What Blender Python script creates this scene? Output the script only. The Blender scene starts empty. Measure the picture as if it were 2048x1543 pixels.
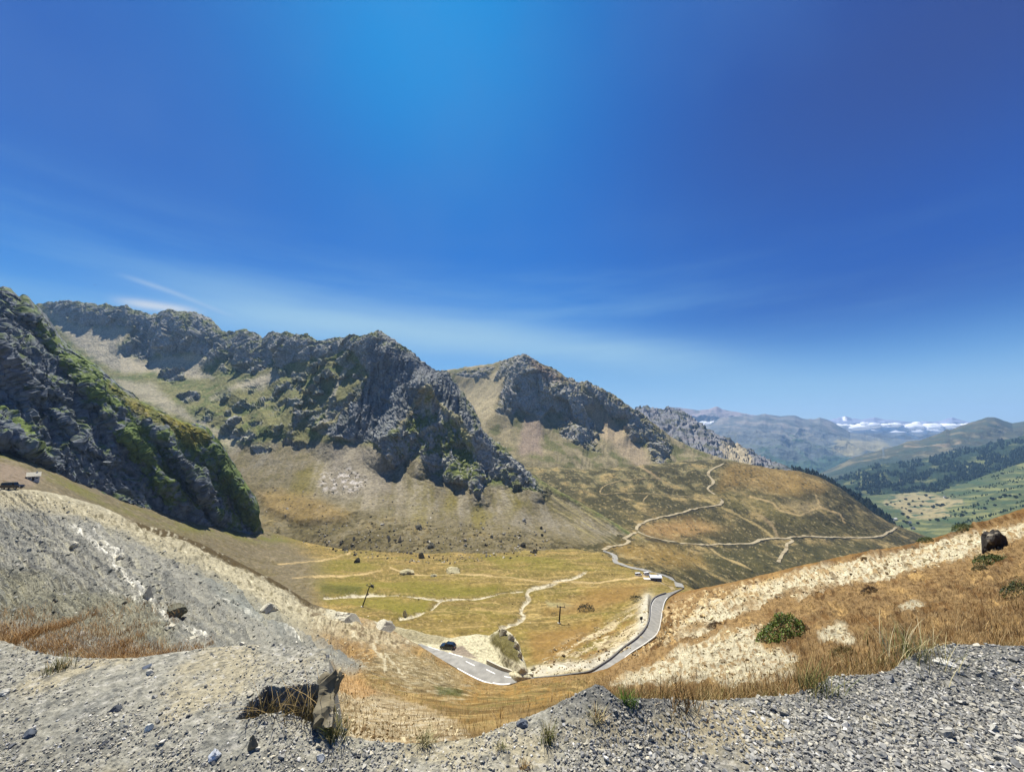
import bpy, bmesh, math, random
import numpy as np
from mathutils import Vector, Matrix

random.seed(7)
RNG = np.random.default_rng(11)
SC = bpy.context.scene
COL = SC.collection

# ------------------------------------------------------------------ camera
EYE = np.array([0.0, 0.0, 1.65])
FPX, CX, CY = 775.0, 1024.0, 771.5          # focal length and centre, in photo pixels (2048 wide)
PITCH = math.atan((860.0 - CY) / FPX)        # horizon lies at row 860
cam = bpy.data.cameras.new('camera')
cam.sensor_width = 36.0
cam.lens = 36.0 * FPX / 2048.0
cam.clip_start, cam.clip_end = 0.05, 60000.0
cam_ob = bpy.data.objects.new('camera', cam)
cam_ob.location = EYE
cam_ob.rotation_euler = (math.pi / 2 + PITCH, 0, 0)
COL.objects.link(cam_ob)
SC.camera = cam_ob

# ------------------------------------------------------------------ sun, sky, exposure
SUN_EL, SUN_AZ = math.radians(64), math.radians(-28)     # azimuth from +Y, negative = to the left
SUN_DIR = (math.sin(SUN_AZ) * math.cos(SUN_EL), math.cos(SUN_AZ) * math.cos(SUN_EL), math.sin(SUN_EL))
sun = bpy.data.lights.new('sun', 'SUN')
sun.energy = 5.0
sun.angle = math.radians(0.5)
sun.color = (1.0, 0.95, 0.86)
sun_ob = bpy.data.objects.new('sun', sun)
sun_ob.rotation_euler = Vector(SUN_DIR).to_track_quat('Z', 'Y').to_euler()
sun_ob.location = (0, 0, 300)
COL.objects.link(sun_ob)

vs = SC.view_settings
vs.view_transform = 'Standard'
try:
    vs.look = 'None'
except Exception:
    pass
vs.exposure = 0.83
vs.gamma = 1.0
SC.cycles.use_denoising = True
SC.cycles.denoiser = 'OPENIMAGEDENOISE'
SC.cycles.denoising_input_passes = 'RGB_ALBEDO_NORMAL'
SC.cycles.max_bounces = 6
SC.cycles.volume_bounces = 1

def pix_dir(u, v):
    """unit-depth direction (y = 1) through a photo pixel"""
    xc = (np.asarray(u, float) - CX) / FPX
    yc = (CY - np.asarray(v, float)) / FPX
    dy = math.cos(PITCH) - yc * math.sin(PITCH)
    dz = math.sin(PITCH) + yc * math.cos(PITCH)
    return xc / dy, np.ones_like(dy), dz / dy

def unproj(u, v, D):
    x, y, z = pix_dir(u, v)
    return np.stack([EYE[0] + x * D, EYE[1] + y * D, EYE[2] + z * D], -1)

def proj(P):
    """world point to photo pixel"""
    q = np.asarray(P, float) - EYE
    f = q[..., 1] * math.cos(PITCH) + q[..., 2] * math.sin(PITCH)
    w = -q[..., 1] * math.sin(PITCH) + q[..., 2] * math.cos(PITCH)
    f = np.maximum(f, 1e-3)
    return CX + FPX * q[..., 0] / f, CY - FPX * w / f

def S(r, g, b, k=1.0):
    c = np.array([r, g, b], float) / 255.0
    return np.where(c <= 0.04045, c / 12.92, ((c + 0.055) / 1.055) ** 2.4) * k

def unit(v):
    v = np.array(v, float)
    return v / np.linalg.norm(v)

def build_world():
    w = bpy.data.worlds.new('World')
    SC.world = w
    w.use_nodes = True
    nt = w.node_tree
    N, L = nt.nodes, nt.links
    N.clear()
    def nd(t, **kw):
        n = N.new(t)
        for k, v in kw.items():
            setattr(n, k, v)
        return n
    def m(op, a, b=None, c=None, clamp=False):
        n = nd('ShaderNodeMath', operation=op, use_clamp=clamp)
        for i, x in enumerate((a, b, c)):
            if x is None:
                continue
            if hasattr(x, 'links'):
                L.new(x, n.inputs[i])
            else:
                n.inputs[i].default_value = x
        return n.outputs[0]
    def dot(a, vec):
        n = nd('ShaderNodeVectorMath', operation='DOT_PRODUCT')
        L.new(a, n.inputs[0])
        n.inputs[1].default_value = tuple(vec)
        return n.outputs['Value']
    def mix(f, a, b, mode='MIX'):
        n = nd('ShaderNodeMix', data_type='RGBA', blend_type=mode)
        for k, x in ((0, f), (6, a), (7, b)):
            if hasattr(x, 'links'):
                L.new(x, n.inputs[k])
            elif k == 0:
                n.inputs[0].default_value = x
            else:
                n.inputs[k].default_value = (*x, 1.0)
        return n.outputs[2]
    def smooth(x, a, b):
        n = nd('ShaderNodeMapRange', interpolation_type='SMOOTHSTEP')
        L.new(x, n.inputs[0])
        n.inputs[1].default_value, n.inputs[2].default_value = a, b
        n.inputs[3].default_value, n.inputs[4].default_value = 0.0, 1.0
        return n.outputs[0]
    tc = nd('ShaderNodeTexCoord')
    d = tc.outputs['Generated']
    z = dot(d, (0, 0, 1))
    # physically based daylight sky
    sky = nd('ShaderNodeTexSky', sky_type='NISHITA', sun_disc=False)
    sky.sun_elevation, sky.sun_rotation = SUN_EL, SUN_AZ
    sky.altitude, sky.air_density, sky.dust_density, sky.ozone_density = 2100.0, 1.0, 0.6, 3.0
    nish = nd('ShaderNodeVectorMath', operation='SCALE')
    L.new(sky.outputs[0], nish.inputs[0])
    nish.inputs['Scale'].default_value = 0.10
    # deep mountain blue, paler towards the horizon
    ramp = nd('ShaderNodeValToRGB')
    r = ramp.color_ramp
    r.interpolation = 'B_SPLINE'
    stops = [(0.0, S(190, 222, 252)), (0.06, S(172, 216, 253)), (0.14, S(122, 194, 252)), (0.25, S(62, 156, 246)),
             (0.38, S(30, 126, 230)), (0.58, S(30, 112, 214)), (0.78, S(38, 104, 202)), (1.0, S(40, 90, 180))]
    while len(r.elements) < len(stops):
        r.elements.new(0.5)
    for e, (p, c) in zip(r.elements, stops):
        e.position, e.color = p, (*c, 1)
    L.new(m('MAXIMUM', z, 0.0), ramp.inputs[0])
    col = ramp.outputs[0]
    def pdir(u, v):
        return unit([float(a) for a in pix_dir(u, v)])
    # darker, more violet away from the sun to the right
    side = dot(d, (1, 0, 0))
    low = m('SUBTRACT', 1.0, smooth(z, 0.0, 0.16))
    rightdark = m('MULTIPLY', smooth(side, -0.05, 0.75), smooth(z, 0.06, 0.28))
    col = mix(m('MULTIPLY', rightdark, 0.85), col, S(18, 84, 190))
    viol = m('MULTIPLY', smooth(side, 0.1, 0.8), smooth(z, 0.30, 0.62))
    col = mix(m('MULTIPLY', viol, 0.85), col, S(56, 78, 150))
    lviol = m('MULTIPLY', smooth(m('MULTIPLY', side, -1.0), 0.15, 0.8), smooth(z, 0.2, 0.55))
    col = mix(m('MULTIPLY', lviol, 0.5), col, S(62, 98, 186))
    # glow of the sun, just above the frame
    g = m('POWER', m('MAXIMUM', dot(d, pdir(850, 0)), 0.0), 21.0)
    col = mix(m('MULTIPLY', g, 0.95, clamp=True), col, S(0, 164, 248))
    # thin cirrus in long slanting bands
    mp = nd('ShaderNodeMapping')
    mp.inputs['Rotation'].default_value = (0, math.radians(13), math.radians(20))
    mp.inputs['Scale'].default_value = (1.1, 0.9, 8.0)
    L.new(d, mp.inputs[0])
    nz = nd('ShaderNodeTexNoise')
    nz.inputs['Scale'].default_value = 1.7
    nz.inputs['Detail'].default_value = 6.0
    nz.inputs['Roughness'].default_value = 0.55
    L.new(mp.outputs[0], nz.inputs['Vector'])
    band = m('MULTIPLY', smooth(nz.outputs['Fac'], 0.36, 0.80), m('MULTIPLY', smooth(z, -0.02, 0.1), m('SUBTRACT', 1.0, smooth(z, 0.22, 0.5))))
    band = m('MULTIPLY', band, m('SUBTRACT', 1.0, m('MULTIPLY', smooth(side, 0.2, 0.7), 0.6)))
    col = mix(m('MULTIPLY', band, 0.45), col, S(150, 205, 245))
    nz2 = nd('ShaderNodeTexNoise')
    nz2.inputs['Scale'].default_value = 2.3
    nz2.inputs['Detail'].default_value = 3.0
    L.new(d, nz2.inputs['Vector'])
    veil = m('MULTIPLY', smooth(nz2.outputs['Fac'], 0.45, 0.75), smooth(z, 0.25, 0.5))
    col = mix(m('MULTIPLY', veil, 0.22), col, S(95, 150, 225))
    # bright pale wedge of cirrus low in the middle
    def pdir(u, v):
        return unit([float(a) for a in pix_dir(u, v)])
    def streak(a, b, width, pad, strength, c):
        nonlocal col
        A, B = pdir(*a), pdir(*b)
        nrm = unit(np.cross(A, B))
        along = unit(B - A)
        o = dot(d, nrm)
        q = m('DIVIDE', o, width)
        f = m('EXPONENT', m('MULTIPLY', m('MULTIPLY', q, q), -1.0))
        s0, s1 = float(A @ along), float(B @ along)
        t = dot(d, along)
        f = m('MULTIPLY', f, m('MULTIPLY', smooth(t, s0 - pad, s0 + pad), m('SUBTRACT', 1.0, smooth(t, s1 - pad, s1 + pad))))
        f = m('MULTIPLY', f, smooth(dot(d, unit(A + B)), 0.2, 0.5))
        f = m('MULTIPLY', f, m('ADD', 0.55, m('MULTIPLY', nz.outputs['Fac'], 0.9)))
        col = mix(m('MULTIPLY', f, strength, clamp=True), col, c)
    streak((330, 610), (1000, 680), 0.055, 0.20, 0.68, S(180, 224, 250))
    streak((900, 668), (1480, 738), 0.052, 0.30, 0.68, S(174, 220, 250))
    streak((640, 640), (1150, 690), 0.026, 0.20, 0.22, S(190, 228, 248))
    streak((262, 556), (345, 584), 0.0045, 0.03, 0.55, S(185, 216, 250))
    streak((330, 578), (455, 628), 0.0042, 0.03, 0.42, S(185, 216, 250))
    streak((250, 603), (385, 622), 0.0080, 0.03, 0.95, S(225, 236, 248))
    col = mix(0.12, col, nish.outputs[0])
    # below the horizon an unseen dry-land brown, added to darken steep cliffs
    col = mix(smooth(z, -0.03, -0.12), col, S(120, 112, 92))
    bg = nd('ShaderNodeBackground')
    L.new(col, bg.inputs[0])
    bg.inputs[1].default_value = 0.47
    out = nd('ShaderNodeOutputWorld')
    L.new(bg.outputs[0], out.inputs[0])

build_world()

# ------------------------------------------------------------------ small maths
def h3(ix, iy, iz, seed):
    h = (ix.astype(np.uint32) * np.uint32(374761393) + iy.astype(np.uint32) * np.uint32(668265263)
         + iz.astype(np.uint32) * np.uint32(2147483647) + np.uint32((seed * 974711 + 12345) & 0xffffffff))
    h = (h ^ (h >> np.uint32(13))) * np.uint32(1274126177)
    return h ^ (h >> np.uint32(16))

_G = np.array([[1, 1, 0], [-1, 1, 0], [1, -1, 0], [-1, -1, 0], [1, 0, 1], [-1, 0, 1], [1, 0, -1], [-1, 0, -1],
               [0, 1, 1], [0, -1, 1], [0, 1, -1], [0, -1, -1], [1, 1, 0], [-1, 1, 0], [0, -1, 1], [0, -1, -1]], np.float32)

def noise(P, seed=0):
    """gradient noise, about -1..1; P is (..., 3)"""
    P = np.asarray(P, np.float32)
    f0 = np.floor(P)
    i = f0.astype(np.int64)
    f = P - f0
    w = f * f * f * (f * (f * 6 - 15) + 10)
    out = np.zeros(P.shape[:-1], np.float32)
    for dx in (0, 1):
        wx = w[..., 0] if dx else 1 - w[..., 0]
        for dy in (0, 1):
            wy = w[..., 1] if dy else 1 - w[..., 1]
            for dz in (0, 1):
                wz = w[..., 2] if dz else 1 - w[..., 2]
                g = _G[h3(i[..., 0] + dx, i[..., 1] + dy, i[..., 2] + dz, seed) & np.uint32(15)]
                out += wx * wy * wz * (g[..., 0] * (f[..., 0] - dx) + g[..., 1] * (f[..., 1] - dy) + g[..., 2] * (f[..., 2] - dz))
    return out

def fbm(P, octv=4, gain=0.5, lac=2.03, seed=0, ridged=False):
    P = np.asarray(P, np.float32)
    a, s, tot = 1.0, 0.0, 0.0
    for k in range(octv):
        n = noise(P, seed + 17 * k)
        if ridged:
            n = 1.0 - 2.2 * np.abs(n)
        s = s + a * n
        tot += a
        a *= gain
        P = P * lac + 3.7
    return s / tot

def facets(P, cell, seed=0, mask=None):
    """fractured rock: every irregular block is a tilted plane of its own; about -0.5..0.5"""
    shp = P.shape[:-1]
    Q = np.asarray(P, np.float32).reshape(-1, 3) / np.asarray(cell, np.float32)
    idx = np.arange(len(Q)) if mask is None else np.where(mask.ravel())[0]
    out = np.zeros(len(Q), np.float32)
    Q = Q[idx]
    i = np.floor(Q).astype(np.int64)
    best = np.full(len(Q), 9e9, np.float32)
    val = np.zeros(len(Q), np.float32)
    for dx in (-1, 0, 1):
        for dy in (-1, 0, 1):
            for dz in (-1, 0, 1):
                cx_, cy_, cz = i[:, 0] + dx, i[:, 1] + dy, i[:, 2] + dz
                h = h3(cx_, cy_, cz, seed)
                fx, fy, fz = ((h & np.uint32(1023)) / 1023.0, ((h >> np.uint32(10)) & np.uint32(1023)) / 1023.0, ((h >> np.uint32(20)) & np.uint32(1023)) / 1023.0)
                lx, ly, lz = Q[:, 0] - cx_ - fx, Q[:, 1] - cy_ - fy, Q[:, 2] - cz - fz
                d = lx * lx + ly * ly + lz * lz
                h2 = h3(cx_, cy_, cz, seed + 91)
                rx, ry, rz = ((h2 & np.uint32(1023)) / 511.5 - 1, ((h2 >> np.uint32(10)) & np.uint32(1023)) / 511.5 - 1, ((h2 >> np.uint32(20)) & np.uint32(1023)) / 511.5 - 1)
                v = lx * rx + ly * ry + 0.8 * lz * rz + 0.22 * (fx - 0.5)
                c = d < best
                best = np.where(c, d, best)
                val = np.where(c, v, val)
    out[idx] = val
    return out.reshape(shp)

def sstep(x, a, b):
    t = np.clip((x - a) / (b - a), 0, 1)
    return t * t * (3 - 2 * t)

def poly_sd(U, V, poly):
    """signed pixel distance to a polygon, positive inside"""
    poly = np.asarray(poly, float)
    d2 = np.full(U.shape, 1e12)
    ins = np.zeros(U.shape, bool)
    n = len(poly)
    for k in range(n):
        ax, ay = poly[k]
        bx, by = poly[(k + 1) % n]
        ex, ey = bx - ax, by - ay
        t = np.clip(((U - ax) * ex + (V - ay) * ey) / (ex * ex + ey * ey + 1e-9), 0, 1)
        d2 = np.minimum(d2, (U - ax - t * ex) ** 2 + (V - ay - t * ey) ** 2)
        c = ((ay > V) != (by > V)) & (U < (bx - ax) * (V - ay) / (by - ay + 1e-12) + ax)
        ins ^= c
    d = np.sqrt(d2)
    return np.where(ins, d, -d)

def line_d(U, V, pts):
    pts = np.asarray(pts, float)
    d2 = np.full(U.shape, 1e12)
    for (ax, ay), (bx, by) in zip(pts[:-1], pts[1:]):
        ex, ey = bx - ax, by - ay
        t = np.clip(((U - ax) * ex + (V - ay) * ey) / (ex * ex + ey * ey + 1e-9), 0, 1)
        d2 = np.minimum(d2, (U - ax - t * ex) ** 2 + (V - ay - t * ey) ** 2)
    return np.sqrt(d2)

def gsmooth(a, sig):
    if sig <= 0:
        return a
    r = int(3 * sig) + 1
    k = np.exp(-0.5 * (np.arange(-r, r + 1) / sig) ** 2)
    k /= k.sum()
    return np.convolve(np.pad(a, r, mode='edge'), k, mode='valid')

def pchip_rows(Y, t):
    """Y: K x n values at t = 0..K-1, monotone cubic at t"""
    K = Y.shape[0]
    dl = np.diff(Y, axis=0)
    m = np.zeros_like(Y)
    for k in range(1, K - 1):
        a, b = dl[k - 1], dl[k]
        m[k] = np.where(a * b > 0, 2 * a * b / (a + b + 1e-30), 0)
    m[0], m[-1] = dl[0], dl[-1]
    i = np.clip(np.floor(t).astype(int), 0, K - 2)
    f = (t - i)[:, None]
    h00, h10, h01, h11 = 2 * f**3 - 3 * f**2 + 1, f**3 - 2 * f**2 + f, -2 * f**3 + 3 * f**2, f**3 - f**2
    return h00 * Y[i] + h10 * m[i] + h01 * Y[i + 1] + h11 * m[i + 1]

def loft(curves, us, rows, sm_d=12.0, sm_v=1.0, vjit=None):
    """surface through profile curves [(u, v, D) ...]; returns U, V, D grids"""
    du = us[len(us) // 2 + 1] - us[len(us) // 2]
    vv, dd = [], []
    for k, c in enumerate(curves):
        c = np.asarray(c, float)
        v = gsmooth(np.interp(us, c[:, 0], c[:, 1]), sm_v / du)
        if vjit is not None and vjit[k] is not None:
            v = v + vjit[k]
        vv.append(v)
        dd.append(gsmooth(1 / np.interp(us, c[:, 0], c[:, 2]), sm_d / du))
    t = np.concatenate([np.linspace(k, k + 1, r, endpoint=False) for k, r in enumerate(rows)] + [[len(rows)]])
    V = pchip_rows(np.array(vv), t)
    D = 1 / pchip_rows(np.array(dd), t)
    U = np.repeat(us[None, :], len(t), 0)
    return U, V, D

def grid_normals(P):
    a = np.gradient(P, axis=1)
    b = np.gradient(P, axis=0)
    n = np.cross(a, b)
    n /= np.linalg.norm(n, axis=-1, keepdims=True) + 1e-12
    flip = np.sum(n * (P - EYE), -1).mean() > 0
    return -n if flip else n

# ------------------------------------------------------------------ scene helpers
def tag(o, label=None, cat=None, group=None, kind=None):
    if label: o['label'] = label
    if cat: o['category'] = cat
    if group: o['group'] = group
    if kind: o['kind'] = kind
    return o

def mesh_from(name, verts, faces4=None, tris=None, cols=None, mat=None, smooth=False, parent=None):
    verts = np.asarray(verts, np.float32).reshape(-1, 3)
    parts = []
    if faces4 is not None and len(faces4): parts.append((np.asarray(faces4, np.int32), 4))
    if tris is not None and len(tris): parts.append((np.asarray(tris, np.int32), 3))
    me = bpy.data.meshes.new(name)
    me.vertices.add(len(verts))
    me.vertices.foreach_set('co', verts.ravel())
    nl = sum(p.size for p, _ in parts)
    npol = sum(len(p) for p, _ in parts)
    me.loops.add(nl)
    me.loops.foreach_set('vertex_index', np.concatenate([p.ravel() for p, _ in parts]))
    me.polygons.add(npol)
    tot = np.concatenate([np.full(len(p), k, np.int32) for p, k in parts])
    st = np.concatenate([[0], np.cumsum(tot)[:-1]]).astype(np.int32)
    me.polygons.foreach_set('loop_start', st)
    me.polygons.foreach_set('loop_total', tot)
    me.polygons.foreach_set('use_smooth', np.full(npol, bool(smooth)))
    if cols is not None:
        at = me.attributes.new('Col', 'FLOAT_COLOR', 'POINT')
        c = np.ones((len(verts), 4), np.float32)
        c[:, :3] = np.asarray(cols, np.float32).reshape(-1, 3)
        at.data.foreach_set('color', c.ravel())
    me.update(calc_edges=True)
    me.validate()
    o = bpy.data.objects.new(name, me)
    if mat: me.materials.append(mat)
    COL.objects.link(o)
    if parent: o.parent = parent
    return o

def grid_faces(nr, nc):
    i = np.arange(nr - 1)[:, None] * nc + np.arange(nc - 1)[None, :]
    return np.stack([i, i + 1, i + nc + 1, i + nc], -1).reshape(-1, 4)

def terrain(name, P, cols, mat, label, cat='terrain', smooth=False, kind='structure'):
    o = mesh_from(name, P, faces4=grid_faces(P.shape[0], P.shape[1]), cols=cols, mat=mat, smooth=smooth)
    return tag(o, label, cat, kind=kind)

def mat_vcol(name, nscale=0.0, namp=0.35, bump=0.0, rough=0.95, detail=6.0, spec=0.15):
    """surface whose own colour varies from place to place (attribute Col) with fine procedural grain"""
    mt = bpy.data.materials.new(name)
    mt.use_nodes = True
    nt = mt.node_tree
    b = nt.nodes['Principled BSDF']
    b.inputs['Roughness'].default_value = rough
    b.inputs['Specular IOR Level'].default_value = spec
    at = nt.nodes.new('ShaderNodeAttribute')
    at.attribute_name = 'Col'
    c = at.outputs['Color']
    if nscale > 0:
        tc = nt.nodes.new('ShaderNodeTexCoord')
        nz = nt.nodes.new('ShaderNodeTexNoise')
        nz.inputs['Scale'].default_value = nscale
        nz.inputs['Detail'].default_value = detail
        nz.inputs['Roughness'].default_value = 0.7
        nt.links.new(tc.outputs['Object'], nz.inputs['Vector'])
        mr = nt.nodes.new('ShaderNodeMapRange')
        mr.inputs[1].default_value, mr.inputs[2].default_value = 0.3, 0.7
        mr.inputs[3].default_value, mr.inputs[4].default_value = 1 - namp, 1 + namp
        nt.links.new(nz.outputs['Fac'], mr.inputs[0])
        mx = nt.nodes.new('ShaderNodeVectorMath')
        mx.operation = 'SCALE'
        nt.links.new(c, mx.inputs[0])
        nt.links.new(mr.outputs[0], mx.inputs['Scale'])
        c = mx.outputs[0]
        if bump > 0:
            bp = nt.nodes.new('ShaderNodeBump')
            bp.inputs['Strength'].default_value = 1.0
            bp.inputs['Distance'].default_value = bump
            nt.links.new(nz.outputs['Fac'], bp.inputs['Height'])
            nt.links.new(bp.outputs[0], b.inputs['Normal'])
    nt.links.new(c, b.inputs['Base Color'])
    return mt

def mat_plain(name, rgb, rough=0.6, metal=0.0, nscale=6.0, namp=0.15, spec=0.4, coat=0.0):
    mt = bpy.data.materials.new(name)
    mt.use_nodes = True
    nt = mt.node_tree
    b = nt.nodes['Principled BSDF']
    b.inputs['Roughness'].default_value = rough
    b.inputs['Metallic'].default_value = metal
    b.inputs['Specular IOR Level'].default_value = spec
    b.inputs['Coat Weight'].default_value = coat
    tc = nt.nodes.new('ShaderNodeTexCoord')
    nz = nt.nodes.new('ShaderNodeTexNoise')
    nz.inputs['Scale'].default_value = nscale
    nz.inputs['Detail'].default_value = 5.0
    nt.links.new(tc.outputs['Object'], nz.inputs['Vector'])
    cr = nt.nodes.new('ShaderNodeValToRGB')
    c = np.array(rgb, float)
    cr.color_ramp.elements[0].position, cr.color_ramp.elements[1].position = 0.3, 0.7
    cr.color_ramp.elements[0].color = (*np.clip(c * (1 - namp), 0, 1), 1)
    cr.color_ramp.elements[1].color = (*np.clip(c * (1 + namp), 0, 1), 1)
    nt.links.new(nz.outputs['Fac'], cr.inputs[0])
    nt.links.new(cr.outputs[0], b.inputs['Base Color'])
    return mt

KA = 0.74          # photo tone to surface colour
def paint(cols, mask, rgb):
    m = np.clip(mask, 0, 1)[..., None]
    return cols * (1 - m) + np.asarray(rgb) * KA * m

def patch(cols, U, V, poly, rgb, feather=8.0, warp=None, strength=1.0):
    sd = poly_sd(U, V, poly)
    if warp is not None:
        sd = sd + warp
    return paint(cols, sstep(sd, -feather, feather) * strength, rgb)

def tents(D, U, V, lines):
    """push ridges forward: each line is a crest with straight flanks"""
    for pts, w, a in lines:
        D = D * (1 - a * np.clip(1 - line_d(U, V, pts) / w, 0, 1))
    return D

def uv3(U, V, s, st=None, seed=0.0):
    """coordinates for noise fixed to the surface"""
    return np.stack([U / s, V / (st or s), np.full(U.shape, seed)], -1)
# ------------------------------------------------------------------ terrain
M_FAR = mat_vcol('far_rock_and_grass', nscale=0.02, namp=0.25)
M_MTN = mat_vcol('mountain_rock_and_scree', nscale=0.25, namp=0.45, detail=5.0)
M_SLOPE = mat_vcol('dry_slope_soil', nscale=1.6, namp=0.45, bump=0.25, detail=8.0)
M_MEADOW = mat_vcol('dry_meadow', nscale=0.5, namp=0.35, bump=0.3, detail=7.0)
M_GRAVEL = mat_vcol('gravel_bed', nscale=38.0, namp=0.45, bump=0.012, detail=6.0)

SURF = {}          # name -> object, for standing things on the ground

# --- colours read off the photograph
ROCK, ROCKD, SCREE = S(164, 162, 152), S(120, 120, 116), S(172, 162, 136)
SCREEP, TALUS = S(138, 130, 110), S(124, 114, 86)
GREEN, GREEND, OLIVE = S(92, 102, 52), S(58, 72, 38), S(120, 112, 58)
GOLD, GOLDD, STRAW = S(172, 132, 68), S(132, 96, 44), S(190, 160, 96)
CREAM, HEATH, BEIGE = S(214, 200, 158), S(72, 66, 42), S(168, 154, 118)

def back_of(c, dv=180, k=1.35):
    return [(u, v + dv, D * k) for u, v, D in c]

# ---- far side of the main valley -------------------------------------------------
def far_range():
    us = np.arange(1180, 1960, 1.6)
    sky = [(1180, 830, 7900), (1330, 822, 7900), (1350, 822, 7900), (1400, 852, 7900), (1420, 848, 7800), (1438, 836, 7800), (1470, 832, 7800), (1500, 832, 7800), (1530, 827, 7700),
           (1545, 830, 7700), (1560, 832, 7700), (1590, 830, 7600), (1605, 837, 7600), (1625, 838, 7600), (1640, 834, 7600), (1660, 841, 7500),
           (1680, 852, 7400), (1700, 864, 7300), (1740, 871, 7300), (1780, 877, 7300), (1820, 879, 7300), (1870, 880, 7300), (1960, 880, 7300)]
    mid = [(1180, 880, 7000), (1400, 890, 6900), (1500, 880, 6600), (1560, 872, 6700), (1620, 890, 6500), (1700, 905, 6300), (1960, 905, 6300)]
    base = [(1180, 960, 5200), (1500, 960, 5200), (1700, 965, 5200), (1960, 960, 5000)]
    jit = 3.0 * fbm(np.stack([us / 22, us * 0, us * 0], -1), 4, seed=3)
    U, V, D = loft([back_of(sky, 90, 1.02), sky, mid, base], us, [10, 60, 70], sm_d=30, vjit=[None, jit, None, None])
    P = unproj(U, V, D)
    nz = fbm(P / np.array([700, 1500, 420]), 6, seed=5, ridged=True)
    P = P + grid_normals(P) * ((nz * 170 - 40) * sstep(V - np.interp(U, [p[0] for p in sky], [p[1] for p in sky]), 1, 42))[..., None]
    n2 = fbm(P / 260, 5, seed=8)
    c = np.zeros(P.shape) + S(98, 102, 100) * KA
    c = paint(c, sstep(n2, 0.02, 0.25), S(132, 126, 118))
    c = paint(c, sstep(-n2, 0.1, 0.3) * 0.8, S(62, 70, 66))
    c = paint(c, sstep(n2 + (V - 880) / 120, 0.0, 0.5), S(62, 84, 62))
    c = paint(c, 0.8 * sstep(poly_sd(U, V, [(1670, 880), (1760, 876), (1790, 900), (1700, 922), (1660, 905)]) + 14 * n2, -4, 10), S(150, 140, 104))
    terrain('far_mountain', P, c, M_FAR, 'hazy blue mountain range across the far end of the valley', 'mountain')
    # paler ridge behind the small cloud
    us = np.arange(1230, 1580, 1.6)
    sky = [(1230, 826, 9600), (1340, 816, 9600), (1352, 814, 9600), (1380, 818, 9600), (1400, 820, 9600), (1418, 818, 9600), (1433, 812, 9600), (1445, 818, 9600), (1470, 823, 9600), (1490, 828, 9600), (1510, 832, 9600), (1580, 850, 9600)]
    jit = 2.0 * fbm(np.stack([us / 14, us * 0 + 4, us * 0], -1), 4, seed=13)
    U, V, D = loft([back_of(sky, 60, 1.03), sky, [(1230, 880, 8700), (1580, 880, 8700)]], us, [8, 60], sm_d=30, vjit=[None, jit, None])
    P = unproj(U, V, D)
    P = P + grid_normals(P) * (fbm(P / 500, 5, seed=15, ridged=True) * 120)[..., None] * sstep(V, 822, 840)[..., None]
    c = np.zeros(P.shape) + S(150, 140, 140) * KA
    c = paint(c, sstep(fbm(P / 300, 4, seed=16), 0, 0.2), S(110, 110, 110))
    terrain('far_mountain', P, c, M_FAR, 'pale bare ridge rising behind the small white cloud', 'mountain')
    # farthest peaks above the cloud bank
    us = np.arange(1600, 2120, 1.6)
    sky = [(1600, 850, 15500), (1650, 842, 15500), (1672, 836, 15500), (1690, 831, 15500), (1705, 837, 15500), (1725, 838, 15500), (1748, 834, 15500), (1765, 838, 15500), (1800, 841, 15500),
           (1850, 846, 15500), (1880, 842, 15500), (1892, 837, 15500), (1904, 834, 15500), (1918, 838, 15500), (1935, 846, 15500), (1980, 852, 15500), (2120, 856, 15500)]
    jit = 1.6 * fbm(np.stack([us / 12, us * 0 + 9, us * 0], -1), 4, seed=23)
    U, V, D = loft([back_of(sky, 50, 1.03), sky, [(1600, 885, 14300), (2120, 885, 14300)]], us, [8, 40], sm_d=30, vjit=[None, jit, None])
    P = unproj(U, V, D)
    P = P + grid_normals(P) * (fbm(P / 900, 4, seed=25, ridged=True) * 200)[..., None] * sstep(V, 838, 852)[..., None]
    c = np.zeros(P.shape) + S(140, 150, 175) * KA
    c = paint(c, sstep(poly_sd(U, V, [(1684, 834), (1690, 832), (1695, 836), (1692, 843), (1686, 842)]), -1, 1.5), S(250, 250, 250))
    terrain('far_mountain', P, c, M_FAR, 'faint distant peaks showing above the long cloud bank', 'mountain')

far_range()

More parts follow.
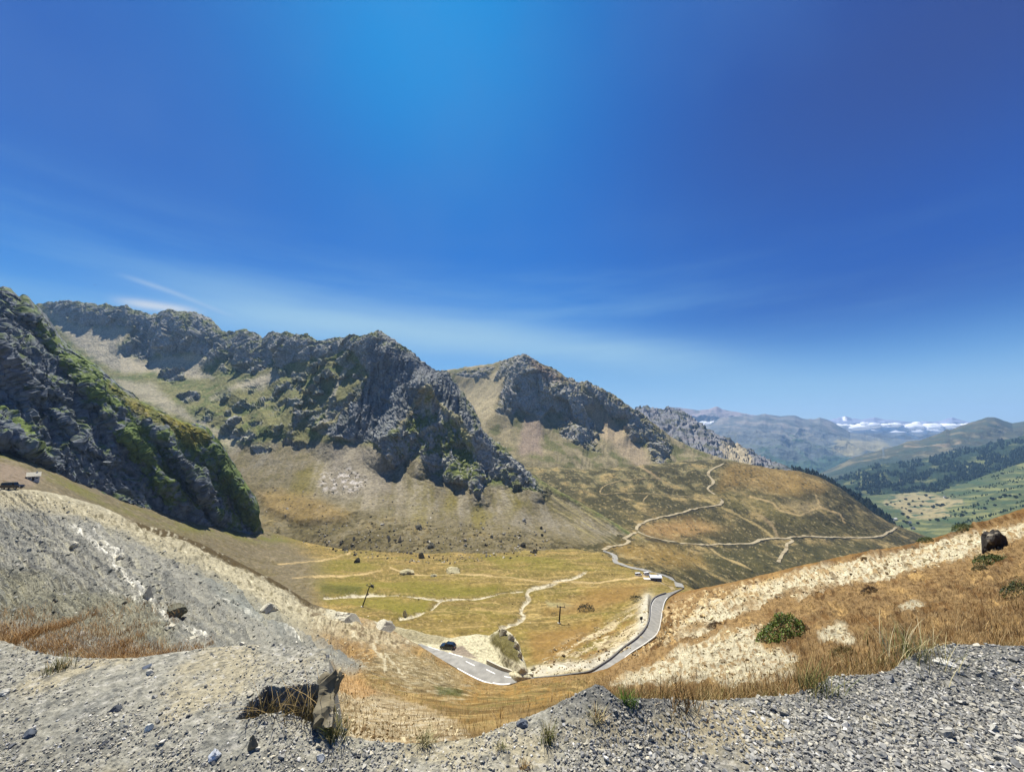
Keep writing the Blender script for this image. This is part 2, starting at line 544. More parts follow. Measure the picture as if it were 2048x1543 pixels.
def right_hills():
    # upper brown hill
    us = np.arange(1600, 2700, 2.0)
    sky = [(1600, 958, 4600), (1640, 946, 4600), (1670, 933, 4600), (1695, 920, 4600), (1720, 910, 4600), (1760, 900, 4600), (1800, 889, 4600), (1815, 882, 4600), (1840, 880, 4600),
           (1880, 866, 4600), (1892, 858, 4600), (1900, 860, 4600), (1920, 851, 4600), (1950, 842, 4600), (1975, 834, 4600), (1990, 834, 4600), (2005, 840, 4600), (2025, 846, 4600), (2048, 842, 4600), (2200, 826, 4500), (2700, 800, 4300)]
    mid = [(1600, 975, 4000), (1700, 955, 3900), (1800, 930, 3900), (1900, 905, 3900), (2048, 890, 3900), (2700, 850, 3700)]
    base = [(1600, 1010, 3000), (1750, 1000, 2900), (2048, 980, 2900), (2700, 950, 2800)]
    jit = 1.5 * fbm(np.stack([us / 15, us * 0 + 2, us * 0], -1), 4, seed=33)
    U, V, D = loft([back_of(sky, 100, 1.1), sky, mid, base], us, [10, 60, 60], sm_d=30, vjit=[None, jit, None, None])
    P = unproj(U, V, D)
    P = P + grid_normals(P) * (fbm(P / np.array([260, 420, 260]), 5, seed=35, ridged=True) * 55 * sstep(V - np.interp(U, [p[0] for p in sky], [p[1] for p in sky]), 0, 30))[..., None]
    n = fbm(P / 160, 5, seed=36)
    c = np.zeros(P.shape) + S(76, 76, 54) * KA
    c = paint(c, sstep(n, 0.02, 0.22) * 0.8, S(62, 74, 56))
    c = paint(c, sstep(-n, 0.08, 0.25) * 0.6, S(134, 124, 92))
    c = paint(c, sstep(V - np.interp(U, [1600, 1760, 1850, 2048], [948, 915, 915, 885]), 0, 14) * 0.75, S(50, 66, 50))
    c = paint(c, 0.6 * sstep(4 - line_d(U, V, [(1810, 893), (1850, 897), (1890, 897), (1920, 890)]), 0, 4), S(160, 140, 110))
    SURF['hill_far'] = terrain('hill', P, c, M_FAR, 'brown rounded hill with a pointed top on the right skyline', 'hill')
    # wooded middle hill
    sky = [(1600, 990, 3300), (1640, 965, 3300), (1700, 948, 3300), (1740, 930, 3300), (1780, 926, 3300), (1810, 925, 3300), (1850, 917, 3300), (1890, 905, 3300), (1920, 897, 3250), (1960, 892, 3200), (1990, 884, 3200), (2048, 871, 3100), (2200, 835, 3000), (2700, 760, 2800)]
    base = [(1600, 1040, 2300), (1700, 1010, 2200), (1800, 1004, 2150), (1860, 995, 2150), (2048, 960, 2150), (2700, 900, 2050)]
    jit = 2.0 * fbm(np.stack([us / 6, us * 0 + 5, us * 0], -1), 4, seed=43)
    U, V, D = loft([back_of(sky, 90, 1.08), sky, base], us, [10, 90], sm_d=30, vjit=[None, jit, None])
    P = unproj(U, V, D)
    P = P + grid_normals(P) * (fbm(P / np.array([200, 300, 200]), 5, seed=45, ridged=True) * 40 * sstep(V - np.interp(U, [p[0] for p in sky], [p[1] for p in sky]), 0, 30) + fbm(P / 24, 2, seed=46) * 9)[..., None]
    n = fbm(P / 120, 5, seed=47)
    c = np.zeros(P.shape) + S(40, 56, 36) * KA
    c = paint(c, sstep(n, 0.10, 0.26) * 0.8, S(110, 112, 70))
    c = patch(c, U, V, [(1925, 935), (1960, 918), (1990, 917), (2000, 930), (1975, 945), (1935, 948)], S(120, 124, 78), 6, n * 20, 0.8)
    c = patch(c, U, V, [(1800, 968), (1815, 962), (1822, 968), (1806, 972)], S(176, 166, 120), 2)
    SURF['hill_mid'] = terrain('hill', P, c, M_FAR, 'dark wooded hill on the right across the valley', 'hill')
    # green pasture slope and the fields in the valley bottom
    sky = [(1600, 1010, 2100), (1700, 995, 2200), (1780, 986, 2250), (1850, 984, 2200), (1880, 983, 2150), (1900, 975, 2100), (1950, 957, 2050), (2048, 926, 1950), (2200, 880, 1800), (2700, 740, 1500)]
    mid = [(1600, 1045, 1650), (1750, 1030, 1650), (1850, 1028, 1600), (1950, 1010, 1500), (2048, 985, 1400), (2200, 950, 1300), (2700, 860, 1050)]
    base = [(1600, 1110, 1180), (1850, 1085, 1150), (2048, 1060, 1000), (2200, 1040, 900), (2700, 980, 700)]
    U, V, D = loft([back_of(sky, 40, 1.08), sky, mid, base], us, [8, 70, 70], sm_d=30)
    P = unproj(U, V, D)
    P = P + grid_normals(P) * (fbm(P / np.array([120, 200, 120]), 5, seed=55) * 12 + fbm(P / 9, 2, seed=56) * 1.5)[..., None]
    n = fbm(uv3(U + 2.6 * V, V - 0.27 * -U * 0, 90, 9), 5, seed=57)
    n3 = fbm(P / 30, 4, seed=58)
    c = np.zeros(P.shape) + S(78, 88, 56) * KA
    c = paint(c, sstep(n, 0.02, 0.2) * 0.7, S(128, 128, 80))
    c = paint(c, sstep(-n, 0.1, 0.3) * 0.6, S(56, 80, 54))
    f = poly_sd(U, V, [(1762, 1008), (1780, 990), (1830, 984), (1870, 990), (1925, 998), (1930, 1006), (1890, 1014), (1905, 1034), (1850, 1040), (1815, 1035), (1800, 1016), (1775, 1016)])
    stripes = fbm(uv3(U, V + 0.08 * U, 40, 4.5), 3, seed=59)
    fm = sstep(f + 8 * n3, -2, 3)
    c = paint(c, fm * 0.8, S(156, 142, 104))
    c = paint(c, fm * sstep(stripes, 0.12, 0.22) * 0.9, S(58, 82, 56))
    c = paint(c, sstep(n3, 0.22, 0.3) * 0.7, S(44, 62, 42))
    SURF['pasture'] = terrain('hill', P, c, M_FAR, 'green pasture slope with straw fields in the valley bottom', 'hill')

right_hills()

# ---- third ridge with the dark wooded flank --------------------------------------
def third_ridge():
    us = np.arange(1180, 1880, 1.6)
    sky = [(1180, 850, 2700), (1262, 824, 2600), (1276, 817, 2600), (1290, 814, 2600), (1308, 817, 2550), (1322, 820, 2500), (1335, 816, 2450), (1347, 816, 2400), (1362, 824, 2350), (1380, 835, 2300), (1410, 856, 2200), (1440, 875, 2100),
           (1470, 893, 2000), (1500, 905, 1900), (1540, 922, 1800), (1580, 935, 1700), (1620, 943, 1600), (1650, 956, 1540), (1700, 983, 1450), (1740, 1006, 1380), (1770, 1030, 1330), (1800, 1056, 1300), (1880, 1100, 1250)]
    base = [(1180, 940, 1700), (1300, 930, 1600), (1400, 935, 1500), (1500, 960, 1400), (1600, 985, 1250), (1700, 1030, 1180), (1790, 1075, 1150), (1880, 1130, 1150)]
    jit = 2.5 * fbm(np.stack([us / 12, us * 0 + 2, us * 0], -1), 4, seed=63) * np.interp(us, [1200, 1500, 1600], [1, 1, 0.5])
    U, V, D = loft([back_of(sky, 110, 1.12), sky, base], us, [12, 110], sm_d=20, vjit=[None, jit, None])
    P = unproj(U, V, D)
    rough = np.interp(U, [1200, 1520, 1600], [1, 1, 0.25])
    st = np.stack([(U - 0.45 * (V - 815)) / 11, V / 60, U * 0], -1)
    P = P + grid_normals(P) * ((fbm(st, 4, gain=0.42, seed=64, ridged=True) * 16 + fbm(P / np.array([70, 70, 60]), 5, gain=0.5, seed=65, ridged=True) * 24 - 16 + facets(P, (60, 60, 110), 431) * 14) * rough)[..., None]
    n = fbm(P / 60, 5, seed=66)
    c = np.zeros(P.shape) + S(132, 132, 134) * KA
    c = paint(c, sstep(n, 0.0, 0.2) * 0.8, S(86, 88, 66))
    c = paint(c, sstep(-n, 0.1, 0.25) * 0.7, S(128, 122, 120))
    pale = poly_sd(U, V, [(1440, 880), (1470, 888), (1500, 905), (1515, 930), (1480, 935), (1445, 925)])
    c = paint(c, sstep(pale + 18 * fbm(st, 3, seed=67), -3, 8) * 0.9, S(178, 164, 132))
    wood = U - np.interp(V, [880, 930, 960, 1080], [1470, 1560, 1600, 1650])
    c = paint(c, sstep(wood + 20 * n, -15, 20), S(34, 46, 36))
    SURF['third'] = terrain('mountain_ridge', P, c, M_MTN, 'shadowed grey ridge with a dark wooded flank running down to the valley', 'mountain')

third_ridge()

# ---- second peak --------------------------------------------------------------
def second_peak():
    us = np.arange(840, 1560, 1.5)
    sky = [(840, 775, 1550), (880, 745, 1540), (895, 741, 1520), (905, 738, 1500), (930, 733, 1480), (955, 731, 1460), (980, 729, 1440), (1000, 723, 1400), (1018, 717, 1370), (1032, 712, 1350), (1045, 707, 1340), (1058, 711, 1330),
           (1070, 718, 1320), (1085, 728, 1310), (1100, 735, 1305), (1115, 741, 1300), (1130, 750, 1290), (1145, 757, 1285), (1158, 764, 1280), (1168, 762, 1275), (1175, 759, 1270), (1184, 768, 1265), (1200, 774, 1260), (1230, 790, 1250),
           (1250, 805, 1245), (1268, 818, 1240), (1290, 834, 1235), (1310, 850, 1230), (1340, 872, 1210), (1380, 893, 1180), (1420, 908, 1150), (1460, 920, 1120), (1500, 930, 1100), (1560, 945, 1080)]
    mid = [(840, 830, 1400), (905, 800, 1360), (980, 800, 1250), (1010, 810, 1210), (1045, 822, 1190), (1090, 832, 1180), (1125, 838, 1170), (1160, 850, 1160), (1180, 860, 1165), (1215, 840, 1200), (1260, 858, 1180), (1300, 888, 1150), (1340, 908, 1120), (1400, 920, 1090), (1500, 938, 1060), (1560, 950, 1060)]
    toe = [(840, 905, 1150), (980, 905, 1030), (1045, 930, 960), (1130, 950, 930), (1260, 962, 950), (1340, 958, 985), (1400, 950, 1000), (1500, 955, 1000), (1560, 960, 1000)]
    low = [(u, v + 60, D * 0.93) for u, v, D in toe]
    jit = 2.0 * fbm(np.stack([us / 9, us * 0 + 2, us * 0], -1), 4, seed=73)
    U, V, D = loft([back_of(sky, 160, 1.25), sky, mid, toe, low], us, [14, 95, 95, 16], sm_d=14, vjit=[None, jit, None, None, None])
    wp = 7 * fbm(uv3(U, V, 22), 4, seed=74)
    rocks = [[(1000, 724), (1045, 700), (1100, 728), (1165, 755), (1165, 778), (1184, 806), (1163, 812), (1170, 828), (1187, 852), (1206, 887), (1190, 872), (1158, 846), (1125, 824), (1100, 818), (1092, 826), (1078, 841), (1068, 818), (1058, 826), (1040, 816), (1018, 834), (990, 824), (997, 798), (1006, 768), (1013, 748), (990, 760)],
             [(1166, 770), (1175, 755), (1204, 768), (1268, 812), (1300, 840), (1345, 888), (1337, 918), (1321, 934), (1303, 918), (1292, 886), (1262, 878), (1248, 858), (1258, 836), (1226, 838), (1206, 812), (1190, 790)],
             [(1118, 842), (1140, 838), (1160, 850), (1186, 868), (1205, 905), (1180, 900), (1150, 885), (1125, 875), (1112, 858)],
             [(905, 745), (950, 738), (990, 734), (978, 756), (940, 758), (915, 752)]]
    sd = np.full(U.shape, -1e3)
    for r in rocks:
        sd = np.maximum(sd, poly_sd(U, V, r))
    rm = sstep(sd + wp, -3, 4)
    D = D * (1 - 0.005 * sstep(sd + wp, -2, 14) - 0.010 * sstep(sd, 0, 45))
    D = tents(D, U + wp * 0.8, V, [([(1045, 708), (1036, 740), (1022, 780), (1000, 824)], 40, 0.026), ([(1045, 708), (1064, 750), (1074, 800), (1078, 840)], 34, 0.024), ([(1100, 735), (1108, 780), (1130, 822)], 34, 0.022), ([(1130, 752), (1150, 800), (1160, 845), (1188, 880)], 26, 0.020), ([(1160, 765), (1172, 810)], 20, 0.016),
                                   ([(1204, 775), (1214, 812), (1222, 836)], 20, 0.018), ([(1240, 800), (1256, 832), (1252, 872)], 24, 0.020), ([(1268, 818), (1280, 852), (1296, 890), (1318, 930)], 24, 0.020), ([(1300, 845), (1320, 880), (1335, 915)], 20, 0.016), ([(1140, 840), (1165, 870), (1195, 900)], 22, 0.016), ([(1022, 780), (1050, 815)], 18, 0.012)])
    P = unproj(U, V, D)
    N = grid_normals(P)
    st = np.stack([(U + 0.12 * (V - 770) * np.sign(U - 1060)) / 13, V / 42, U * 0], -1)
    rel = rm * (fbm(st * np.array([1.0, 0.8, 1]), 4, gain=0.5, seed=75, ridged=True) * 6 + fbm(P / np.array([40, 40, 34]), 6, gain=0.52, seed=175, ridged=True) * 10 - 7) + (1 - rm) * (fbm(P / np.array([60, 60, 120]), 4, seed=77) * 7 + fbm(st * np.array([1.6, 0.35, 1]), 4, seed=177, ridged=True) * 1.0)
    big = fbm((P + np.stack([noise(P / 80, 411), noise(P / 80, 412), noise(P / 80, 413)], -1) * 20) / np.array([85, 85, 105]), 3, gain=0.42, seed=414, ridged=True) * 12 - 6
    big = big + facets(P, (66, 66, 95), 415, rm > 0.02) * 24 + facets(P, (24, 24, 36), 416, rm > 0.02) * 8
    big = big * (0.25 + 0.75 * sstep(V - np.interp(U, [p[0] for p in sky], [p[1] for p in sky]), 2, 36))
    P = P + N * (rm * big)[..., None]
    N1 = grid_normals(P)
    for _ in range(2):
        N1 = (N1 + np.roll(N1, 1, 0) + np.roll(N1, -1, 0) + np.roll(N1, 1, 1) + np.roll(N1, -1, 1)) / 5
    P = P + N1 * (rel * np.where(rm > 0.5, 0.28, 1.0) + rm * facets(P, (9, 9, 12), 417, rm > 0.02) * 4)[..., None]
    ledge = sstep(N1[..., 2], 0.42, 0.66)
    n, n2 = fbm(P / 40, 5, seed=78), fbm(P / 9, 4, seed=79)
    fall = fbm(np.stack([(U - 0.62 * (V - 770) * np.tanh((U - 1040) / 90)) / 12, V / 70, U * 0], -1), 5, seed=80)
    c = np.zeros(P.shape) + S(134, 124, 92) * KA
    c = paint(c, sstep(n + 0.5 * fall, 0.02, 0.25) * 0.8, S(96, 98, 56))
    c = paint(c, sstep(-n - fall, 0.1, 0.35) * 0.6, S(166, 152, 116))
    for pl, cc in (([(905, 775), (960, 760), (1002, 738), (1012, 748), (1000, 790), (985, 830), (968, 850), (935, 800)], S(178, 164, 128)),
                   ([(1180, 775), (1200, 812), (1226, 842), (1248, 862), (1262, 882), (1290, 900), (1300, 930), (1340, 968), (1300, 960), (1250, 915), (1212, 880), (1188, 845), (1170, 815)], S(166, 148, 118)),
                   ([(1050, 835), (1085, 842), (1082, 905), (1035, 910), (1038, 880)], S(148, 130, 112)),
                   ([(1125, 820), (1160, 845), (1130, 838)], S(160, 138, 114))):
        c = patch(c, U, V, pl, cc, 7, wp * 1.2 + 8 * fall, 0.85)
    c = paint(c, sstep(V - 940, -20, 20) * sstep(n + fall, -0.15, 0.2), S(86, 80, 50))
    rc = np.zeros(P.shape) + ROCK * KA
    rc = paint(rc, np.maximum(0.4 * sstep(n + n2, 0.0, 0.25), ledge * sstep(n + n2, -0.25, 0.1)) * 0.85, S(124, 118, 74))
    rc = paint(rc, sstep(fbm(P / 4.5, 3, seed=379), 0.14, 0.3) * 0.4, S(76, 76, 64))
    rc = paint(rc, sstep(-n2, 0.08, 0.3) * 0.6, S(168, 154, 138))
    rc = paint(rc, 0.5 * sstep(poly_sd(U, V, [(1055, 712), (1110, 742), (1150, 765), (1090, 760), (1060, 740)]) + wp, -6, 10), S(160, 124, 92))
    c = c * (1 - rm[..., None]) + rc * rm[..., None]
    SURF['second'] = terrain('mountain', P, c, M_MTN, 'pointed second peak with bare rock crest and scree chutes, mid picture', 'mountain')

second_peak()

# ---- main mountain ---------------------------------------------------------------
def main_mountain():
    us = np.arange(-140, 1330, 1.5)
    sky = [(-140, 600, 1400), (60, 612, 1380), (85, 606, 1360), (105, 604, 1350), (120, 603, 1340), (140, 602, 1340), (155, 604, 1330), (168, 608, 1330), (182, 606, 1320), (200, 610, 1310), (212, 607, 1310), (228, 614, 1300), (240, 614, 1300), (251, 609, 1300), (262, 616, 1290),
           (272, 622, 1280), (300, 629, 1270), (315, 627, 1265), (328, 622, 1260), (341, 619, 1250), (355, 623, 1250), (370, 622, 1245), (388, 625, 1240), (405, 632, 1235), (420, 637, 1230), (432, 648, 1225), (444, 662, 1215), (456, 665, 1200), (468, 663, 1180), (480, 659, 1160), (492, 658, 1140), (505, 664, 1120), (518, 670, 1100), (526, 677, 1090),
           (536, 668, 1070), (548, 664, 1050), (562, 667, 1030), (572, 663, 1010), (586, 668, 1000), (602, 671, 985), (612, 668, 975), (622, 673, 960), (632, 682, 950), (644, 682, 940), (658, 677, 925), (675, 676, 910), (690, 674, 895), (704, 673, 885), (718, 672, 870), (732, 668, 855), (742, 664, 848), (750, 662, 842), (760, 665, 838), (772, 671, 832),
           (786, 680, 826), (800, 689, 820), (815, 700, 812), (830, 713, 806), (846, 726, 800), (862, 736, 796), (876, 743, 794), (886, 741, 792), (893, 741, 790), (904, 757, 780), (918, 775, 765), (930, 792, 750), (944, 812, 735), (955, 832, 720), (963, 856, 710), (972, 868, 704), (985, 880, 695), (1000, 890, 686), (1015, 902, 676), (1032, 917, 664), (1048, 930, 652), (1062, 946, 640), (1080, 958, 630),
           (1110, 975, 612), (1150, 998, 596), (1190, 1022, 578), (1225, 1044, 560), (1262, 1064, 540), (1330, 1100, 500)]
    up = [(-140, 640, 1280), (80, 650, 1250), (240, 668, 1200), (300, 712, 1140), (400, 735, 1060), (500, 722, 1000), (600, 745, 870), (700, 760, 790), (752, 770, 772), (830, 790, 752), (893, 815, 728), (955, 890, 672), (1010, 930, 640), (1065, 970, 615), (1150, 1015, 580), (1260, 1072, 530), (1330, 1102, 495)]
    bas = [(-140, 760, 1050), (80, 770, 990), (240, 778, 960), (400, 806, 880), (500, 862, 735), (560, 868, 715), (620, 885, 690), (700, 890, 668), (760, 900, 652), (800, 915, 636), (850, 925, 622), (920, 966, 596), (1000, 976, 585), (1065, 988, 588), (1150, 1030, 562), (1260, 1078, 520), (1330, 1104, 492)]
    sco = [(-140, 900, 760), (400, 905, 690), (500, 962, 596), (600, 1000, 545), (700, 1012, 532), (850, 1012, 536), (1000, 1032, 522), (1150, 1062, 508), (1260, 1086, 502), (1330, 1106, 488)]
    toe = [(-140, 1010, 620), (400, 1040, 500), (500, 1078, 452), (600, 1097, 446), (750, 1112, 418), (900, 1122, 398), (1050, 1110, 412), (1150, 1101, 440), (1260, 1094, 480), (1330, 1110, 478)]
    low = [(u, v + 45, D * 1.02) for u, v, D in toe]
    jit = 2.2 * fbm(np.stack([us / 8, us * 0 + 2, us * 0], -1), 4, seed=83) * np.interp(us, [0, 900, 1060, 1100], [1, 1, 0.7, 0.15])
    U, V, D = loft([back_of(sky, 200, 1.3), sky, up, bas, sco, toe, low], us, [14, 90, 80, 70, 75, 14], sm_d=12, vjit=[None, jit, None, None, None, None, None])
    wp = 8 * fbm(uv3(U, V, 26), 5, seed=84) + 3 * fbm(uv3(U, V, 7), 3, seed=85)
    cliff = [(690, 660), (752, 650), (830, 705), (895, 735), (930, 785), (960, 832), (972, 864), (1005, 888), (1042, 918), (1066, 948), (1064, 976), (1046, 972), (1030, 985), (1008, 962), (985, 958), (962, 982), (955, 990), (944, 985), (936, 968), (918, 966), (890, 962), (868, 944), (850, 930), (836, 912), (822, 914), (808, 924), (786, 935),
             (770, 918), (756, 890), (742, 882), (722, 886), (700, 884), (672, 876), (650, 872), (632, 862), (608, 850), (622, 830), (655, 812), (690, 800), (722, 780), (738, 752), (722, 725), (704, 700), (670, 690)]
    crest = [(70, 600), (150, 595), (250, 602), (340, 612), (405, 626), (450, 660), (540, 660), (610, 662), (690, 668), (700, 700), (640, 716), (600, 720), (572, 730), (537, 731), (508, 749), (472, 745), (458, 720), (420, 720), (392, 705), (345, 709), (316, 709), (287, 719), (254, 710), (236, 692), (254, 678), (272, 652), (200, 653), (150, 648), (105, 622)]
    knob = [(1000, 905), (1042, 918), (1066, 950), (1090, 985), (1078, 985), (1058, 978), (1030, 985), (1004, 962), (978, 935)]
    mixd = [(440, 700), (480, 720), (537, 731), (610, 718), (700, 700), (735, 750), (720, 785), (660, 815), (610, 850), (590, 872), (540, 862), (490, 882), (450, 872), (420, 850), (375, 835), (420, 800), (470, 778), (540, 770), (560, 740), (500, 760), (440, 740)]
    sd = np.maximum(np.maximum(poly_sd(U, V, cliff), poly_sd(U, V, crest)), poly_sd(U, V, knob))
    for r in ([(330, 740), (368, 742), (372, 760), (345, 768), (318, 756)], [(355, 790), (400, 782), (395, 800), (350, 803)], [(448, 855), (500, 862), (520, 872), (495, 884), (455, 878)], [(560, 880), (600, 882), (622, 892), (590, 898)], [(500, 892), (540, 890), (550, 902), (515, 908)]):
        sd = np.maximum(sd, poly_sd(U, V, r))
    mx = sstep(poly_sd(U, V, mixd) + wp, -6, 8)
    lump = fbm(uv3(U + 0.6 * V, V, 30, 20), 5, seed=86)
    mixrock = mx * sstep(lump, 0.02, 0.16)
    rm = np.maximum(sstep(sd + wp, -3, 4), mixrock)
    spur = poly_sd(U, V, [(853, 772), (872, 792), (888, 818), (918, 832), (938, 862), (954, 884), (964, 930), (950, 984), (920, 968), (890, 958), (850, 928), (832, 910), (788, 935), (762, 906), (776, 880), (800, 850), (816, 820), (836, 795)])
    hole = poly_sd(U, V, [(858, 782), (888, 800), (905, 800), (905, 812), (880, 815), (866, 800)])
    D = D * (1 - 0.005 * sstep(sd + wp, -2, 14) - 0.012 * sstep(sd, 0, 50) - 0.005 * mixrock
             - 0.012 * sstep(spur + wp * 0.6, -2, 55) - 0.003 * sstep(spur + wp * 0.6, -3, 6) + 0.0 * hole)
    wu, wv = U + wp * 0.8, V + 0.5 * wp
    D = tents(D, wu, wv, [([(853, 774), (838, 796), (818, 822), (800, 850), (784, 880), (766, 908)], 42, 0.042), ([(853, 774), (862, 810), (864, 850), (852, 890), (842, 925)], 34, 0.040),
                          ([(853, 774), (872, 795), (892, 818), (915, 842), (938, 880), (952, 920), (950, 984)], 38, 0.044), ([(892, 818), (900, 870), (905, 920), (918, 962)], 20, 0.030), ([(818, 822), (825, 860), (815, 910)], 18, 0.024),
                          ([(893, 742), (905, 790), (925, 830), (945, 860), (958, 880)], 34, 0.030), ([(752, 663), (770, 700), (790, 745), (798, 790), (788, 840), (768, 892)], 50, 0.036), ([(700, 674), (720, 720), (735, 760), (715, 800), (690, 845), (655, 872)], 50, 0.036),
                          ([(830, 712), (845, 745), (853, 774)], 30, 0.030), ([(770, 700), (745, 740), (715, 775)], 26, 0.020), ([(600, 670), (612, 720), (640, 760), (600, 800), (560, 840), (510, 862)], 46, 0.034), ([(640, 684), (660, 730), (668, 790), (630, 840)], 34, 0.026),
                          ([(540, 665), (520, 720), (480, 760), (440, 790), (395, 822)], 46, 0.030), ([(445, 662), (452, 700), (425, 722)], 28, 0.022), ([(490, 660), (500, 700), (480, 730)], 26, 0.020), ([(343, 620), (352, 660), (330, 702)], 30, 0.022), ([(395, 630), (400, 665), (385, 700)], 24, 0.018),
                          ([(250, 609), (262, 645), (242, 690)], 26, 0.020), ([(160, 604), (170, 640)], 26, 0.014), ([(295, 628), (305, 670), (290, 712)], 22, 0.018), ([(1005, 900), (1030, 925), (1056, 956), (1078, 982)], 26, 0.032), ([(960, 872), (985, 910), (1005, 955)], 24, 0.026),
                          ([(560, 760), (590, 800), (580, 850)], 30, 0.02), ([(470, 790), (520, 820), (540, 850)], 26, 0.02), ([(420, 820), (470, 845), (480, 875)], 22, 0.018)])
    # talus cones: ribs fanning below the chutes
    for cu, cv, w in ((700, 880, 55), (830, 915, 45), (1008, 950, 40), (610, 900, 50), (760, 900, 40), (920, 970, 40)):
        q = (U - cu) / (w * (0.35 + np.maximum(V - cv, 0) / 140))
        D = D * (1 - 0.014 * np.exp(-q * q) * sstep(V - cv, 0, 40) * (1 - sstep(V, 1040, 1100)))
    mound = sstep(poly_sd(U, V, [(500, 975), (560, 965), (640, 985), (720, 1020), (700, 1050), (600, 1060), (520, 1030)]), 0, 28)
    D = D * (1 - 0.03 * mound)
    P = unproj(U, V, D)
    N = grid_normals(P)
    sc = (D / 700.0)
    st = np.stack([(U + 0.25 * (V - 700)) / 12, V / 46, U * 0], -1)
    rel = rm * (fbm(st * np.array([1.0, 0.8, 1]) + 0.35 * noise(P / 30, 387)[..., None], 4, gain=0.5, seed=87, ridged=True) * 4.5 + fbm(P / np.array([26, 26, 22]), 6, gain=0.52, seed=187, ridged=True) * 6.5 - 5) * np.sqrt(sc)
    soft = fbm(P / np.array([50, 50, 80]), 4, seed=89) * 5 + fbm(P / 5, 3, seed=90) * 0.9
    fallm = sstep(V, 880, 930) * sstep(U, 600, 660)
    fan = fbm(np.stack([(U - (U - 850) * (V - 900) * 0.0016) / 9, V / 120, U * 0], -1), 4, seed=91)
    soft = soft + fallm * fan * 0.9
    wx = np.stack([noise(P / 60, 401), noise(P / 60, 402), noise(P / 60, 403)], -1) * 16
    big = fbm((P + wx) / np.array([62, 62, 80]), 3, gain=0.42, seed=404, ridged=True) * 9 - 5
    fq = P + wx * 0.5
    big = big + facets(fq, (46, 46, 70), 405, rm > 0.02) * 18 + facets(fq, (17, 17, 26), 406, rm > 0.02) * 6
    wall = sstep(poly_sd(U, V, [(735, 680), (830, 705), (895, 742), (930, 800), (965, 870), (935, 855), (892, 812), (853, 772), (818, 822), (782, 880), (765, 910), (735, 884), (640, 870), (660, 845), (700, 800), (735, 750)]) + wp, -4, 10)
    flute = fbm(np.stack([(U + 0.18 * (V - 700) + 5 * noise(uv3(U, V, 30), 455)) / 15, V / 130, U * 0], -1), 4, gain=0.5, seed=451, ridged=True)
    big = big * (1 - 0.6 * wall) + wall * (flute * 13 - 6)
    big = big * (0.25 + 0.75 * sstep(V - np.interp(U, [p[0] for p in sky], [p[1] for p in sky]), 2, 40))
    big = big * (1 - 0.35 * sstep(spur, -2, 20))
    P = P + N * ((rm * big + (1 - rm) * soft) * np.sqrt(sc))[..., None]
    N1 = grid_normals(P)
    for _ in range(2):
        N1 = (N1 + np.roll(N1, 1, 0) + np.roll(N1, -1, 0) + np.roll(N1, 1, 1) + np.roll(N1, -1, 1)) / 5
    P = P + N1 * (rel * 0.24 + rm * facets(P, (6.5, 6.5, 9), 407, rm > 0.02) * 3.0)[..., None]
    ledge = sstep(N1[..., 2], 0.42, 0.66)
    n, n2 = fbm(P / 34, 5, seed=92), fbm(P / 7, 4, seed=93)
    c = np.zeros(P.shape) + S(128, 124, 78) * KA
    c = paint(c, sstep(n + 0.4 * n2, -0.05, 0.25) * 0.75, S(94, 108, 50))
    c = paint(c, sstep(n2, 0.12, 0.3) * 0.5, S(60, 70, 40))
    # upper bowl: pale scree
    for pl, k in (([(85, 618), (105, 622), (150, 648), (200, 653), (268, 654), (250, 680), (236, 692), (254, 712), (290, 720), (345, 710), (395, 706), (425, 722), (400, 742), (425, 755), (372, 757), (300, 742), (250, 748), (222, 735), (165, 700), (110, 650)], 0.95),
                  ([(552, 741), (548, 760), (520, 782), (470, 776), (425, 797), (478, 766)], 0.95),
                  ([(230, 760), (300, 765), (345, 800), (380, 830), (420, 850), (470, 880), (500, 905), (470, 910), (430, 870), (370, 838), (320, 815), (260, 790)], 0.75),
                  ([(470, 885), (520, 910), (560, 930), (620, 885), (600, 900), (520, 985), (480, 950)], 0.35)):
        c = patch(c, U, V, pl, SCREE, 8, wp * 1.3, k)
    dark = sstep(n2 - 0.12, 0, 0.12) * sstep(poly_sd(U, V, [(85, 618), (268, 654), (290, 720), (425, 722), (372, 757), (165, 700)]), -10, 10)
    c = paint(c, dark * 0.6, S(110, 108, 96))
    # talus apron
    tal = sstep(V - np.interp(U, [440, 500, 600, 700, 760, 850, 960, 1065, 1150, 1260], [900, 880, 875, 880, 890, 915, 965, 960, 1000, 1065]) + wp, -4, 14)
    tc_ = np.zeros(P.shape) + TALUS * KA
    tc_ = paint(tc_, sstep(0.6 * fan + n + 0.4 * n2, 0.0, 0.35) * 0.7, SCREEP)
    tc_ = paint(tc_, sstep(-0.5 * fan - n + 0.5 * n2, 0.05, 0.35) * 0.75, S(108, 100, 62))
    tc_ = paint(tc_, sstep(fbm(P / 2.4, 3, seed=395), 0.1, 0.28) * 0.5, S(92, 86, 66))
    for pl in ([(838, 925), (852, 950), (866, 1000), (850, 1050), (815, 1040), (820, 980)], [(1000, 945), (1020, 960), (1045, 1010), (1020, 1035), (1000, 990)], [(600, 940), (660, 920), (640, 985), (560, 1000)], [(960, 1000), (985, 1030), (960, 1060), (935, 1030)], [(900, 980), (918, 1000), (905, 1030), (888, 1010)]):
        tc_ = patch(tc_, U, V, pl, S(116, 106, 48), 10, wp * 1.5, 0.75)
    tc_ = patch(tc_, U, V, [(660, 890), (755, 890), (790, 940), (770, 985), (700, 990), (640, 975)], S(142, 133, 116), 14, wp * 2, 0.7)
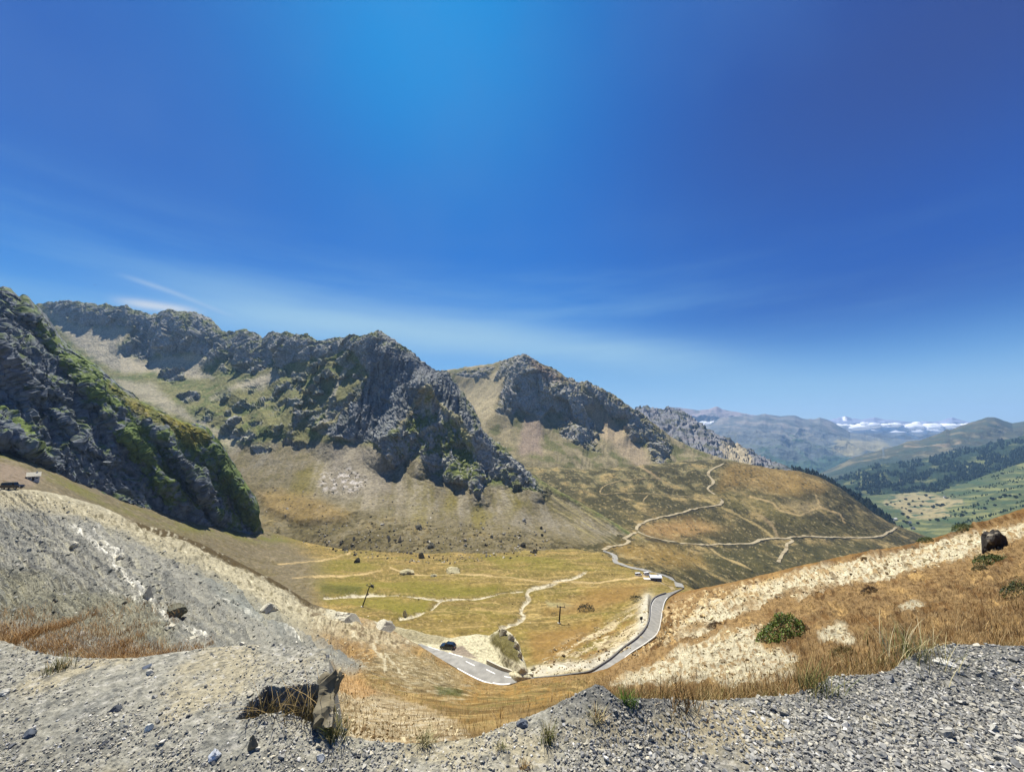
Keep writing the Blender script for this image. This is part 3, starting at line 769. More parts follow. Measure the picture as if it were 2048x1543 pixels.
    for cu, cv, w in ((700, 882, 40), (800, 916, 26), (838, 918, 30), (1008, 952, 30), (740, 886, 26), (925, 972, 26), (640, 876, 30)):
        q = np.abs(U + wp - cu - 0.05 * (V - cv)) / (w * (0.25 + np.maximum(V - cv, 0) / 110))
        tc_ = paint(tc_, (1 - sstep(q, 0.3, 1.1)) * sstep(V - cv, -5, 12) * (1 - sstep(V, 985, 1060)) * (0.35 + 0.5 * sstep(n2 + fan, -0.1, 0.2)), S(154, 144, 120))
    bw = sstep(poly_sd(U, V, [(640, 945), (700, 930), (740, 960), (715, 985), (640, 985)]) + wp, -8, 12)
    tc_ = paint(tc_, bw * sstep(n2, 0.05, 0.2), S(188, 180, 168))
    brown = sstep(V - np.interp(U, [480, 520, 620, 720, 800, 950, 1100, 1200], [945, 960, 975, 1010, 1030, 1040, 1060, 1075]) + wp * 1.5, -8, 25)
    tc_ = paint(tc_, brown * sstep(n + 0.5 * n2, -0.25, 0.2) * 0.85, S(96, 86, 50))
    tc_ = paint(tc_, brown * sstep(-n + 0.6 * n2, 0.05, 0.35) * 0.7, S(130, 114, 74))
    tc_ = paint(tc_, brown * sstep(n2, 0.1, 0.26) * 0.7, S(58, 54, 34))
    tc_ = paint(tc_, mound * 0.6, S(142, 118, 68))
    right = sstep(U - np.interp(V, [950, 1000, 1100], [1050, 1090, 1200]), -20, 20)
    fr = fbm(np.stack([(V - 0.62 * (U - 1060)) / 5, (U + V) / 160, U * 0], -1), 4, seed=94)
    tc_ = paint(tc_, right * sstep(fr, 0.0, 0.25) * 0.8, S(156, 144, 96))
    tc_ = paint(tc_, right * sstep(-fr, 0.05, 0.3) * 0.8, S(82, 78, 44))
    c = c * (1 - tal[..., None]) + tc_ * tal[..., None]
    rc = np.zeros(P.shape) + ROCK * KA
    rc = paint(rc, sstep(n + 0.6 * n2, 0.06, 0.3) * 0.55, S(98, 102, 104))
    rc = paint(rc, sstep(-n2 + 0.4 * n, 0.12, 0.3) * 0.6, S(140, 138, 128))
    g = sstep(n + 0.5 * n2 + 0.35 * mx + 0.25 * sstep(spur, 0, 30) - 0.1, 0.0, 0.25)
    slope = sstep(N[..., 2], 0.35, 0.75)
    rc = paint(rc, np.maximum(g * 0.45, ledge * sstep(n + n2, -0.25, 0.1)) * 0.9, S(112, 118, 58))
    rc = paint(rc, sstep(fbm(P / 3.0, 3, seed=392), 0.14, 0.3) * 0.4, S(70, 72, 58))
    rc = paint(rc, wall * 0.75, S(104, 108, 112))
    rc = paint(rc, wall * sstep(flute, 0.35, 0.7) * 0.5, S(140, 142, 138))
    rc = paint(rc, sstep(spur + wp, 0, 14) * sstep(n + 0.7 * n2 + 0.3 * ledge, -0.02, 0.2) * 0.85, S(108, 116, 54))
    rc = paint(rc, sstep(n2, 0.24, 0.34) * 0.6, S(190, 186, 174))
    c = c * (1 - rm[..., None]) + rc * rm[..., None]
    for ln, w, cc in (([(690, 740), (665, 790), (655, 830), (640, 862)], 3.0, S(170, 162, 140)), ([(853, 775), (838, 795), (818, 822), (800, 850)], 3.5, S(168, 156, 118)), ([(858, 775), (872, 795), (886, 815), (915, 840), (940, 880)], 3.5, S(168, 158, 112)), ([(900, 840), (928, 870), (945, 900)], 3, S(150, 146, 86)), ([(640, 862), (655, 850), (690, 815), (720, 790)], 3, S(150, 140, 96))):
        c = paint(c, (1 - sstep(line_d(U + wp * 0.7, V, ln), w * 0.5, w * 2)) * 0.8, cc)
    SURF['main'] = terrain('mountain', P, c, M_MTN, 'large rocky mountain with dark cliffs above a fan of scree, centre left', 'mountain')
    return U, V, P

main_mountain()

# ---- golden hill crossed by the zigzag roads -------------------------------------
def golden_hill():
    us = np.arange(1020, 1960, 1.5)
    top = [(1020, 930, 1000), (1200, 938, 960), (1300, 928, 970), (1380, 922, 990), (1440, 920, 1000), (1470, 922, 1000), (1500, 929, 1000), (1540, 937, 1000), (1600, 942, 985), (1640, 955, 965), (1680, 976, 945), (1720, 1004, 920), (1750, 1025, 900), (1780, 1044, 890), (1795, 1050, 885), (1830, 1063, 870), (1880, 1085, 850), (1960, 1120, 820)]
    mid = [(1020, 1000, 700), (1200, 1010, 720), (1300, 1000, 760), (1440, 992, 800), (1500, 1000, 800), (1600, 1012, 800), (1700, 1036, 800), (1780, 1062, 800), (1830, 1075, 815), (1880, 1095, 810), (1960, 1130, 790)]
    road = [(1020, 1060, 530), (1200, 1064, 530), (1280, 1066, 545), (1340, 1080, 565), (1400, 1086, 585), (1500, 1085, 640), (1600, 1077, 690), (1700, 1077, 740), (1780, 1075, 775), (1830, 1088, 785), (1880, 1105, 780), (1960, 1140, 760)]
    nr = [(1020, 1088, 470), (1200, 1094, 450), (1250, 1104, 425), (1300, 1112, 420), (1340, 1122, 420), (1400, 1135, 440), (1500, 1145, 490), (1600, 1138, 560), (1700, 1118, 650), (1830, 1112, 720), (1960, 1160, 700)]
    bot = [(1020, 1130, 420), (1200, 1118, 392), (1240, 1128, 358), (1300, 1148, 322), (1340, 1165, 305), (1400, 1190, 340), (1500, 1190, 420), (1600, 1180, 480), (1830, 1150, 640), (1960, 1190, 640)]
    low = [(u, v + 40, D * 0.98) for u, v, D in bot]
    U, V, D = loft([back_of(top, 80, 1.2), top, mid, road, nr, bot, low], us, [10, 60, 60, 40, 40, 14], sm_d=22, sm_v=4)
    P = unproj(U, V, D)
    N = grid_normals(P)
    fr = fbm(np.stack([(V - 0.75 * (U - 1400)) / 16, (U * 0.8 + V) / 120, U * 0], -1), 5, seed=101)
    P = P + N * (fbm(P / np.array([70, 70, 50]), 5, seed=102) * 7 + fr * 3.5 + fbm(P / 6, 3, seed=103) * 0.9)[..., None]
    n, n2 = fbm(P / 40, 5, seed=104), fbm(P / 6, 4, seed=105)
    c = np.zeros(P.shape) + S(108, 97, 60) * KA
    seam = (1 - sstep(V + 14 * n, 955, 1010)) * (1 - sstep(U, 1400, 1470))
    c = paint(c, seam, S(122, 114, 78))
    c = paint(c, sstep(n + 0.5 * fr, -0.12, 0.10) * 0.9, S(66, 62, 36))
    c = paint(c, sstep(-n - 0.3 * fr, 0.1, 0.3) * 0.7, S(158, 136, 88))
    c = paint(c, sstep(fbm(P / 14, 4, seed=306), 0.06, 0.22) * 0.6, S(58, 54, 32))
    for pl, cc, k in (([(1470, 925), (1600, 945), (1660, 970), (1640, 985), (1560, 985), (1480, 970), (1440, 985), (1440, 945)], S(158, 128, 72), 0.6),
                      ([(1280, 1050), (1330, 1040), (1400, 1042), (1460, 1058), (1420, 1068), (1340, 1076), (1295, 1068)], S(164, 130, 80), 0.7),
                      ([(1210, 1094), (1260, 1082), (1330, 1090), (1400, 1110), (1420, 1135), (1330, 1130), (1260, 1112)], S(150, 122, 64), 0.6),
                      ([(1395, 1000), (1450, 985), (1500, 985), (1620, 1040), (1700, 1060), (1760, 1070), (1640, 1062), (1520, 1030), (1450, 1010)], S(136, 124, 70), 0.3),
                      ([(1570, 1010), (1640, 1000), (1650, 1015), (1600, 1025)], S(180, 158, 110), 0.6),
                      ([(1100, 985), (1180, 1000), (1260, 1040), (1240, 1052), (1160, 1025)], S(74, 70, 42), 0.6),
                      ([(1290, 1005), (1400, 1000), (1420, 1008), (1330, 1030), (1290, 1036)], S(66, 62, 38), 0.75),
                      ([(1460, 1040), (1560, 1050), (1700, 1068), (1600, 1070), (1470, 1080), (1400, 1078)], S(78, 72, 42), 0.6),
                      ([(1400, 1100), (1540, 1090), (1700, 1082), (1760, 1090), (1640, 1130), (1500, 1150), (1420, 1140)], S(76, 72, 40), 0.7)):
        c = patch(c, U, V, pl, cc, 12, 14 * n + 8 * n2, k)
    c = paint(c, sstep(n2 + 0.3 * fr, 0.16, 0.3) * 0.8, S(48, 50, 30))
    c = paint(c, sstep(-n2, 0.2, 0.34) * 0.5, S(182, 164, 118))
    for ln, w, cc in (([(1500, 990), (1545, 1005), (1560, 1020), (1600, 1030), (1640, 1012), (1630, 990)], 1.5, S(176, 152, 104)), ([(1410, 1000), (1480, 1030), (1530, 1060), (1545, 1074)], 2.0, S(166, 146, 96)), ([(1413, 1090), (1450, 1115), (1500, 1140)], 2.0, S(176, 154, 104)), ([(1640, 1015), (1680, 1030), (1690, 1045)], 1.5, S(170, 146, 100)), ([(1320, 957), (1300, 945), (1270, 925)], 1.5, S(150, 130, 96)), ([(1555, 1070), (1545, 1050), (1520, 1030)], 2.5, S(150, 130, 92))):
        c = paint(c, (1 - sstep(line_d(U + 5 * n2, V, ln), w * 0.5, w * 1.8)) * 0.8, cc)
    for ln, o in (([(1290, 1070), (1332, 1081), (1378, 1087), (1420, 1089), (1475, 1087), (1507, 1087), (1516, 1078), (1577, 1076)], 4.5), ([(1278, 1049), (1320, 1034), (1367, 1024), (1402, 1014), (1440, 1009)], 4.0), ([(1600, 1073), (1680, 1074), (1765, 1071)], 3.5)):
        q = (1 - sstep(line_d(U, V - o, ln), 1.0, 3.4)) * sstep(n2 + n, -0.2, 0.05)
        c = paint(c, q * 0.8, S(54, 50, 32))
    SURF['golden'] = terrain('hill', P, c, M_MEADOW, 'golden brown hill crossed by pale zigzag roads, right of centre', 'hill')

golden_hill()

# ---- dark crag on the left -------------------------------------------------------
def crag():
    us = np.arange(-420, 526, 1.4)
    sky = [(-420, 420, 330), (-100, 545, 340), (-20, 582, 344), (2, 577, 345), (14, 575, 346), (24, 580, 348), (32, 592, 350), (40, 596, 352), (48, 591, 354), (56, 597, 355), (66, 610, 358), (78, 620, 362), (90, 634, 366), (105, 660, 372), (120, 680, 375), (140, 698, 378), (165, 716, 380), (190, 734, 383), (220, 756, 386), (250, 780, 390), (280, 802, 394), (310, 816, 398), (345, 835, 402), (380, 846, 406),
           (400, 849, 408), (415, 856, 410), (430, 873, 413), (442, 890, 415), (455, 908, 417), (470, 935, 420), (490, 966, 425), (505, 990, 429), (514, 1010, 432), (517, 1040, 434), (518, 1058, 436), (526, 1066, 437)]
    mid = [(-420, 700, 285), (0, 735, 290), (105, 800, 306), (220, 868, 326), (345, 938, 365), (410, 962, 394), (450, 988, 410), (490, 1022, 423), (516, 1052, 433), (526, 1067, 437)]
    base = [(-420, 820, 242), (0, 888, 252), (54, 906, 257), (116, 943, 270), (156, 961, 278), (232, 993, 302), (290, 1015, 322), (356, 1032, 350), (399, 1038, 375), (440, 1048, 400), (472, 1057, 418), (512, 1062, 433), (526, 1068, 437)]
    low = [(u, v + 16, D * 0.985) for u, v, D in base]
    jit = 2.5 * fbm(np.stack([us / 8, us * 0 + 7, us * 0], -1), 4, seed=113) * np.interp(us, [200, 330, 420, 500], [1, 0.3, 0.5, 0.4])
    U, V, D = loft([back_of(sky, 200, 1.3), sky, mid, base, low], us, [12, 170, 150, 8], sm_d=10, vjit=[None, jit, None, None, None])
    wp = 7 * fbm(uv3(U, V, 24), 5, seed=114)
    # the rib at the lower left, and the dark cleft
    rib = poly_sd(U, V, [(-420, 700), (0, 818), (38, 846), (74, 878), (104, 910), (120, 946), (60, 915), (0, 895), (-420, 840)])
    D = D * (1 - 0.07 * sstep(rib + wp * 0.5, -2, 26))
    cleft = line_d(U + wp * 0.5, V, [(150, 740), (143, 765), (136, 785), (142, 820), (150, 850), (152, 900)])
    D = D * (1 + 0.022 * np.exp(-(cleft / 6.0) ** 2) * sstep(V, 730, 770) * (1 - sstep(V, 860, 910)))
    rl = np.random.default_rng(5)
    cr = []
    for u0 in np.arange(-380, 480, 26):
        v0 = np.interp(u0, [p[0] for p in sky], [p[1] for p in sky]) + rl.uniform(10, 90)
        L = rl.uniform(90, 260)
        ln = [(u0 + L * t + rl.uniform(-5, 5), v0 + L * t * rl.uniform(1.1, 1.35)) for t in np.linspace(0, 1, 6)]
        cr.append((ln, rl.uniform(11, 24), rl.uniform(0.012, 0.028)))
    D = tents(D, U + wp, V, cr)
    for ln, w, a in (([(165, 735), (215, 800), (260, 840), (300, 900), (335, 960), (350, 1020)], 22, 0.012), ([(330, 850), (380, 900), (430, 960), (470, 1010), (500, 1050)], 16, 0.010), ([(400, 870), (445, 930), (490, 1000), (510, 1050)], 12, 0.014), ([(30, 640), (60, 720), (110, 790), (130, 830)], 20, 0.02)):
        d = line_d(U + wp, V, ln)
        D = D * (1 - a * np.exp(-(d / w) ** 2))
    P = unproj(U, V, D)
    N = grid_normals(P)
    ang = math.radians(52)
    a, b = U * math.cos(ang) + V * math.sin(ang), -U * math.sin(ang) + V * math.cos(ang)
    st = np.stack([a / 90, b / 15, U * 0], -1)
    edge = sstep(V - np.interp(U, [p[0] for p in sky], [p[1] for p in sky]), 2, 30)
    fm_ = facets(P + 6 * np.stack([noise(P / 20, 421), noise(P / 20, 422), noise(P / 20, 423)], -1), (15, 15, 26), 424) * 2.8 + facets(P, (5.5, 5.5, 8), 425) * 1.8
    P = P + N * (fm_ * (0.35 + 0.65 * edge))[..., None]
    P = P + N * (0.95 * (fbm(st, 5, gain=0.42, seed=115, ridged=True) * 5.5 + fbm(P / 9, 4, gain=0.42, seed=116) * 1.3 + fbm(P / np.array([40, 40, 55]), 4, gain=0.42, seed=117, ridged=True) * 6 - 4 + fbm(P / 3.2, 3, seed=217, ridged=True) * 0.8) * (0.35 + 0.65 * edge))[..., None]
    N1 = grid_normals(P)
    for _ in range(3):
        N1 = (N1 + np.roll(N1, 1, 0) + np.roll(N1, -1, 0) + np.roll(N1, 1, 1) + np.roll(N1, -1, 1)) / 5
    ledge = sstep(N1[..., 2], 0.45, 0.68)
    n, n2 = fbm(P / 16, 5, seed=118), fbm(P / 4, 4, seed=119)
    strk = fbm(st, 4, seed=120)
    c = np.zeros(P.shape) + S(116, 121, 124) * KA
    c = paint(c, sstep(n2, 0.0, 0.25) * 0.7, S(76, 82, 88))
    c = paint(c, sstep(-n2 + 0.3 * strk, 0.1, 0.3) * 0.6, S(130, 136, 138))
    rim = V - np.interp(U, [p[0] for p in sky], [p[1] for p in sky])
    gm = (1 - sstep(rim, 10, 120)) * sstep(U, 60, 140) * 0.25 + sstep(U, 230, 420) * 0.14
    for ln, w in (([(165, 735), (215, 800), (260, 840), (300, 900), (335, 950)], 26), ([(360, 850), (420, 930), (470, 1000), (490, 1040)], 40), ([(60, 650), (110, 700), (150, 730)], 22), ([(0, 825), (40, 858), (80, 900)], 16), ([(250, 860), (310, 960), (360, 1000)], 22)):
        gm = gm + 0.42 * np.exp(-(line_d(U + wp, V, ln) / w) ** 2)
    c = paint(c, np.clip(sstep(gm + 0.8 * n + 0.7 * n2 + 0.5 * strk, 0.34, 0.6) + 0.8 * ledge * sstep(n + 0.6 * n2, -0.2, 0.1), 0, 1) * 0.9, S(108, 124, 52))
    shoulder = poly_sd(U, V, [(205, 760), (250, 783), (310, 818), (380, 848), (415, 862), (425, 885), (390, 900), (330, 868), (270, 825), (225, 790)])
    c = paint(c, sstep(shoulder + wp, -4, 10) * 0.85, S(136, 124, 48))
    c = paint(c, sstep(shoulder + wp, -4, 10) * sstep(strk, 0.0, 0.2) * 0.7, S(92, 100, 40))
    c = paint(c, sstep(n2 + 0.5 * strk, 0.18, 0.34) * 0.5, S(50, 58, 38))
    c = paint(c, sstep(-n2 - 0.3 * n, 0.22, 0.34) * 0.5, S(140, 142, 132))
    SURF['crag'] = terrain('rock_face', P, c, M_MTN, 'steep dark crag streaked with green grass on the left', 'cliff')

crag()
# ---- valley floor (meadow, stream, ravine side) ------------------------------------
STREAMS = [([(1172, 1144), (1150, 1152), (1128, 1158), (1110, 1163), (1098, 1168), (1084, 1172), (1068, 1177), (1058, 1183), (1054, 1190), (1058, 1198), (1050, 1206), (1044, 1214), (1042, 1222), (1048, 1230), (1040, 1238), (1032, 1246), (1016, 1253), (1002, 1258)], 3.2),
           ([(648, 1194), (700, 1188), (750, 1187), (800, 1191), (850, 1197), (880, 1201), (920, 1198), (960, 1194), (1000, 1188), (1045, 1183)], 1.6),
           ([(882, 1202), (868, 1212), (858, 1219), (840, 1225), (820, 1231), (800, 1233)], 1.6)]
TRACKS = [([(556, 1127), (600, 1126), (640, 1121), (672, 1114), (700, 1104)], 1.3), ([(585, 1156), (640, 1154), (690, 1154), (720, 1147), (760, 1141)], 1.2),
          ([(780, 1136), (810, 1146), (850, 1150), (900, 1149), (960, 1149), (1010, 1152), (1060, 1157), (1110, 1163), (1160, 1162), (1200, 1163), (1240, 1159), (1270, 1156), (1296, 1151)], 1.5),
          ([(1130, 1150), (1000, 1118), (1060, 1120), (1100, 1126)], 0.0)]

def valley_floor():
    us = np.arange(-420, 1440, 1.5)
    a = [(-420, 800, 245), (0, 884, 262), (60, 905, 268), (116, 938, 284), (232, 988, 314), (356, 1027, 356), (440, 1044, 410), (512, 1056, 440), (560, 1068, 460), (600, 1074, 470), (700, 1084, 480), (900, 1096, 440), (1050, 1090, 450), (1150, 1096, 440), (1200, 1108, 415), (1240, 1121, 375), (1300, 1142, 330), (1340, 1160, 308), (1440, 1196, 290)]
    b = [(-420, 880, 190), (0, 940, 205), (116, 970, 232), (232, 1015, 267), (356, 1062, 300), (512, 1100, 362), (600, 1112, 380), (700, 1116, 385), (1000, 1121, 372), (1150, 1121, 372), (1200, 1126, 362), (1300, 1152, 302), (1340, 1168, 285), (1440, 1202, 272)]
    cc = [(-420, 970, 150), (0, 1010, 160), (116, 1036, 182), (232, 1068, 217), (356, 1108, 252), (512, 1146, 297), (600, 1160, 292), (700, 1165, 287), (1000, 1170, 280), (1200, 1170, 274), (1300, 1170, 262), (1350, 1182, 225), (1440, 1210, 212)]
    d = [(-420, 1050, 122), (0, 1085, 132), (356, 1162, 202), (512, 1202, 240), (600, 1211, 228), (700, 1220, 216), (1000, 1221, 214), (1150, 1220, 209), (1250, 1214, 203), (1290, 1196, 198), (1320, 1194, 192), (1350, 1195, 187), (1440, 1220, 182)]
    e = [(-420, 1120, 100), (0, 1160, 105), (512, 1262, 188), (600, 1262, 180), (800, 1263, 174), (1000, 1265, 170), (1100, 1266, 166), (1150, 1265, 163), (1200, 1262, 158), (1250, 1250, 150), (1280, 1236, 143), (1300, 1226, 143), (1340, 1224, 148), (1440, 1230, 155)]
    f = [(-420, 1200, 90), (0, 1240, 92), (600, 1330, 126), (800, 1322, 125), (1000, 1320, 122), (1040, 1335, 113), (1060, 1330, 113), (1100, 1318, 118), (1150, 1318, 114), (1200, 1311, 113), (1240, 1296, 114), (1270, 1280, 119), (1300, 1263, 124), (1340, 1252, 127), (1440, 1255, 130)]
    g = [(-420, 1300, 80), (0, 1320, 82), (600, 1390, 98), (1000, 1378, 93), (1060, 1366, 95), (1130, 1358, 97), (1200, 1349, 100), (1260, 1318, 109), (1310, 1292, 119), (1340, 1282, 121), (1440, 1290, 120)]
    U, V, D = loft([a, b, cc, d, e, f, g], us, [36, 40, 40, 40, 44, 34], sm_d=14, sm_v=6)
    P = unproj(U, V, D)
    n, n2 = fbm(P / np.array([26, 26, 26]), 5, seed=131), fbm(P / 3.5, 4, seed=132)
    hum = fbm(P / np.array([34, 20, 30]), 4, seed=133)
    low = sstep(V, 1225, 1270)
    dz = hum * 3.4 * sstep(V - 0.1 * np.abs(U - 900) * 0, 1085, 1120) + n2 * 0.8 + low * n * 1.6
    wet = np.full(U.shape, 1e3)
    for ln, w in STREAMS:
        dd = line_d(U + 3 * n2, V + 1.2 * n, ln) / w
        wet = np.minimum(wet, dd / np.clip(0.75 + 1.5 * n + 0.9 * n2, 0.35, 1.8))
    dz -= 0.9 * np.exp(-(wet / 2.0) ** 2)
    for pl, h in (([(640, 1170), (760, 1172), (740, 1184), (640, 1186)], 1.0), ([(720, 1208), (800, 1210), (860, 1212), (820, 1226), (740, 1218)], -1.0), ([(1150, 1110), (1230, 1096), (1230, 1120), (1160, 1124)], 2.0), ([(900, 1165), (1000, 1160), (1020, 1180), (920, 1186)], 1.2)):
        dz += h * sstep(poly_sd(U, V, pl) + 4 * n, 0, 10)
    dz -= 4.5 * sstep(U, 1294, 1306) * sstep(V, 1183, 1196)
    P[..., 2] += dz
    c = np.zeros(P.shape) + S(124, 107, 58) * KA
    c = paint(c, sstep(n + 0.4 * hum, 0.0, 0.25) * 0.8, S(134, 118, 56))
    c = paint(c, sstep(-n + 0.5 * n2, 0.1, 0.35) * 0.6, S(176, 148, 86))
    c = paint(c, sstep(fbm(P / np.array([60, 14, 30]), 4, seed=331), 0.0, 0.25) * 0.65, S(112, 104, 48))
    c = paint(c, sstep(fbm(P / np.array([22, 5, 12]), 4, seed=332), 0.1, 0.28) * 0.6, S(96, 82, 40))
    c = paint(c, sstep(-fbm(P / np.array([30, 7, 12]), 4, seed=333), 0.14, 0.3) * 0.5, S(190, 164, 104))
    c = paint(c, sstep(fbm(P / np.array([2.6, 1.2, 1.5]), 4, seed=337), 0.06, 0.24) * 0.55, S(98, 84, 44))
    c = paint(c, sstep(-fbm(P / np.array([2.0, 1.0, 1.5]), 4, seed=338), 0.1, 0.26) * 0.45, S(186, 160, 104))
    # greener wet bands along the flats
    for pl, k in (([(600, 1160), (790, 1160), (900, 1172), (1000, 1172), (990, 1186), (880, 1192), (760, 1182), (640, 1190)], 0.75), ([(640, 1196), (760, 1192), (860, 1204), (850, 1220), (800, 1228), (740, 1214), (660, 1206)], 0.8), ([(600, 1128), (720, 1118), (760, 1136), (640, 1148)], 0.5), ([(960, 1112), (1060, 1108), (1130, 1120), (1000, 1132)], 0.6), ([(1000, 1130), (1150, 1128), (1180, 1140), (1060, 1148)], 0.45)):
        c = patch(c, U, V, pl, S(118, 112, 42), 8, 10 * n, k)
    c = patch(c, U, V, [(640, 1172), (730, 1174), (716, 1184), (640, 1188)], S(74, 78, 34), 4, 4 * n, 0.7)
    c = patch(c, U, V, [(1092, 1203), (1140, 1204), (1160, 1212), (1130, 1220), (1095, 1214)], S(156, 148, 104), 4, 4 * n, 0.8)
    for pl in ([(1090, 1222), (1170, 1226), (1240, 1205), (1290, 1180), (1300, 1165), (1240, 1170), (1170, 1190)], [(1060, 1270), (1120, 1258), (1200, 1240), (1150, 1300), (1080, 1330), (1060, 1310)]):
        c = patch(c, U, V, pl, S(140, 108, 58), 14, 14 * n, 0.7)
    # brown slope below the crag
    left = sstep(np.interp(V, [900, 1000, 1060, 1120, 1180], [300, 420, 560, 640, 640]) - U + 30 * n, -30, 40)
    lc = np.zeros(P.shape) + S(112, 102, 78) * KA
    lc = paint(lc, sstep(fbm(P / 8, 5, seed=335), 0.05, 0.25) * 0.6, S(96, 86, 60))
    lc = paint(lc, sstep(-fbm(P / 5, 4, seed=336), 0.12, 0.3) * 0.5, S(150, 136, 106))
    lc = paint(lc, sstep(n2 + n, 0.0, 0.3) * 0.6, S(104, 94, 58))
    gb = np.exp(-((V - np.interp(U, [0, 116, 232, 356, 512], [912, 962, 1012, 1052, 1076])) / 9.0) ** 2)
    lc = paint(lc, gb * sstep(n + 0.5 * n2, -0.3, 0.2) * 0.8, S(106, 106, 44))
    lc = patch(lc, U, V, [(0, 925), (40, 930), (90, 955), (60, 975), (0, 960)], S(134, 118, 100), 8, 12 * n, 0.8)
    c = c * (1 - left[..., None]) + lc * left[..., None]
    # pale stony ribs on the slope under the road
    rb = fbm(np.stack([(V + 0.55 * (U - 1200)) / 11, (U - V) / 90, U * 0], -1), 4, seed=134)
    under = sstep(poly_sd(U, V, [(1080, 1335), (1100, 1300), (1170, 1265), (1240, 1230), (1290, 1195), (1300, 1230), (1260, 1300), (1190, 1335), (1120, 1350)]) + 10 * n, -8, 10)
    c = paint(c, under * sstep(rb + 0.5 * n2, -0.02, 0.16) * 0.9, S(196, 180, 142))
    c = paint(c, under * sstep(n2, 0.1, 0.25) * 0.6, S(112, 90, 56))
    c = paint(c, under * sstep(-rb, 0.1, 0.3) * 0.6, S(140, 104, 52))
    edge = np.exp(-(line_d(U, V, [(1060, 1352), (1120, 1344), (1180, 1336), (1225, 1312), (1260, 1288), (1282, 1262), (1288, 1235), (1290, 1212), (1296, 1196)]) / 12.0) ** 2)
    c = paint(c, edge * 0.9, S(196, 190, 168))
    # streams and footpaths
    c = paint(c, sstep(1.6 - wet, 0, 0.8), S(196, 186, 156))
    c = paint(c, sstep(1.4 - wet, 0, 0.8) * sstep(n2, 0.0, 0.15) * 0.7, S(120, 110, 84))
    c = paint(c, sstep(wet, 1.3, 1.8) * (1 - sstep(wet, 2.0, 3.4)) * 0.4 * sstep(n2, -0.1, 0.1), S(70, 62, 36))
    for ln, w in TRACKS:
        if w > 0:
            c = paint(c, (1 - sstep(line_d(U + 2 * n2, V + 1.0 * n, ln), w * 0.6, w * 1.6)) * (0.45 + 0.4 * sstep(n, -0.2, 0.1)), S(190, 166, 116))
    c = paint(c, sstep(n2, 0.2, 0.32) * 0.45, S(88, 72, 38))
    SURF['floor'] = terrain('valley_floor', P, c, M_MEADOW, 'golden meadow floor of the valley with pale stream beds and footpaths', 'meadow', smooth=True)

valley_floor()

# ---- near slopes: grey scree spur (left), grassy basin, pale striped hillside (right) ---
CREST = [(-420, 850, 120), (0, 975, 113), (60, 979, 113), (100, 984, 113), (130, 990, 113), (200, 1010, 113), (250, 1035, 114), (290, 1050, 115), (340, 1062, 116), (400, 1085, 118), (440, 1105, 119), (500, 1135, 120), (560, 1165, 120), (585, 1182, 120), (610, 1198, 120), (625, 1208, 120), (655, 1217, 119), (700, 1228, 118), (745, 1240, 117), (790, 1262, 115), (838, 1290, 112), (900, 1329, 103), (960, 1362, 97), (1000, 1370, 94), (1020, 1370, 94), (1040, 1362, 95), (1062, 1357, 96), (1100, 1353, 97), (1140, 1349, 98), (1180, 1346, 99), (1215, 1336, 101),
         (1250, 1314, 108), (1285, 1292, 117), (1316, 1272, 128), (1324, 1240, 145), (1332, 1205, 170), (1345, 1190, 186), (1360, 1184, 192), (1400, 1176, 188), (1440, 1168, 176), (1470, 1162, 166), (1500, 1155, 156), (1560, 1140, 141), (1620, 1126, 127), (1700, 1108, 113), (1740, 1101, 106), (1780, 1096, 100), (1830, 1085, 93), (1880, 1071, 86), (1940, 1051, 78), (2000, 1031, 70), (2048, 1016, 65), (2300, 935, 52), (2800, 780, 40)]
PALE = [[(1352, 1250), (1392, 1218), (1446, 1192), (1500, 1172), (1556, 1154), (1629, 1134), (1775, 1108), (1884, 1082), (1976, 1057), (2060, 1040), (2300, 950), (2300, 1000), (2060, 1072), (1968, 1110), (1848, 1142), (1757, 1160), (1700, 1166), (1629, 1190), (1560, 1196), (1501, 1226), (1430, 1246), (1390, 1262), (1330, 1290)],
        [(1215, 1372), (1240, 1352), (1300, 1334), (1360, 1300), (1420, 1280), (1470, 1258), (1525, 1246), (1516, 1276), (1530, 1292), (1565, 1296), (1598, 1310), (1590, 1340), (1570, 1352), (1520, 1366), (1466, 1374), (1420, 1366), (1350, 1362), (1290, 1368), (1240, 1380)],
        [(1632, 1262), (1660, 1252), (1690, 1250), (1712, 1276), (1706, 1290), (1668, 1284), (1640, 1280)],
        [(1800, 1216), (1826, 1200), (1848, 1206), (1838, 1222), (1812, 1226)],
        [(1380, 1268), (1420, 1250), (1440, 1256), (1410, 1276), (1390, 1282)]]
STRIPE = [[(1330, 1262), (1500, 1204), (1560, 1190), (1640, 1168), (1690, 1160), (1700, 1168), (1600, 1200), (1480, 1240), (1340, 1290)]]
GREYS = [(-420, 860), (0, 1000), (130, 1020), (240, 1060), (330, 1110), (420, 1150), (520, 1210), (600, 1262), (680, 1300), (730, 1330), (700, 1345), (640, 1330), (560, 1320), (-420, 1320)]

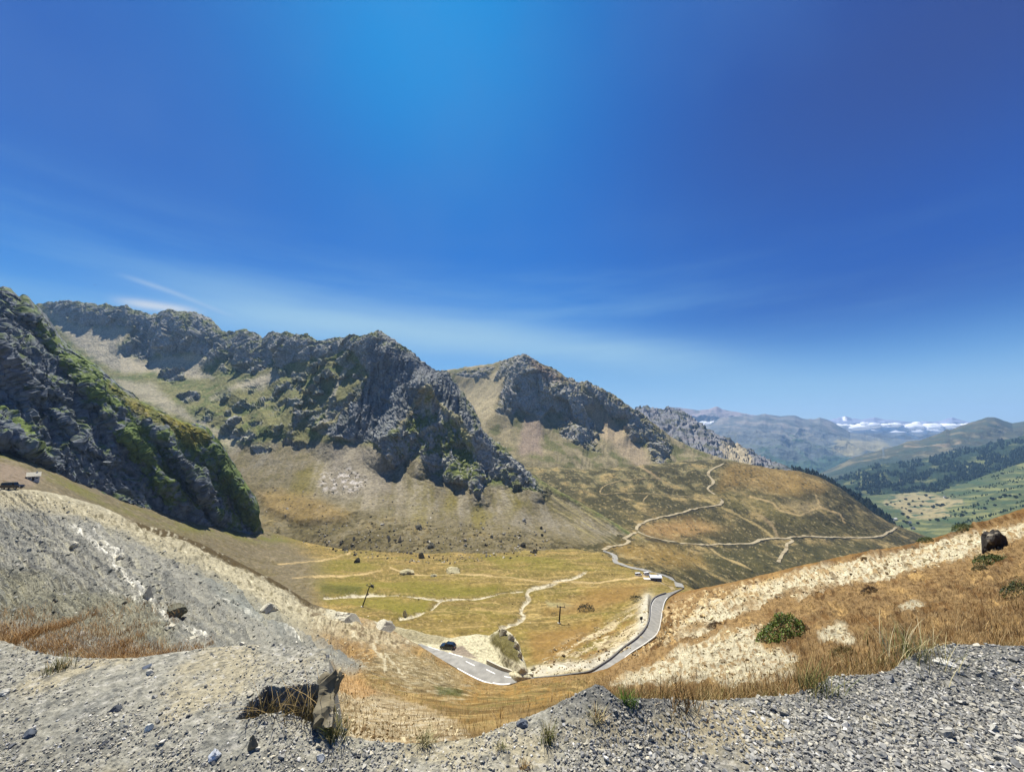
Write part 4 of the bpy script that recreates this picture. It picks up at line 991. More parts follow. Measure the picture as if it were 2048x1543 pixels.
def near_slope():
    us = np.concatenate([np.arange(-420, -20, 6.0), np.arange(-20, 2080, 1.5), np.arange(2080, 2700, 6.0)])
    n0 = [(-420, 1330, 13), (0, 1335, 13), (350, 1365, 11), (600, 1425, 5.6), (680, 1480, 3.5), (800, 1510, 3.0), (940, 1510, 2.85), (1000, 1500, 2.85), (1200, 1450, 2.85), (1400, 1480, 2.8), (1700, 1450, 2.75), (2048, 1420, 2.75), (2800, 1400, 2.8)]
    n1 = [(-420, 1230, 34), (0, 1236, 38), (350, 1272, 34), (600, 1345, 19), (680, 1385, 9.5), (800, 1428, 6.8), (940, 1448, 5.2), (1000, 1440, 5.3), (1100, 1416, 5.8), (1200, 1396, 6.4), (1400, 1352, 7.6), (1700, 1290, 7.2), (2048, 1212, 7.6), (2800, 1060, 7.5)]
    n2_ = [(-420, 1080, 64), (0, 1110, 66), (350, 1172, 64), (600, 1276, 56), (680, 1312, 46), (800, 1362, 30), (880, 1388, 22), (940, 1402, 17.5), (1000, 1404, 16), (1100, 1388, 19), (1200, 1368, 26), (1300, 1330, 40), (1400, 1268, 60), (1500, 1232, 52), (1700, 1192, 30), (2048, 1116, 21), (2800, 950, 16)]
    c0 = CREST
    back1 = [(u, v + 12, D * 1.03) for u, v, D in c0]
    back2 = [(u, v + 90, D * 1.12) for u, v, D in c0]
    ur = np.interp(us, [590, 1335], [0, 1])
    jit = (1.8 * fbm(np.stack([us / 14, us * 0 + 5, us * 0], -1), 4, seed=141)) * np.where((us > 800) & (us < 1340), 0.0, 1.0)
    U, V, D = loft([back2, back1, c0, n2_, n1, n0], us, [5, 5, 180, 130, 60], sm_d=9, sm_v=2, vjit=[None, jit, jit, None, None, None])
    P = unproj(U, V, D)
    N = grid_normals(P)
    cv = np.interp(U, [p[0] for p in CREST], [p[1] for p in CREST])
    below = V - cv
    n, n2, n3 = fbm(P / 9, 5, seed=142), fbm(P / 1.6, 4, seed=143), fbm(uv3(U, V, 9), 4, seed=144)
    nuv = fbm(uv3(U, V, 46, 30), 5, seed=145)
    leftm = 1 - sstep(U, 640, 800)
    # streaks running down the grey spur towards the ravine
    ang = math.radians(38)
    a, b = U * math.cos(ang) + V * math.sin(ang), -U * math.sin(ang) + V * math.cos(ang)
    stk = fbm(np.stack([a / 120, b / 10, U * 0], -1), 5, seed=146)
    fine = fbm(np.stack([a / 14, b / 5, U * 0], -1), 4, seed=147)
    amp = np.clip(D / 45.0, 0.10, 1.8)
    keep = np.clip(np.abs(below) / 10.0, 0.15, 1)
    rel = (n * 0.9 + n2 * 0.30) * amp + leftm * (stk * 1.1 + fine * 0.30) * np.minimum(amp, 1.3)
    angr = math.radians(-22)
    ar, br = U * math.cos(angr) + V * math.sin(angr), -U * math.sin(angr) + V * math.cos(angr)
    rr = fbm(np.stack([ar / 70, br / 12, U * 0], -1), 5, seed=148)
    fr = fbm(np.stack([ar / 11, br / 6, U * 0], -1), 4, seed=149)
    rightm = sstep(U, 1000, 1300)
    rel = rel + rightm * (rr * 0.9 + fr * 0.45) * amp
    P = P + N * (rel * keep)[..., None]
    # ---- colours
    c = np.zeros(P.shape) + S(147, 120, 78) * KA
    c = paint(c, sstep(nuv + 0.4 * n3, 0.05, 0.3) * 0.8, S(120, 88, 46))
    c = paint(c, sstep(-nuv + 0.5 * n3, 0.1, 0.35) * 0.7, S(190, 156, 98))
    c = paint(c, sstep(n3 + 0.4 * rr, 0.1, 0.28) * 0.7, S(84, 62, 34))
    c = paint(c, sstep(fbm(P / 0.9, 4, seed=345), 0.08, 0.25) * 0.5, S(96, 72, 38))
    # golden basin, with paler stony ground on the left of it
    basin = sstep(poly_sd(U, V, [(720, 1330), (840, 1300), (960, 1366), (1100, 1358), (1200, 1350), (1180, 1400), (1060, 1440), (960, 1470), (800, 1440), (700, 1400)]) + 30 * nuv, -20, 30)
    c = paint(c, basin * 0.75, S(150, 124, 74))
    c = paint(c, basin * sstep(n3 + nuv, -0.1, 0.3) * 0.6, S(158, 124, 64))
    c = paint(c, basin * sstep(fbm(P / 2.2, 5, seed=351), 0.04, 0.22) * 0.7, S(104, 86, 48))
    c = paint(c, basin * sstep(-fbm(P / 1.3, 4, seed=352), 0.08, 0.25) * 0.6, S(190, 164, 108))
    c = paint(c, basin * sstep(fbm(P / 5.0, 4, seed=353), 0.1, 0.28) * 0.5, S(112, 108, 58))
    c = paint(c, basin * sstep(-n3, 0.05, 0.25) * 0.5, S(116, 104, 56))
    c = patch(c, U, V, [(760, 1300), (850, 1318), (930, 1362), (900, 1392), (800, 1370), (740, 1340)], S(146, 132, 98), 16, 24 * nuv + 10 * n3, 0.8)
    q = sstep(poly_sd(U, V, [(720, 1290), (850, 1312), (950, 1368), (930, 1400), (800, 1385), (700, 1340)]) + 24 * nuv, -12, 16)
    c = paint(c, q * sstep(fbm(P / 1.1, 4, seed=356), 0.04, 0.2) * 0.75, S(92, 80, 52))
    c = paint(c, q * sstep(-fbm(P / 0.9, 4, seed=357), 0.08, 0.24) * 0.7, S(196, 184, 150))
    c = patch(c, U, V, [(680, 1340), (760, 1380), (900, 1440), (940, 1480), (700, 1490), (660, 1400)], S(186, 168, 130), 14, 26 * n3 + 16 * nuv, 0.9)
    q = sstep(poly_sd(U, V, [(660, 1350), (760, 1380), (900, 1440), (960, 1480), (700, 1500), (640, 1400)]) + 20 * n3, -10, 20)
    c = paint(c, q * sstep(fbm(P / 0.35, 4, seed=346), 0.02, 0.2) * 0.8, S(112, 90, 56))
    c = paint(c, q * sstep(-fbm(P / 0.22, 4, seed=347), 0.06, 0.22) * 0.7, S(216, 204, 172))
    c = patch(c, U, V, [(680, 1350), (720, 1352), (760, 1385), (720, 1400), (676, 1385)], S(190, 144, 84), 8, 14 * n3 + 10 * nuv, 0.6)
    c = patch(c, U, V, [(870, 1372), (920, 1378), (930, 1394), (880, 1390)], S(70, 80, 34), 6, 8 * n3, 0.8)
    # pale stone bands on the right
    pm = np.zeros(U.shape)
    for pl in PALE:
        pm = np.maximum(pm, sstep(poly_sd(U, V, pl) + 9 * n3 + 12 * nuv, -4, 5))
    for pl in STRIPE:
        pm = pm * (1 - 0.85 * sstep(poly_sd(U, V, pl) + 12 * n3 + 12 * nuv, -4, 6) * sstep(rr, -0.2, 0.15))
    c = paint(c, pm, S(200, 190, 158))
    c = paint(c, pm * sstep(fr, 0.16, 0.3) * 0.75, S(112, 92, 60))
    c = paint(c, pm * sstep(rr, 0.1, 0.3) * 0.45, S(180, 158, 108))
    c = paint(c, pm * sstep(-fr, 0.15, 0.3) * 0.7, S(222, 212, 182))
    c = paint(c, pm * sstep(n3 + 0.6 * rr, 0.1, 0.26) * 0.7, S(150, 118, 70))
    # stones showing through the grass by the road
    rb = sstep(poly_sd(U, V, [(1330, 1210), (1400, 1185), (1560, 1148), (1640, 1135), (1480, 1190), (1400, 1240), (1330, 1290), (1240, 1330), (1260, 1310), (1322, 1270)]) + 14 * nuv, -6, 10)
    c = paint(c, rb * sstep(fr + 0.3 * n2, 0.06, 0.2) * 0.85, S(206, 184, 136))
    c = paint(c, rb * sstep(-fr, 0.2, 0.3) * 0.6, S(92, 70, 36))
    # dark heather along the right skyline
    c = paint(c, rightm * sstep(U, 1500, 1640) * (1 - sstep(below, 8, 18)) * sstep(nuv + n3, -0.25, 0.15) * 0.9, S(98, 70, 32))
    c = paint(c, rightm * (1 - sstep(below, 3, 8)) * 0.6, S(128, 96, 46))
    # ---- grey spur
    c = paint(c, (1 - sstep(U + 0.5 * (V - 1200), 600, 760)), S(156, 150, 126))
    g = sstep(poly_sd(U, V, GREYS) + 16 * nuv + 10 * stk, -10, 14)
    lc = np.zeros(P.shape) + S(146, 144, 131) * KA
    lc = paint(lc, sstep(stk, -0.02, 0.18) * 0.8, S(120, 120, 111))
    lc = paint(lc, sstep(-stk + 0.3 * fine, 0.1, 0.3) * 0.6, S(176, 172, 148))
    lc = paint(lc, sstep(fine, 0.2, 0.36) * 0.5, S(100, 98, 86))
    lc = paint(lc, sstep(-fine, 0.22, 0.36) * 0.4, S(190, 186, 166))
    for ln, w in (([(150, 1052), (185, 1085), (225, 1115), (250, 1150), (285, 1185), (300, 1205)], 7), ([(350, 1095), (420, 1130), (500, 1170)], 5), ([(430, 1195), (500, 1215), (560, 1250), (600, 1280)], 4), ([(190, 1060), (215, 1090), (240, 1110)], 5), ([(200, 1170), (330, 1240), (410, 1275)], 4)):
        q = np.exp(-(line_d(U + 12 * n3, V + 8 * stk, ln) / w) ** 2)
        lc = paint(lc, q * sstep(fine + 0.4 * n3, -0.2, 0.12), S(226, 222, 204))
    lc = patch(lc, U, V, [(0, 1130), (120, 1170), (260, 1200), (340, 1250), (340, 1300), (0, 1240)], S(132, 128, 98), 20, 26 * nuv + 12 * fine, 0.5)
    lc = patch(lc, U, V, [(400, 1150), (520, 1190), (600, 1250), (560, 1260), (460, 1210)], S(118, 124, 118), 16, 20 * stk, 0.6)
    c = c * (1 - g[..., None]) + lc * g[..., None]
    cream = sstep(poly_sd(U, V, [(-420, 845), (0, 974), (130, 988), (250, 1033), (340, 1062), (440, 1106), (560, 1166), (640, 1214), (700, 1228), (745, 1240), (800, 1268), (838, 1290), (800, 1300), (720, 1290), (660, 1262), (600, 1240), (540, 1216), (470, 1165), (400, 1128), (320, 1092), (240, 1062), (150, 1030), (0, 1012), (-420, 870)]) + 16 * stk + 16 * nuv, -12, 16)
    c = paint(c, cream * 0.65, S(184, 174, 142))
    c = paint(c, cream * sstep(fine, 0.12, 0.26) * 0.7, S(104, 96, 66))
    c = paint(c, cream * sstep(-fine, 0.16, 0.3) * 0.5, S(222, 214, 182))
    c = paint(c, cream * sstep(U, 560, 640) * sstep(n3, 0.02, 0.16) * 0.7, S(90, 72, 46))
    turf = (1 - sstep(below, 7, 15)) * sstep(U, 230, 280) * (1 - sstep(U, 600, 700)) * sstep(nuv + n3, -0.45, -0.1)
    c = paint(c, turf * 0.95, S(74, 60, 30))
    for pl in ([(655, 1215), (700, 1210), (720, 1228), (706, 1246), (668, 1240), (650, 1228)], [(745, 1232), (780, 1232), (796, 1250), (780, 1262), (750, 1250)]):
        c = patch(c, U, V, pl, S(190, 184, 158), 4, 4 * n3, 0.9)
    for ln, w in (([(745, 1290), (755, 1305), (768, 1318), (770, 1340)], 3.0), ([(770, 1310), (790, 1330), (806, 1345)], 1.8)):
        c = paint(c, (1 - sstep(line_d(U + 4 * n3, V, ln), w * 0.4, w * 1.6)) * 0.75, S(198, 188, 156))
    SURF['slope'] = terrain('hillside', P, c, M_SLOPE, 'near slopes: grey scree spur, golden grass basin and pale striped bank', 'hillside')

near_slope()

# ---- hairpin platform with the knoll behind it ---------------------------------------
def hairpin_platform():
    us = np.arange(740, 1078, 0.8)
    m0 = [(740, 1300, 113), (770, 1305, 112), (840, 1312, 109), (900, 1345, 101), (960, 1375, 94), (1000, 1392, 90), (1060, 1372, 93), (1078, 1362, 94.5)]
    m1 = [(740, 1262, 117), (770, 1270, 117), (800, 1282, 116), (840, 1289, 114.5), (870, 1299, 112), (905, 1308, 108.5), (938, 1317, 104.8), (976, 1330, 101), (1005, 1343, 98.5), (1040, 1352, 96.8), (1078, 1354, 96.2)]
    m15 = [(740, 1252, 121), (780, 1268, 119.5), (820, 1280, 117.5), (840, 1284, 117), (870, 1290, 115.5), (905, 1298, 112.5), (938, 1308, 108.5), (965, 1318, 105), (990, 1330, 101.8), (1012, 1339, 99.8), (1040, 1347, 98), (1078, 1351, 97)]
    m2 = [(740, 1240, 128), (780, 1250, 126), (820, 1258, 124.5), (850, 1266, 123), (880, 1272, 121.5), (900, 1276, 119.5), (920, 1272, 120.5), (950, 1268, 121.5), (980, 1270, 121), (990, 1262, 121.5), (1002, 1256, 121.5), (1016, 1260, 119), (1028, 1270, 115.5), (1036, 1286, 111), (1042, 1305, 106.5), (1050, 1325, 102.5), (1058, 1342, 99.5), (1078, 1349, 97.5)]
    m3 = [(u, v + 40, D * 1.09) for u, v, D in m2]
    U, V, D = loft([m3, m2, m15, m1, m0], us, [20, 44, 22, 40], sm_d=5, sm_v=1.5)
    D = tents(D, U, V, [([(1003, 1259), (1014, 1280), (1026, 1305), (1042, 1335)], 30, 0.045), ([(985, 1266), (1003, 1290), (1012, 1315)], 18, 0.012)])
    P = unproj(U, V, D)
    P[..., 2] -= 0.7 * sstep(V - np.interp(U, [p[0] for p in m1], [p[1] for p in m1]), 1, 8)
    n, n2 = fbm(P / 4, 5, seed=151), fbm(P / 0.9, 4, seed=152)
    N = grid_normals(P)
    flat = sstep(V - np.interp(U, [p[0] for p in m15], [p[1] for p in m15]), -4, 2)
    P = P + N * ((n * 0.5 + n2 * 0.22) * (1 - 0.93 * flat))[..., None]
    c = np.zeros(P.shape) + S(196, 188, 154) * KA
    c = paint(c, sstep(n2 + 0.5 * n, 0.05, 0.25) * 0.7, S(132, 126, 96))
    c = patch(c, U, V, [(985, 1266), (1004, 1256), (1022, 1270), (1036, 1296), (1040, 1325), (1020, 1318), (1000, 1300), (980, 1285)], S(92, 84, 34), 4, 8 * n, 0.9)
    c = paint(c, (1 - sstep(line_d(U + 3 * n2, V, [(1000, 1257), (1018, 1264), (1030, 1278), (1040, 1300), (1046, 1318)]), 1.5, 6)) * sstep(n2, -0.1, 0.12), S(214, 206, 178))
    c = patch(c, U, V, [(900, 1296), (925, 1290), (940, 1305), (955, 1316), (935, 1314), (905, 1306)], S(132, 118, 104), 3, 3 * n, 0.85)
    c = patch(c, U, V, [(740, 1240), (840, 1262), (895, 1272), (880, 1288), (840, 1284), (740, 1270)], S(140, 130, 98), 5, 6 * n, 0.7)
    c = patch(c, U, V, [(1044, 1325), (1060, 1340), (1075, 1348), (1050, 1348), (1030, 1338)], S(196, 186, 156), 3, 5 * n, 0.8)
    SURF['platform'] = terrain('roadside_platform', P, c, M_SLOPE, 'pale gravel platform and grassy knoll at the hairpin bend', 'lay-by')

hairpin_platform()

# ---- gravel viewpoint underfoot ---------------------------------------------------
EDGE = [(-1800, 1180), (-300, 1296), (-100, 1300), (0, 1278), (50, 1296), (100, 1309), (150, 1314), (210, 1316), (273, 1314), (320, 1308), (355, 1302), (410, 1295), (460, 1291), (513, 1288), (560, 1289), (615, 1292), (640, 1296), (650, 1300), (657, 1316), (659, 1330),
        (662, 1466), (720, 1476), (760, 1482), (810, 1486), (860, 1484), (910, 1480), (950, 1474), (985, 1460), (1020, 1444), (1050, 1434), (1090, 1418), (1130, 1398), (1165, 1380), (1190, 1368), (1206, 1370), (1222, 1384), (1240, 1398), (1275, 1396), (1320, 1396), (1370, 1398), (1420, 1400), (1470, 1398), (1500, 1394), (1540, 1391), (1570, 1390), (1600, 1384), (1630, 1374), (1660, 1352), (1700, 1350), (1750, 1348), (1790, 1338), (1815, 1312), (1850, 1298), (1890, 1288), (1960, 1288), (2048, 1292), (2300, 1290), (3800, 1230)]

def ground_z(x, y):
    """height of the trodden gravel, before stones"""
    x, y = np.asarray(x, float), np.asarray(y, float)
    q = np.stack([x, y, x * 0], -1)
    z = 0.05 * fbm(q / 1.6, 4, seed=161) + 0.018 * fbm(q / 0.3, 3, seed=162)
    # left ledge stands higher
    led = sstep(-x, 0.62, 1.35) * sstep(y, 1.4, 2.5)
    z += 0.16 * led + 0.10 * sstep(-x, 0.2, 0.8) * sstep(y, 1.9, 2.6) * (1 - led)
    # heap of dark gravel in the middle
    z += 0.26 * np.exp(-(((x - 0.62) / 0.34) ** 2 + ((y - 2.62) / 0.30) ** 2))
    z += 0.05 * sstep(x, 2.0, 3.2) * sstep(y, 2.0, 3.0)
    return z

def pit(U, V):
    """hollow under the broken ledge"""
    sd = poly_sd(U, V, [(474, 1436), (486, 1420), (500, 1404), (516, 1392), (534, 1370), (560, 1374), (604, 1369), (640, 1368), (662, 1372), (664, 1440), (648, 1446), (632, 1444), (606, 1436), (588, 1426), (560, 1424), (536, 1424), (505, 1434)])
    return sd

def gravel():
    us = np.concatenate([np.arange(-1800, -60, 24.0), np.arange(-60, 2110, 1.3), np.arange(2110, 3800, 24.0)])
    e = np.array(EDGE, float)
    ev = np.interp(us, e[:, 0], e[:, 1]) + 1.6 * fbm(np.stack([us / 9, us * 0, us * 0], -1), 3, seed=163)
    # rays meet the ground at a mean height; solve depth by iteration
    def depth(u, v):
        x, y, z = pix_dir(u, v)
        D = -1.65 / np.minimum(z, -0.2)
        for _ in range(12):
            D = 0.5 * D + 0.5 * (ground_z(x * D, D) - 1.65) / np.minimum(z, -0.2)
        return D
    vb = 2500.0
    rows = 330
    t = np.linspace(0, 1, rows) ** 1.0
    # dense in the frame, sparse below it
    vis = np.linspace(0, 1, 270)
    V = np.concatenate([ev[None] + (1560 - ev)[None] * vis[:, None], 1560 + (vb - 1560) * (np.linspace(0, 1, 40)[1:, None] ** 1.6) + 0 * ev[None]], 0)
    U = np.repeat(us[None], V.shape[0], 0)
    D = depth(U, V)
    P = unproj(U, V, D)
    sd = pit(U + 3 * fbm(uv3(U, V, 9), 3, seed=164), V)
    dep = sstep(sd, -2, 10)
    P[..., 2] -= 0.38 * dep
    P[..., 1] += 0.05 * dep
    n, n2 = fbm(P / 0.5, 5, seed=165), fbm(P / 0.05, 4, seed=166)
    peb = fbm(P / 0.022, 2, seed=167)
    P[..., 2] += (0.010 * n2 + 0.004 * peb)
    # skirt falling away beyond the edge
    sk = [P[0] + np.array([0, 0.08, -0.10]), P[0] + np.array([0, 0.25, -0.5]), P[0] + np.array([0, 0.5, -1.4]), P[0] + np.array([0, 4.0, -4.4]), P[0] + np.array([0, 13.0, -11.5])]
    P = np.concatenate([np.stack(sk[::-1]), P], 0)
    pad = lambda A: np.concatenate([np.repeat(A[:1], 5, 0), A], 0)
    U, V, n, n2, peb, dep = map(pad, (U, V, n, n2, peb, dep))
    c = np.zeros(P.shape) + S(158, 154, 136) * KA
    lft = 1 - sstep(U, 500, 900)
    c = paint(c, lft * 0.6, S(150, 148, 134))
    rt = sstep(U + (V - 1400) * 1.2, 1100, 1900)
    c = paint(c, rt * 0.8, S(96, 98, 98))
    c = paint(c, sstep(n, 0.05, 0.3) * 0.6, S(176, 164, 130))
    c = paint(c, sstep(-n, 0.1, 0.35) * 0.5, S(112, 114, 110))
    c = paint(c, sstep(n2, 0.08, 0.3) * 0.55, S(84, 86, 84))
    c = paint(c, sstep(-n2, 0.1, 0.3) * 0.5, S(194, 190, 176))
    c = paint(c, dep * 0.95, S(62, 52, 34))  # shade under the ledge painted into the hollow as dark brown
    c = patch(c, U, V, [(1200, 1440), (1400, 1420), (1560, 1430), (1600, 1460), (1400, 1480), (1240, 1470)], S(172, 158, 122), 30, 60 * n, 0.6)
    c = paint(c, np.exp(-(((P[..., 0] - 0.62) / 0.4) ** 2 + ((P[..., 1] - 2.62) / 0.36) ** 2)) * 0.85, S(84, 86, 88))
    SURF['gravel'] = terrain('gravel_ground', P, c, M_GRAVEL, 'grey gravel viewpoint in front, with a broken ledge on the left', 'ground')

gravel()
# ground going on beneath and behind the viewpoint, out to the surroundings
def behind():
    r = np.concatenate([[0.0], np.geomspace(0.6, 900, 70)])
    th = np.linspace(math.radians(150), math.radians(390), 160)
    R, T = np.meshgrid(r, th, indexing='ij')
    X, Y = R * np.cos(T), R * np.sin(T) + 0.3
    q = np.stack([X, Y, X * 0], -1)
    Z = -0.08 + 0.12 * R / (1 + 0.02 * R) * 0.3 + fbm(q / 40, 4, seed=171) * np.clip(R / 40, 0, 8) - 0.02
    Z = np.where(Y > 0.25, Z - 0.35 * np.clip(np.abs(X) - 0.5, 0, 200), Z)
    P = np.stack([X, Y, Z], -1)
    n = fbm(q / 3, 5, seed=172)
    c = np.zeros(P.shape) + S(150, 146, 130) * KA
    c = paint(c, sstep(R, 6, 18), S(150, 112, 58))
    c = paint(c, sstep(n, 0, 0.3) * 0.5, S(120, 110, 80))
    terrain('gravel_ground', P, c, M_SLOPE, 'level stony ground at the top of the pass, behind the viewpoint', 'ground')
behind()
# ------------------------------------------------------------------ standing things on the ground
bpy.context.view_layer.update()
DG = bpy.context.evaluated_depsgraph_get()

def hit(u, v, names):
    """first surface seen through a photo pixel among the named terrains: (point, normal) or None"""
    d = Vector([float(a) for a in pix_dir(u, v)]).normalized()
    best = None
    for nm in names:
        ok, loc, nor, _ = SURF[nm].ray_cast(Vector(EYE), d)
        if ok:
            q = (loc - Vector(EYE)).length
            if best is None or q < best[0]:
                best = (q, loc.copy(), nor.copy())
    return None if best is None else (best[1], best[2])

def drop(x, y, z, names):
    """ground height under (x, y)"""
    best = None
    for nm in names:
        ok, loc, nor, _ = SURF[nm].ray_cast(Vector((x, y, z)), Vector((0, 0, -1)))
        if ok and (best is None or loc.z > best):
            best = loc.z
    return best

ALL = list(SURF)

# ---- stones ----------------------------------------------------------------------
def stone_templates(k, flat=0.6, seed=1, npts=11):
    r = random.Random(seed)
    out = []
    for _ in range(k):
        bm = bmesh.new()
        for _ in range(npts):
            v = Vector((r.gauss(0, 1), r.gauss(0, 1), r.gauss(0, 1))).normalized() * r.uniform(0.75, 1.1)
            bm.verts.new((v.x, v.y * r.uniform(0.7, 0.9), v.z * flat))
        res = bmesh.ops.convex_hull(bm, input=bm.verts)
        bmesh.ops.delete(bm, geom=[g for g in res['geom_interior'] if isinstance(g, bmesh.types.BMVert)], context='VERTS')
        bmesh.ops.triangulate(bm, faces=bm.faces)
        bm.verts.index_update()
        out.append((np.array([v.co[:] for v in bm.verts]), np.array([[v.index for v in f.verts] for f in bm.faces])))
        bm.free()
    return out

def rand_rot(n, tilt, rng):
    yaw = rng.uniform(0, 2 * np.pi, n)
    ax, ay = rng.normal(0, tilt, n), rng.normal(0, tilt, n)
    cz, sz, cx_, sx, cy_, sy = np.cos(yaw), np.sin(yaw), np.cos(ax), np.sin(ax), np.cos(ay), np.sin(ay)
    Z = np.zeros((n, 3, 3)); Z[:, 0, 0] = cz; Z[:, 0, 1] = -sz; Z[:, 1, 0] = sz; Z[:, 1, 1] = cz; Z[:, 2, 2] = 1
    X = np.zeros((n, 3, 3)); X[:, 0, 0] = 1; X[:, 1, 1] = cx_; X[:, 1, 2] = -sx; X[:, 2, 1] = sx; X[:, 2, 2] = cx_
    Y = np.zeros((n, 3, 3)); Y[:, 1, 1] = 1; Y[:, 0, 0] = cy_; Y[:, 0, 2] = sy; Y[:, 2, 0] = -sy; Y[:, 2, 2] = cy_
    return Z @ X @ Y

def scatter_stones(name, pts, sizes, cols, mat, tmpl, tilt, sink, label, cat, rng):
    n = len(pts)
    which = rng.integers(0, len(tmpl), n)
    R = rand_rot(n, tilt, rng)
    VV, TT, CC, off = [], [], [], 0
    for k, (tv, tf) in enumerate(tmpl):
        idx = np.where(which == k)[0]
        if not len(idx):
            continue
        v = np.einsum('nij,vj->nvi', R[idx], tv) * sizes[idx][:, None, None] + pts[idx][:, None, :]
        v[..., 2] += (sizes[idx] * (0.42 - sink))[:, None]
        VV.append(v.reshape(-1, 3))
        TT.append((tf[None] + (np.arange(len(idx)) * len(tv))[:, None, None]).reshape(-1, 3) + off)
        CC.append(np.repeat(cols[idx], len(tv), 0))
        off += len(idx) * len(tv)
    o = mesh_from(name, np.concatenate(VV), tris=np.concatenate(TT), cols=np.concatenate(CC), mat=mat)
    return tag(o, label, cat, kind='stuff')

def sample(n, box, names, keep=None, rng=RNG, maxd=1e9):
    """points of the terrain picked evenly over a window of directions"""
    u = rng.uniform(box[0], box[2], n)
    v = rng.uniform(box[1], box[3], n)
    if keep is not None:
        k = keep(u, v)
        u, v = u[k], v[k]
    P, Nn, UV = [], [], []
    for a, b in zip(u, v):
        h = hit(a, b, names)
        if h and h[0].y < maxd:
            P.append(h[0][:]); Nn.append(h[1][:]); UV.append((a, b))
    return np.array(P).reshape(-1, 3), np.array(Nn).reshape(-1, 3), np.array(UV).reshape(-1, 2)

M_STONE = mat_vcol('gravel_stone', nscale=60.0, namp=0.3, rough=0.85, detail=3.0, spec=0.3)
M_ROCKS = mat_vcol('loose_rock', nscale=3.0, namp=0.35, rough=0.9, detail=5.0)

def gravel_stones():
    rng = np.random.default_rng(5)
    P, N, UV = sample(80000, (-260, 1284, 2320, 1640), ['gravel'], rng=rng)
    n = len(P)
    u, v = UV[:, 0], UV[:, 1]
    right = sstep(u + 1.4 * (v - 1420), 900, 1900)
    left = 1 - sstep(u, 450, 800)
    size = np.exp(rng.normal(0, 0.42, n)) * (0.0056 + 0.0034 * right - 0.0006 * left)
    big = rng.random(n) < 0.02
    size = np.where(big, size * 1.8, size)
    patchn = fbm(P / 0.28, 3, seed=201) + 0.9 * fbm(P / 0.9, 3, seed=203) - 0.12
    ok = rng.random(n) < np.clip(0.55 + 0.45 * right + 1.2 * patchn, 0.06, 1)
    P, size, right, u = P[ok], size[ok], right[ok], u[ok]
    n = len(P)
    t = rng.random((n, 1))
    base = np.where(t < 0.42, S(172, 168, 154), np.where(t < 0.62, S(134, 132, 124), np.where(t < 0.86, S(194, 186, 162), np.where(t < 0.95, S(88, 90, 92), S(224, 220, 208)))))
    cool = np.where(right[:, None] > rng.random((n, 1)), S(152, 151, 145), base)
    heap = np.exp(-(((P[:, 0] - 0.62) / 0.4) ** 2 + ((P[:, 1] - 2.62) / 0.36) ** 2))[:, None]
    cols = (0.6 * base + 0.4 * cool) * rng.uniform(0.7, 1.25, (n, 1)) * KA
    cols = cols * (1 - 0.6 * heap) + S(78, 80, 82) * 0.6 * heap
    scatter_stones('gravel', P, size, cols, M_STONE, stone_templates(16, 0.55, 3, 10), 0.35, 0.15, 'loose grey angular gravel lying all over the viewpoint', 'gravel', rng)

gravel_stones()

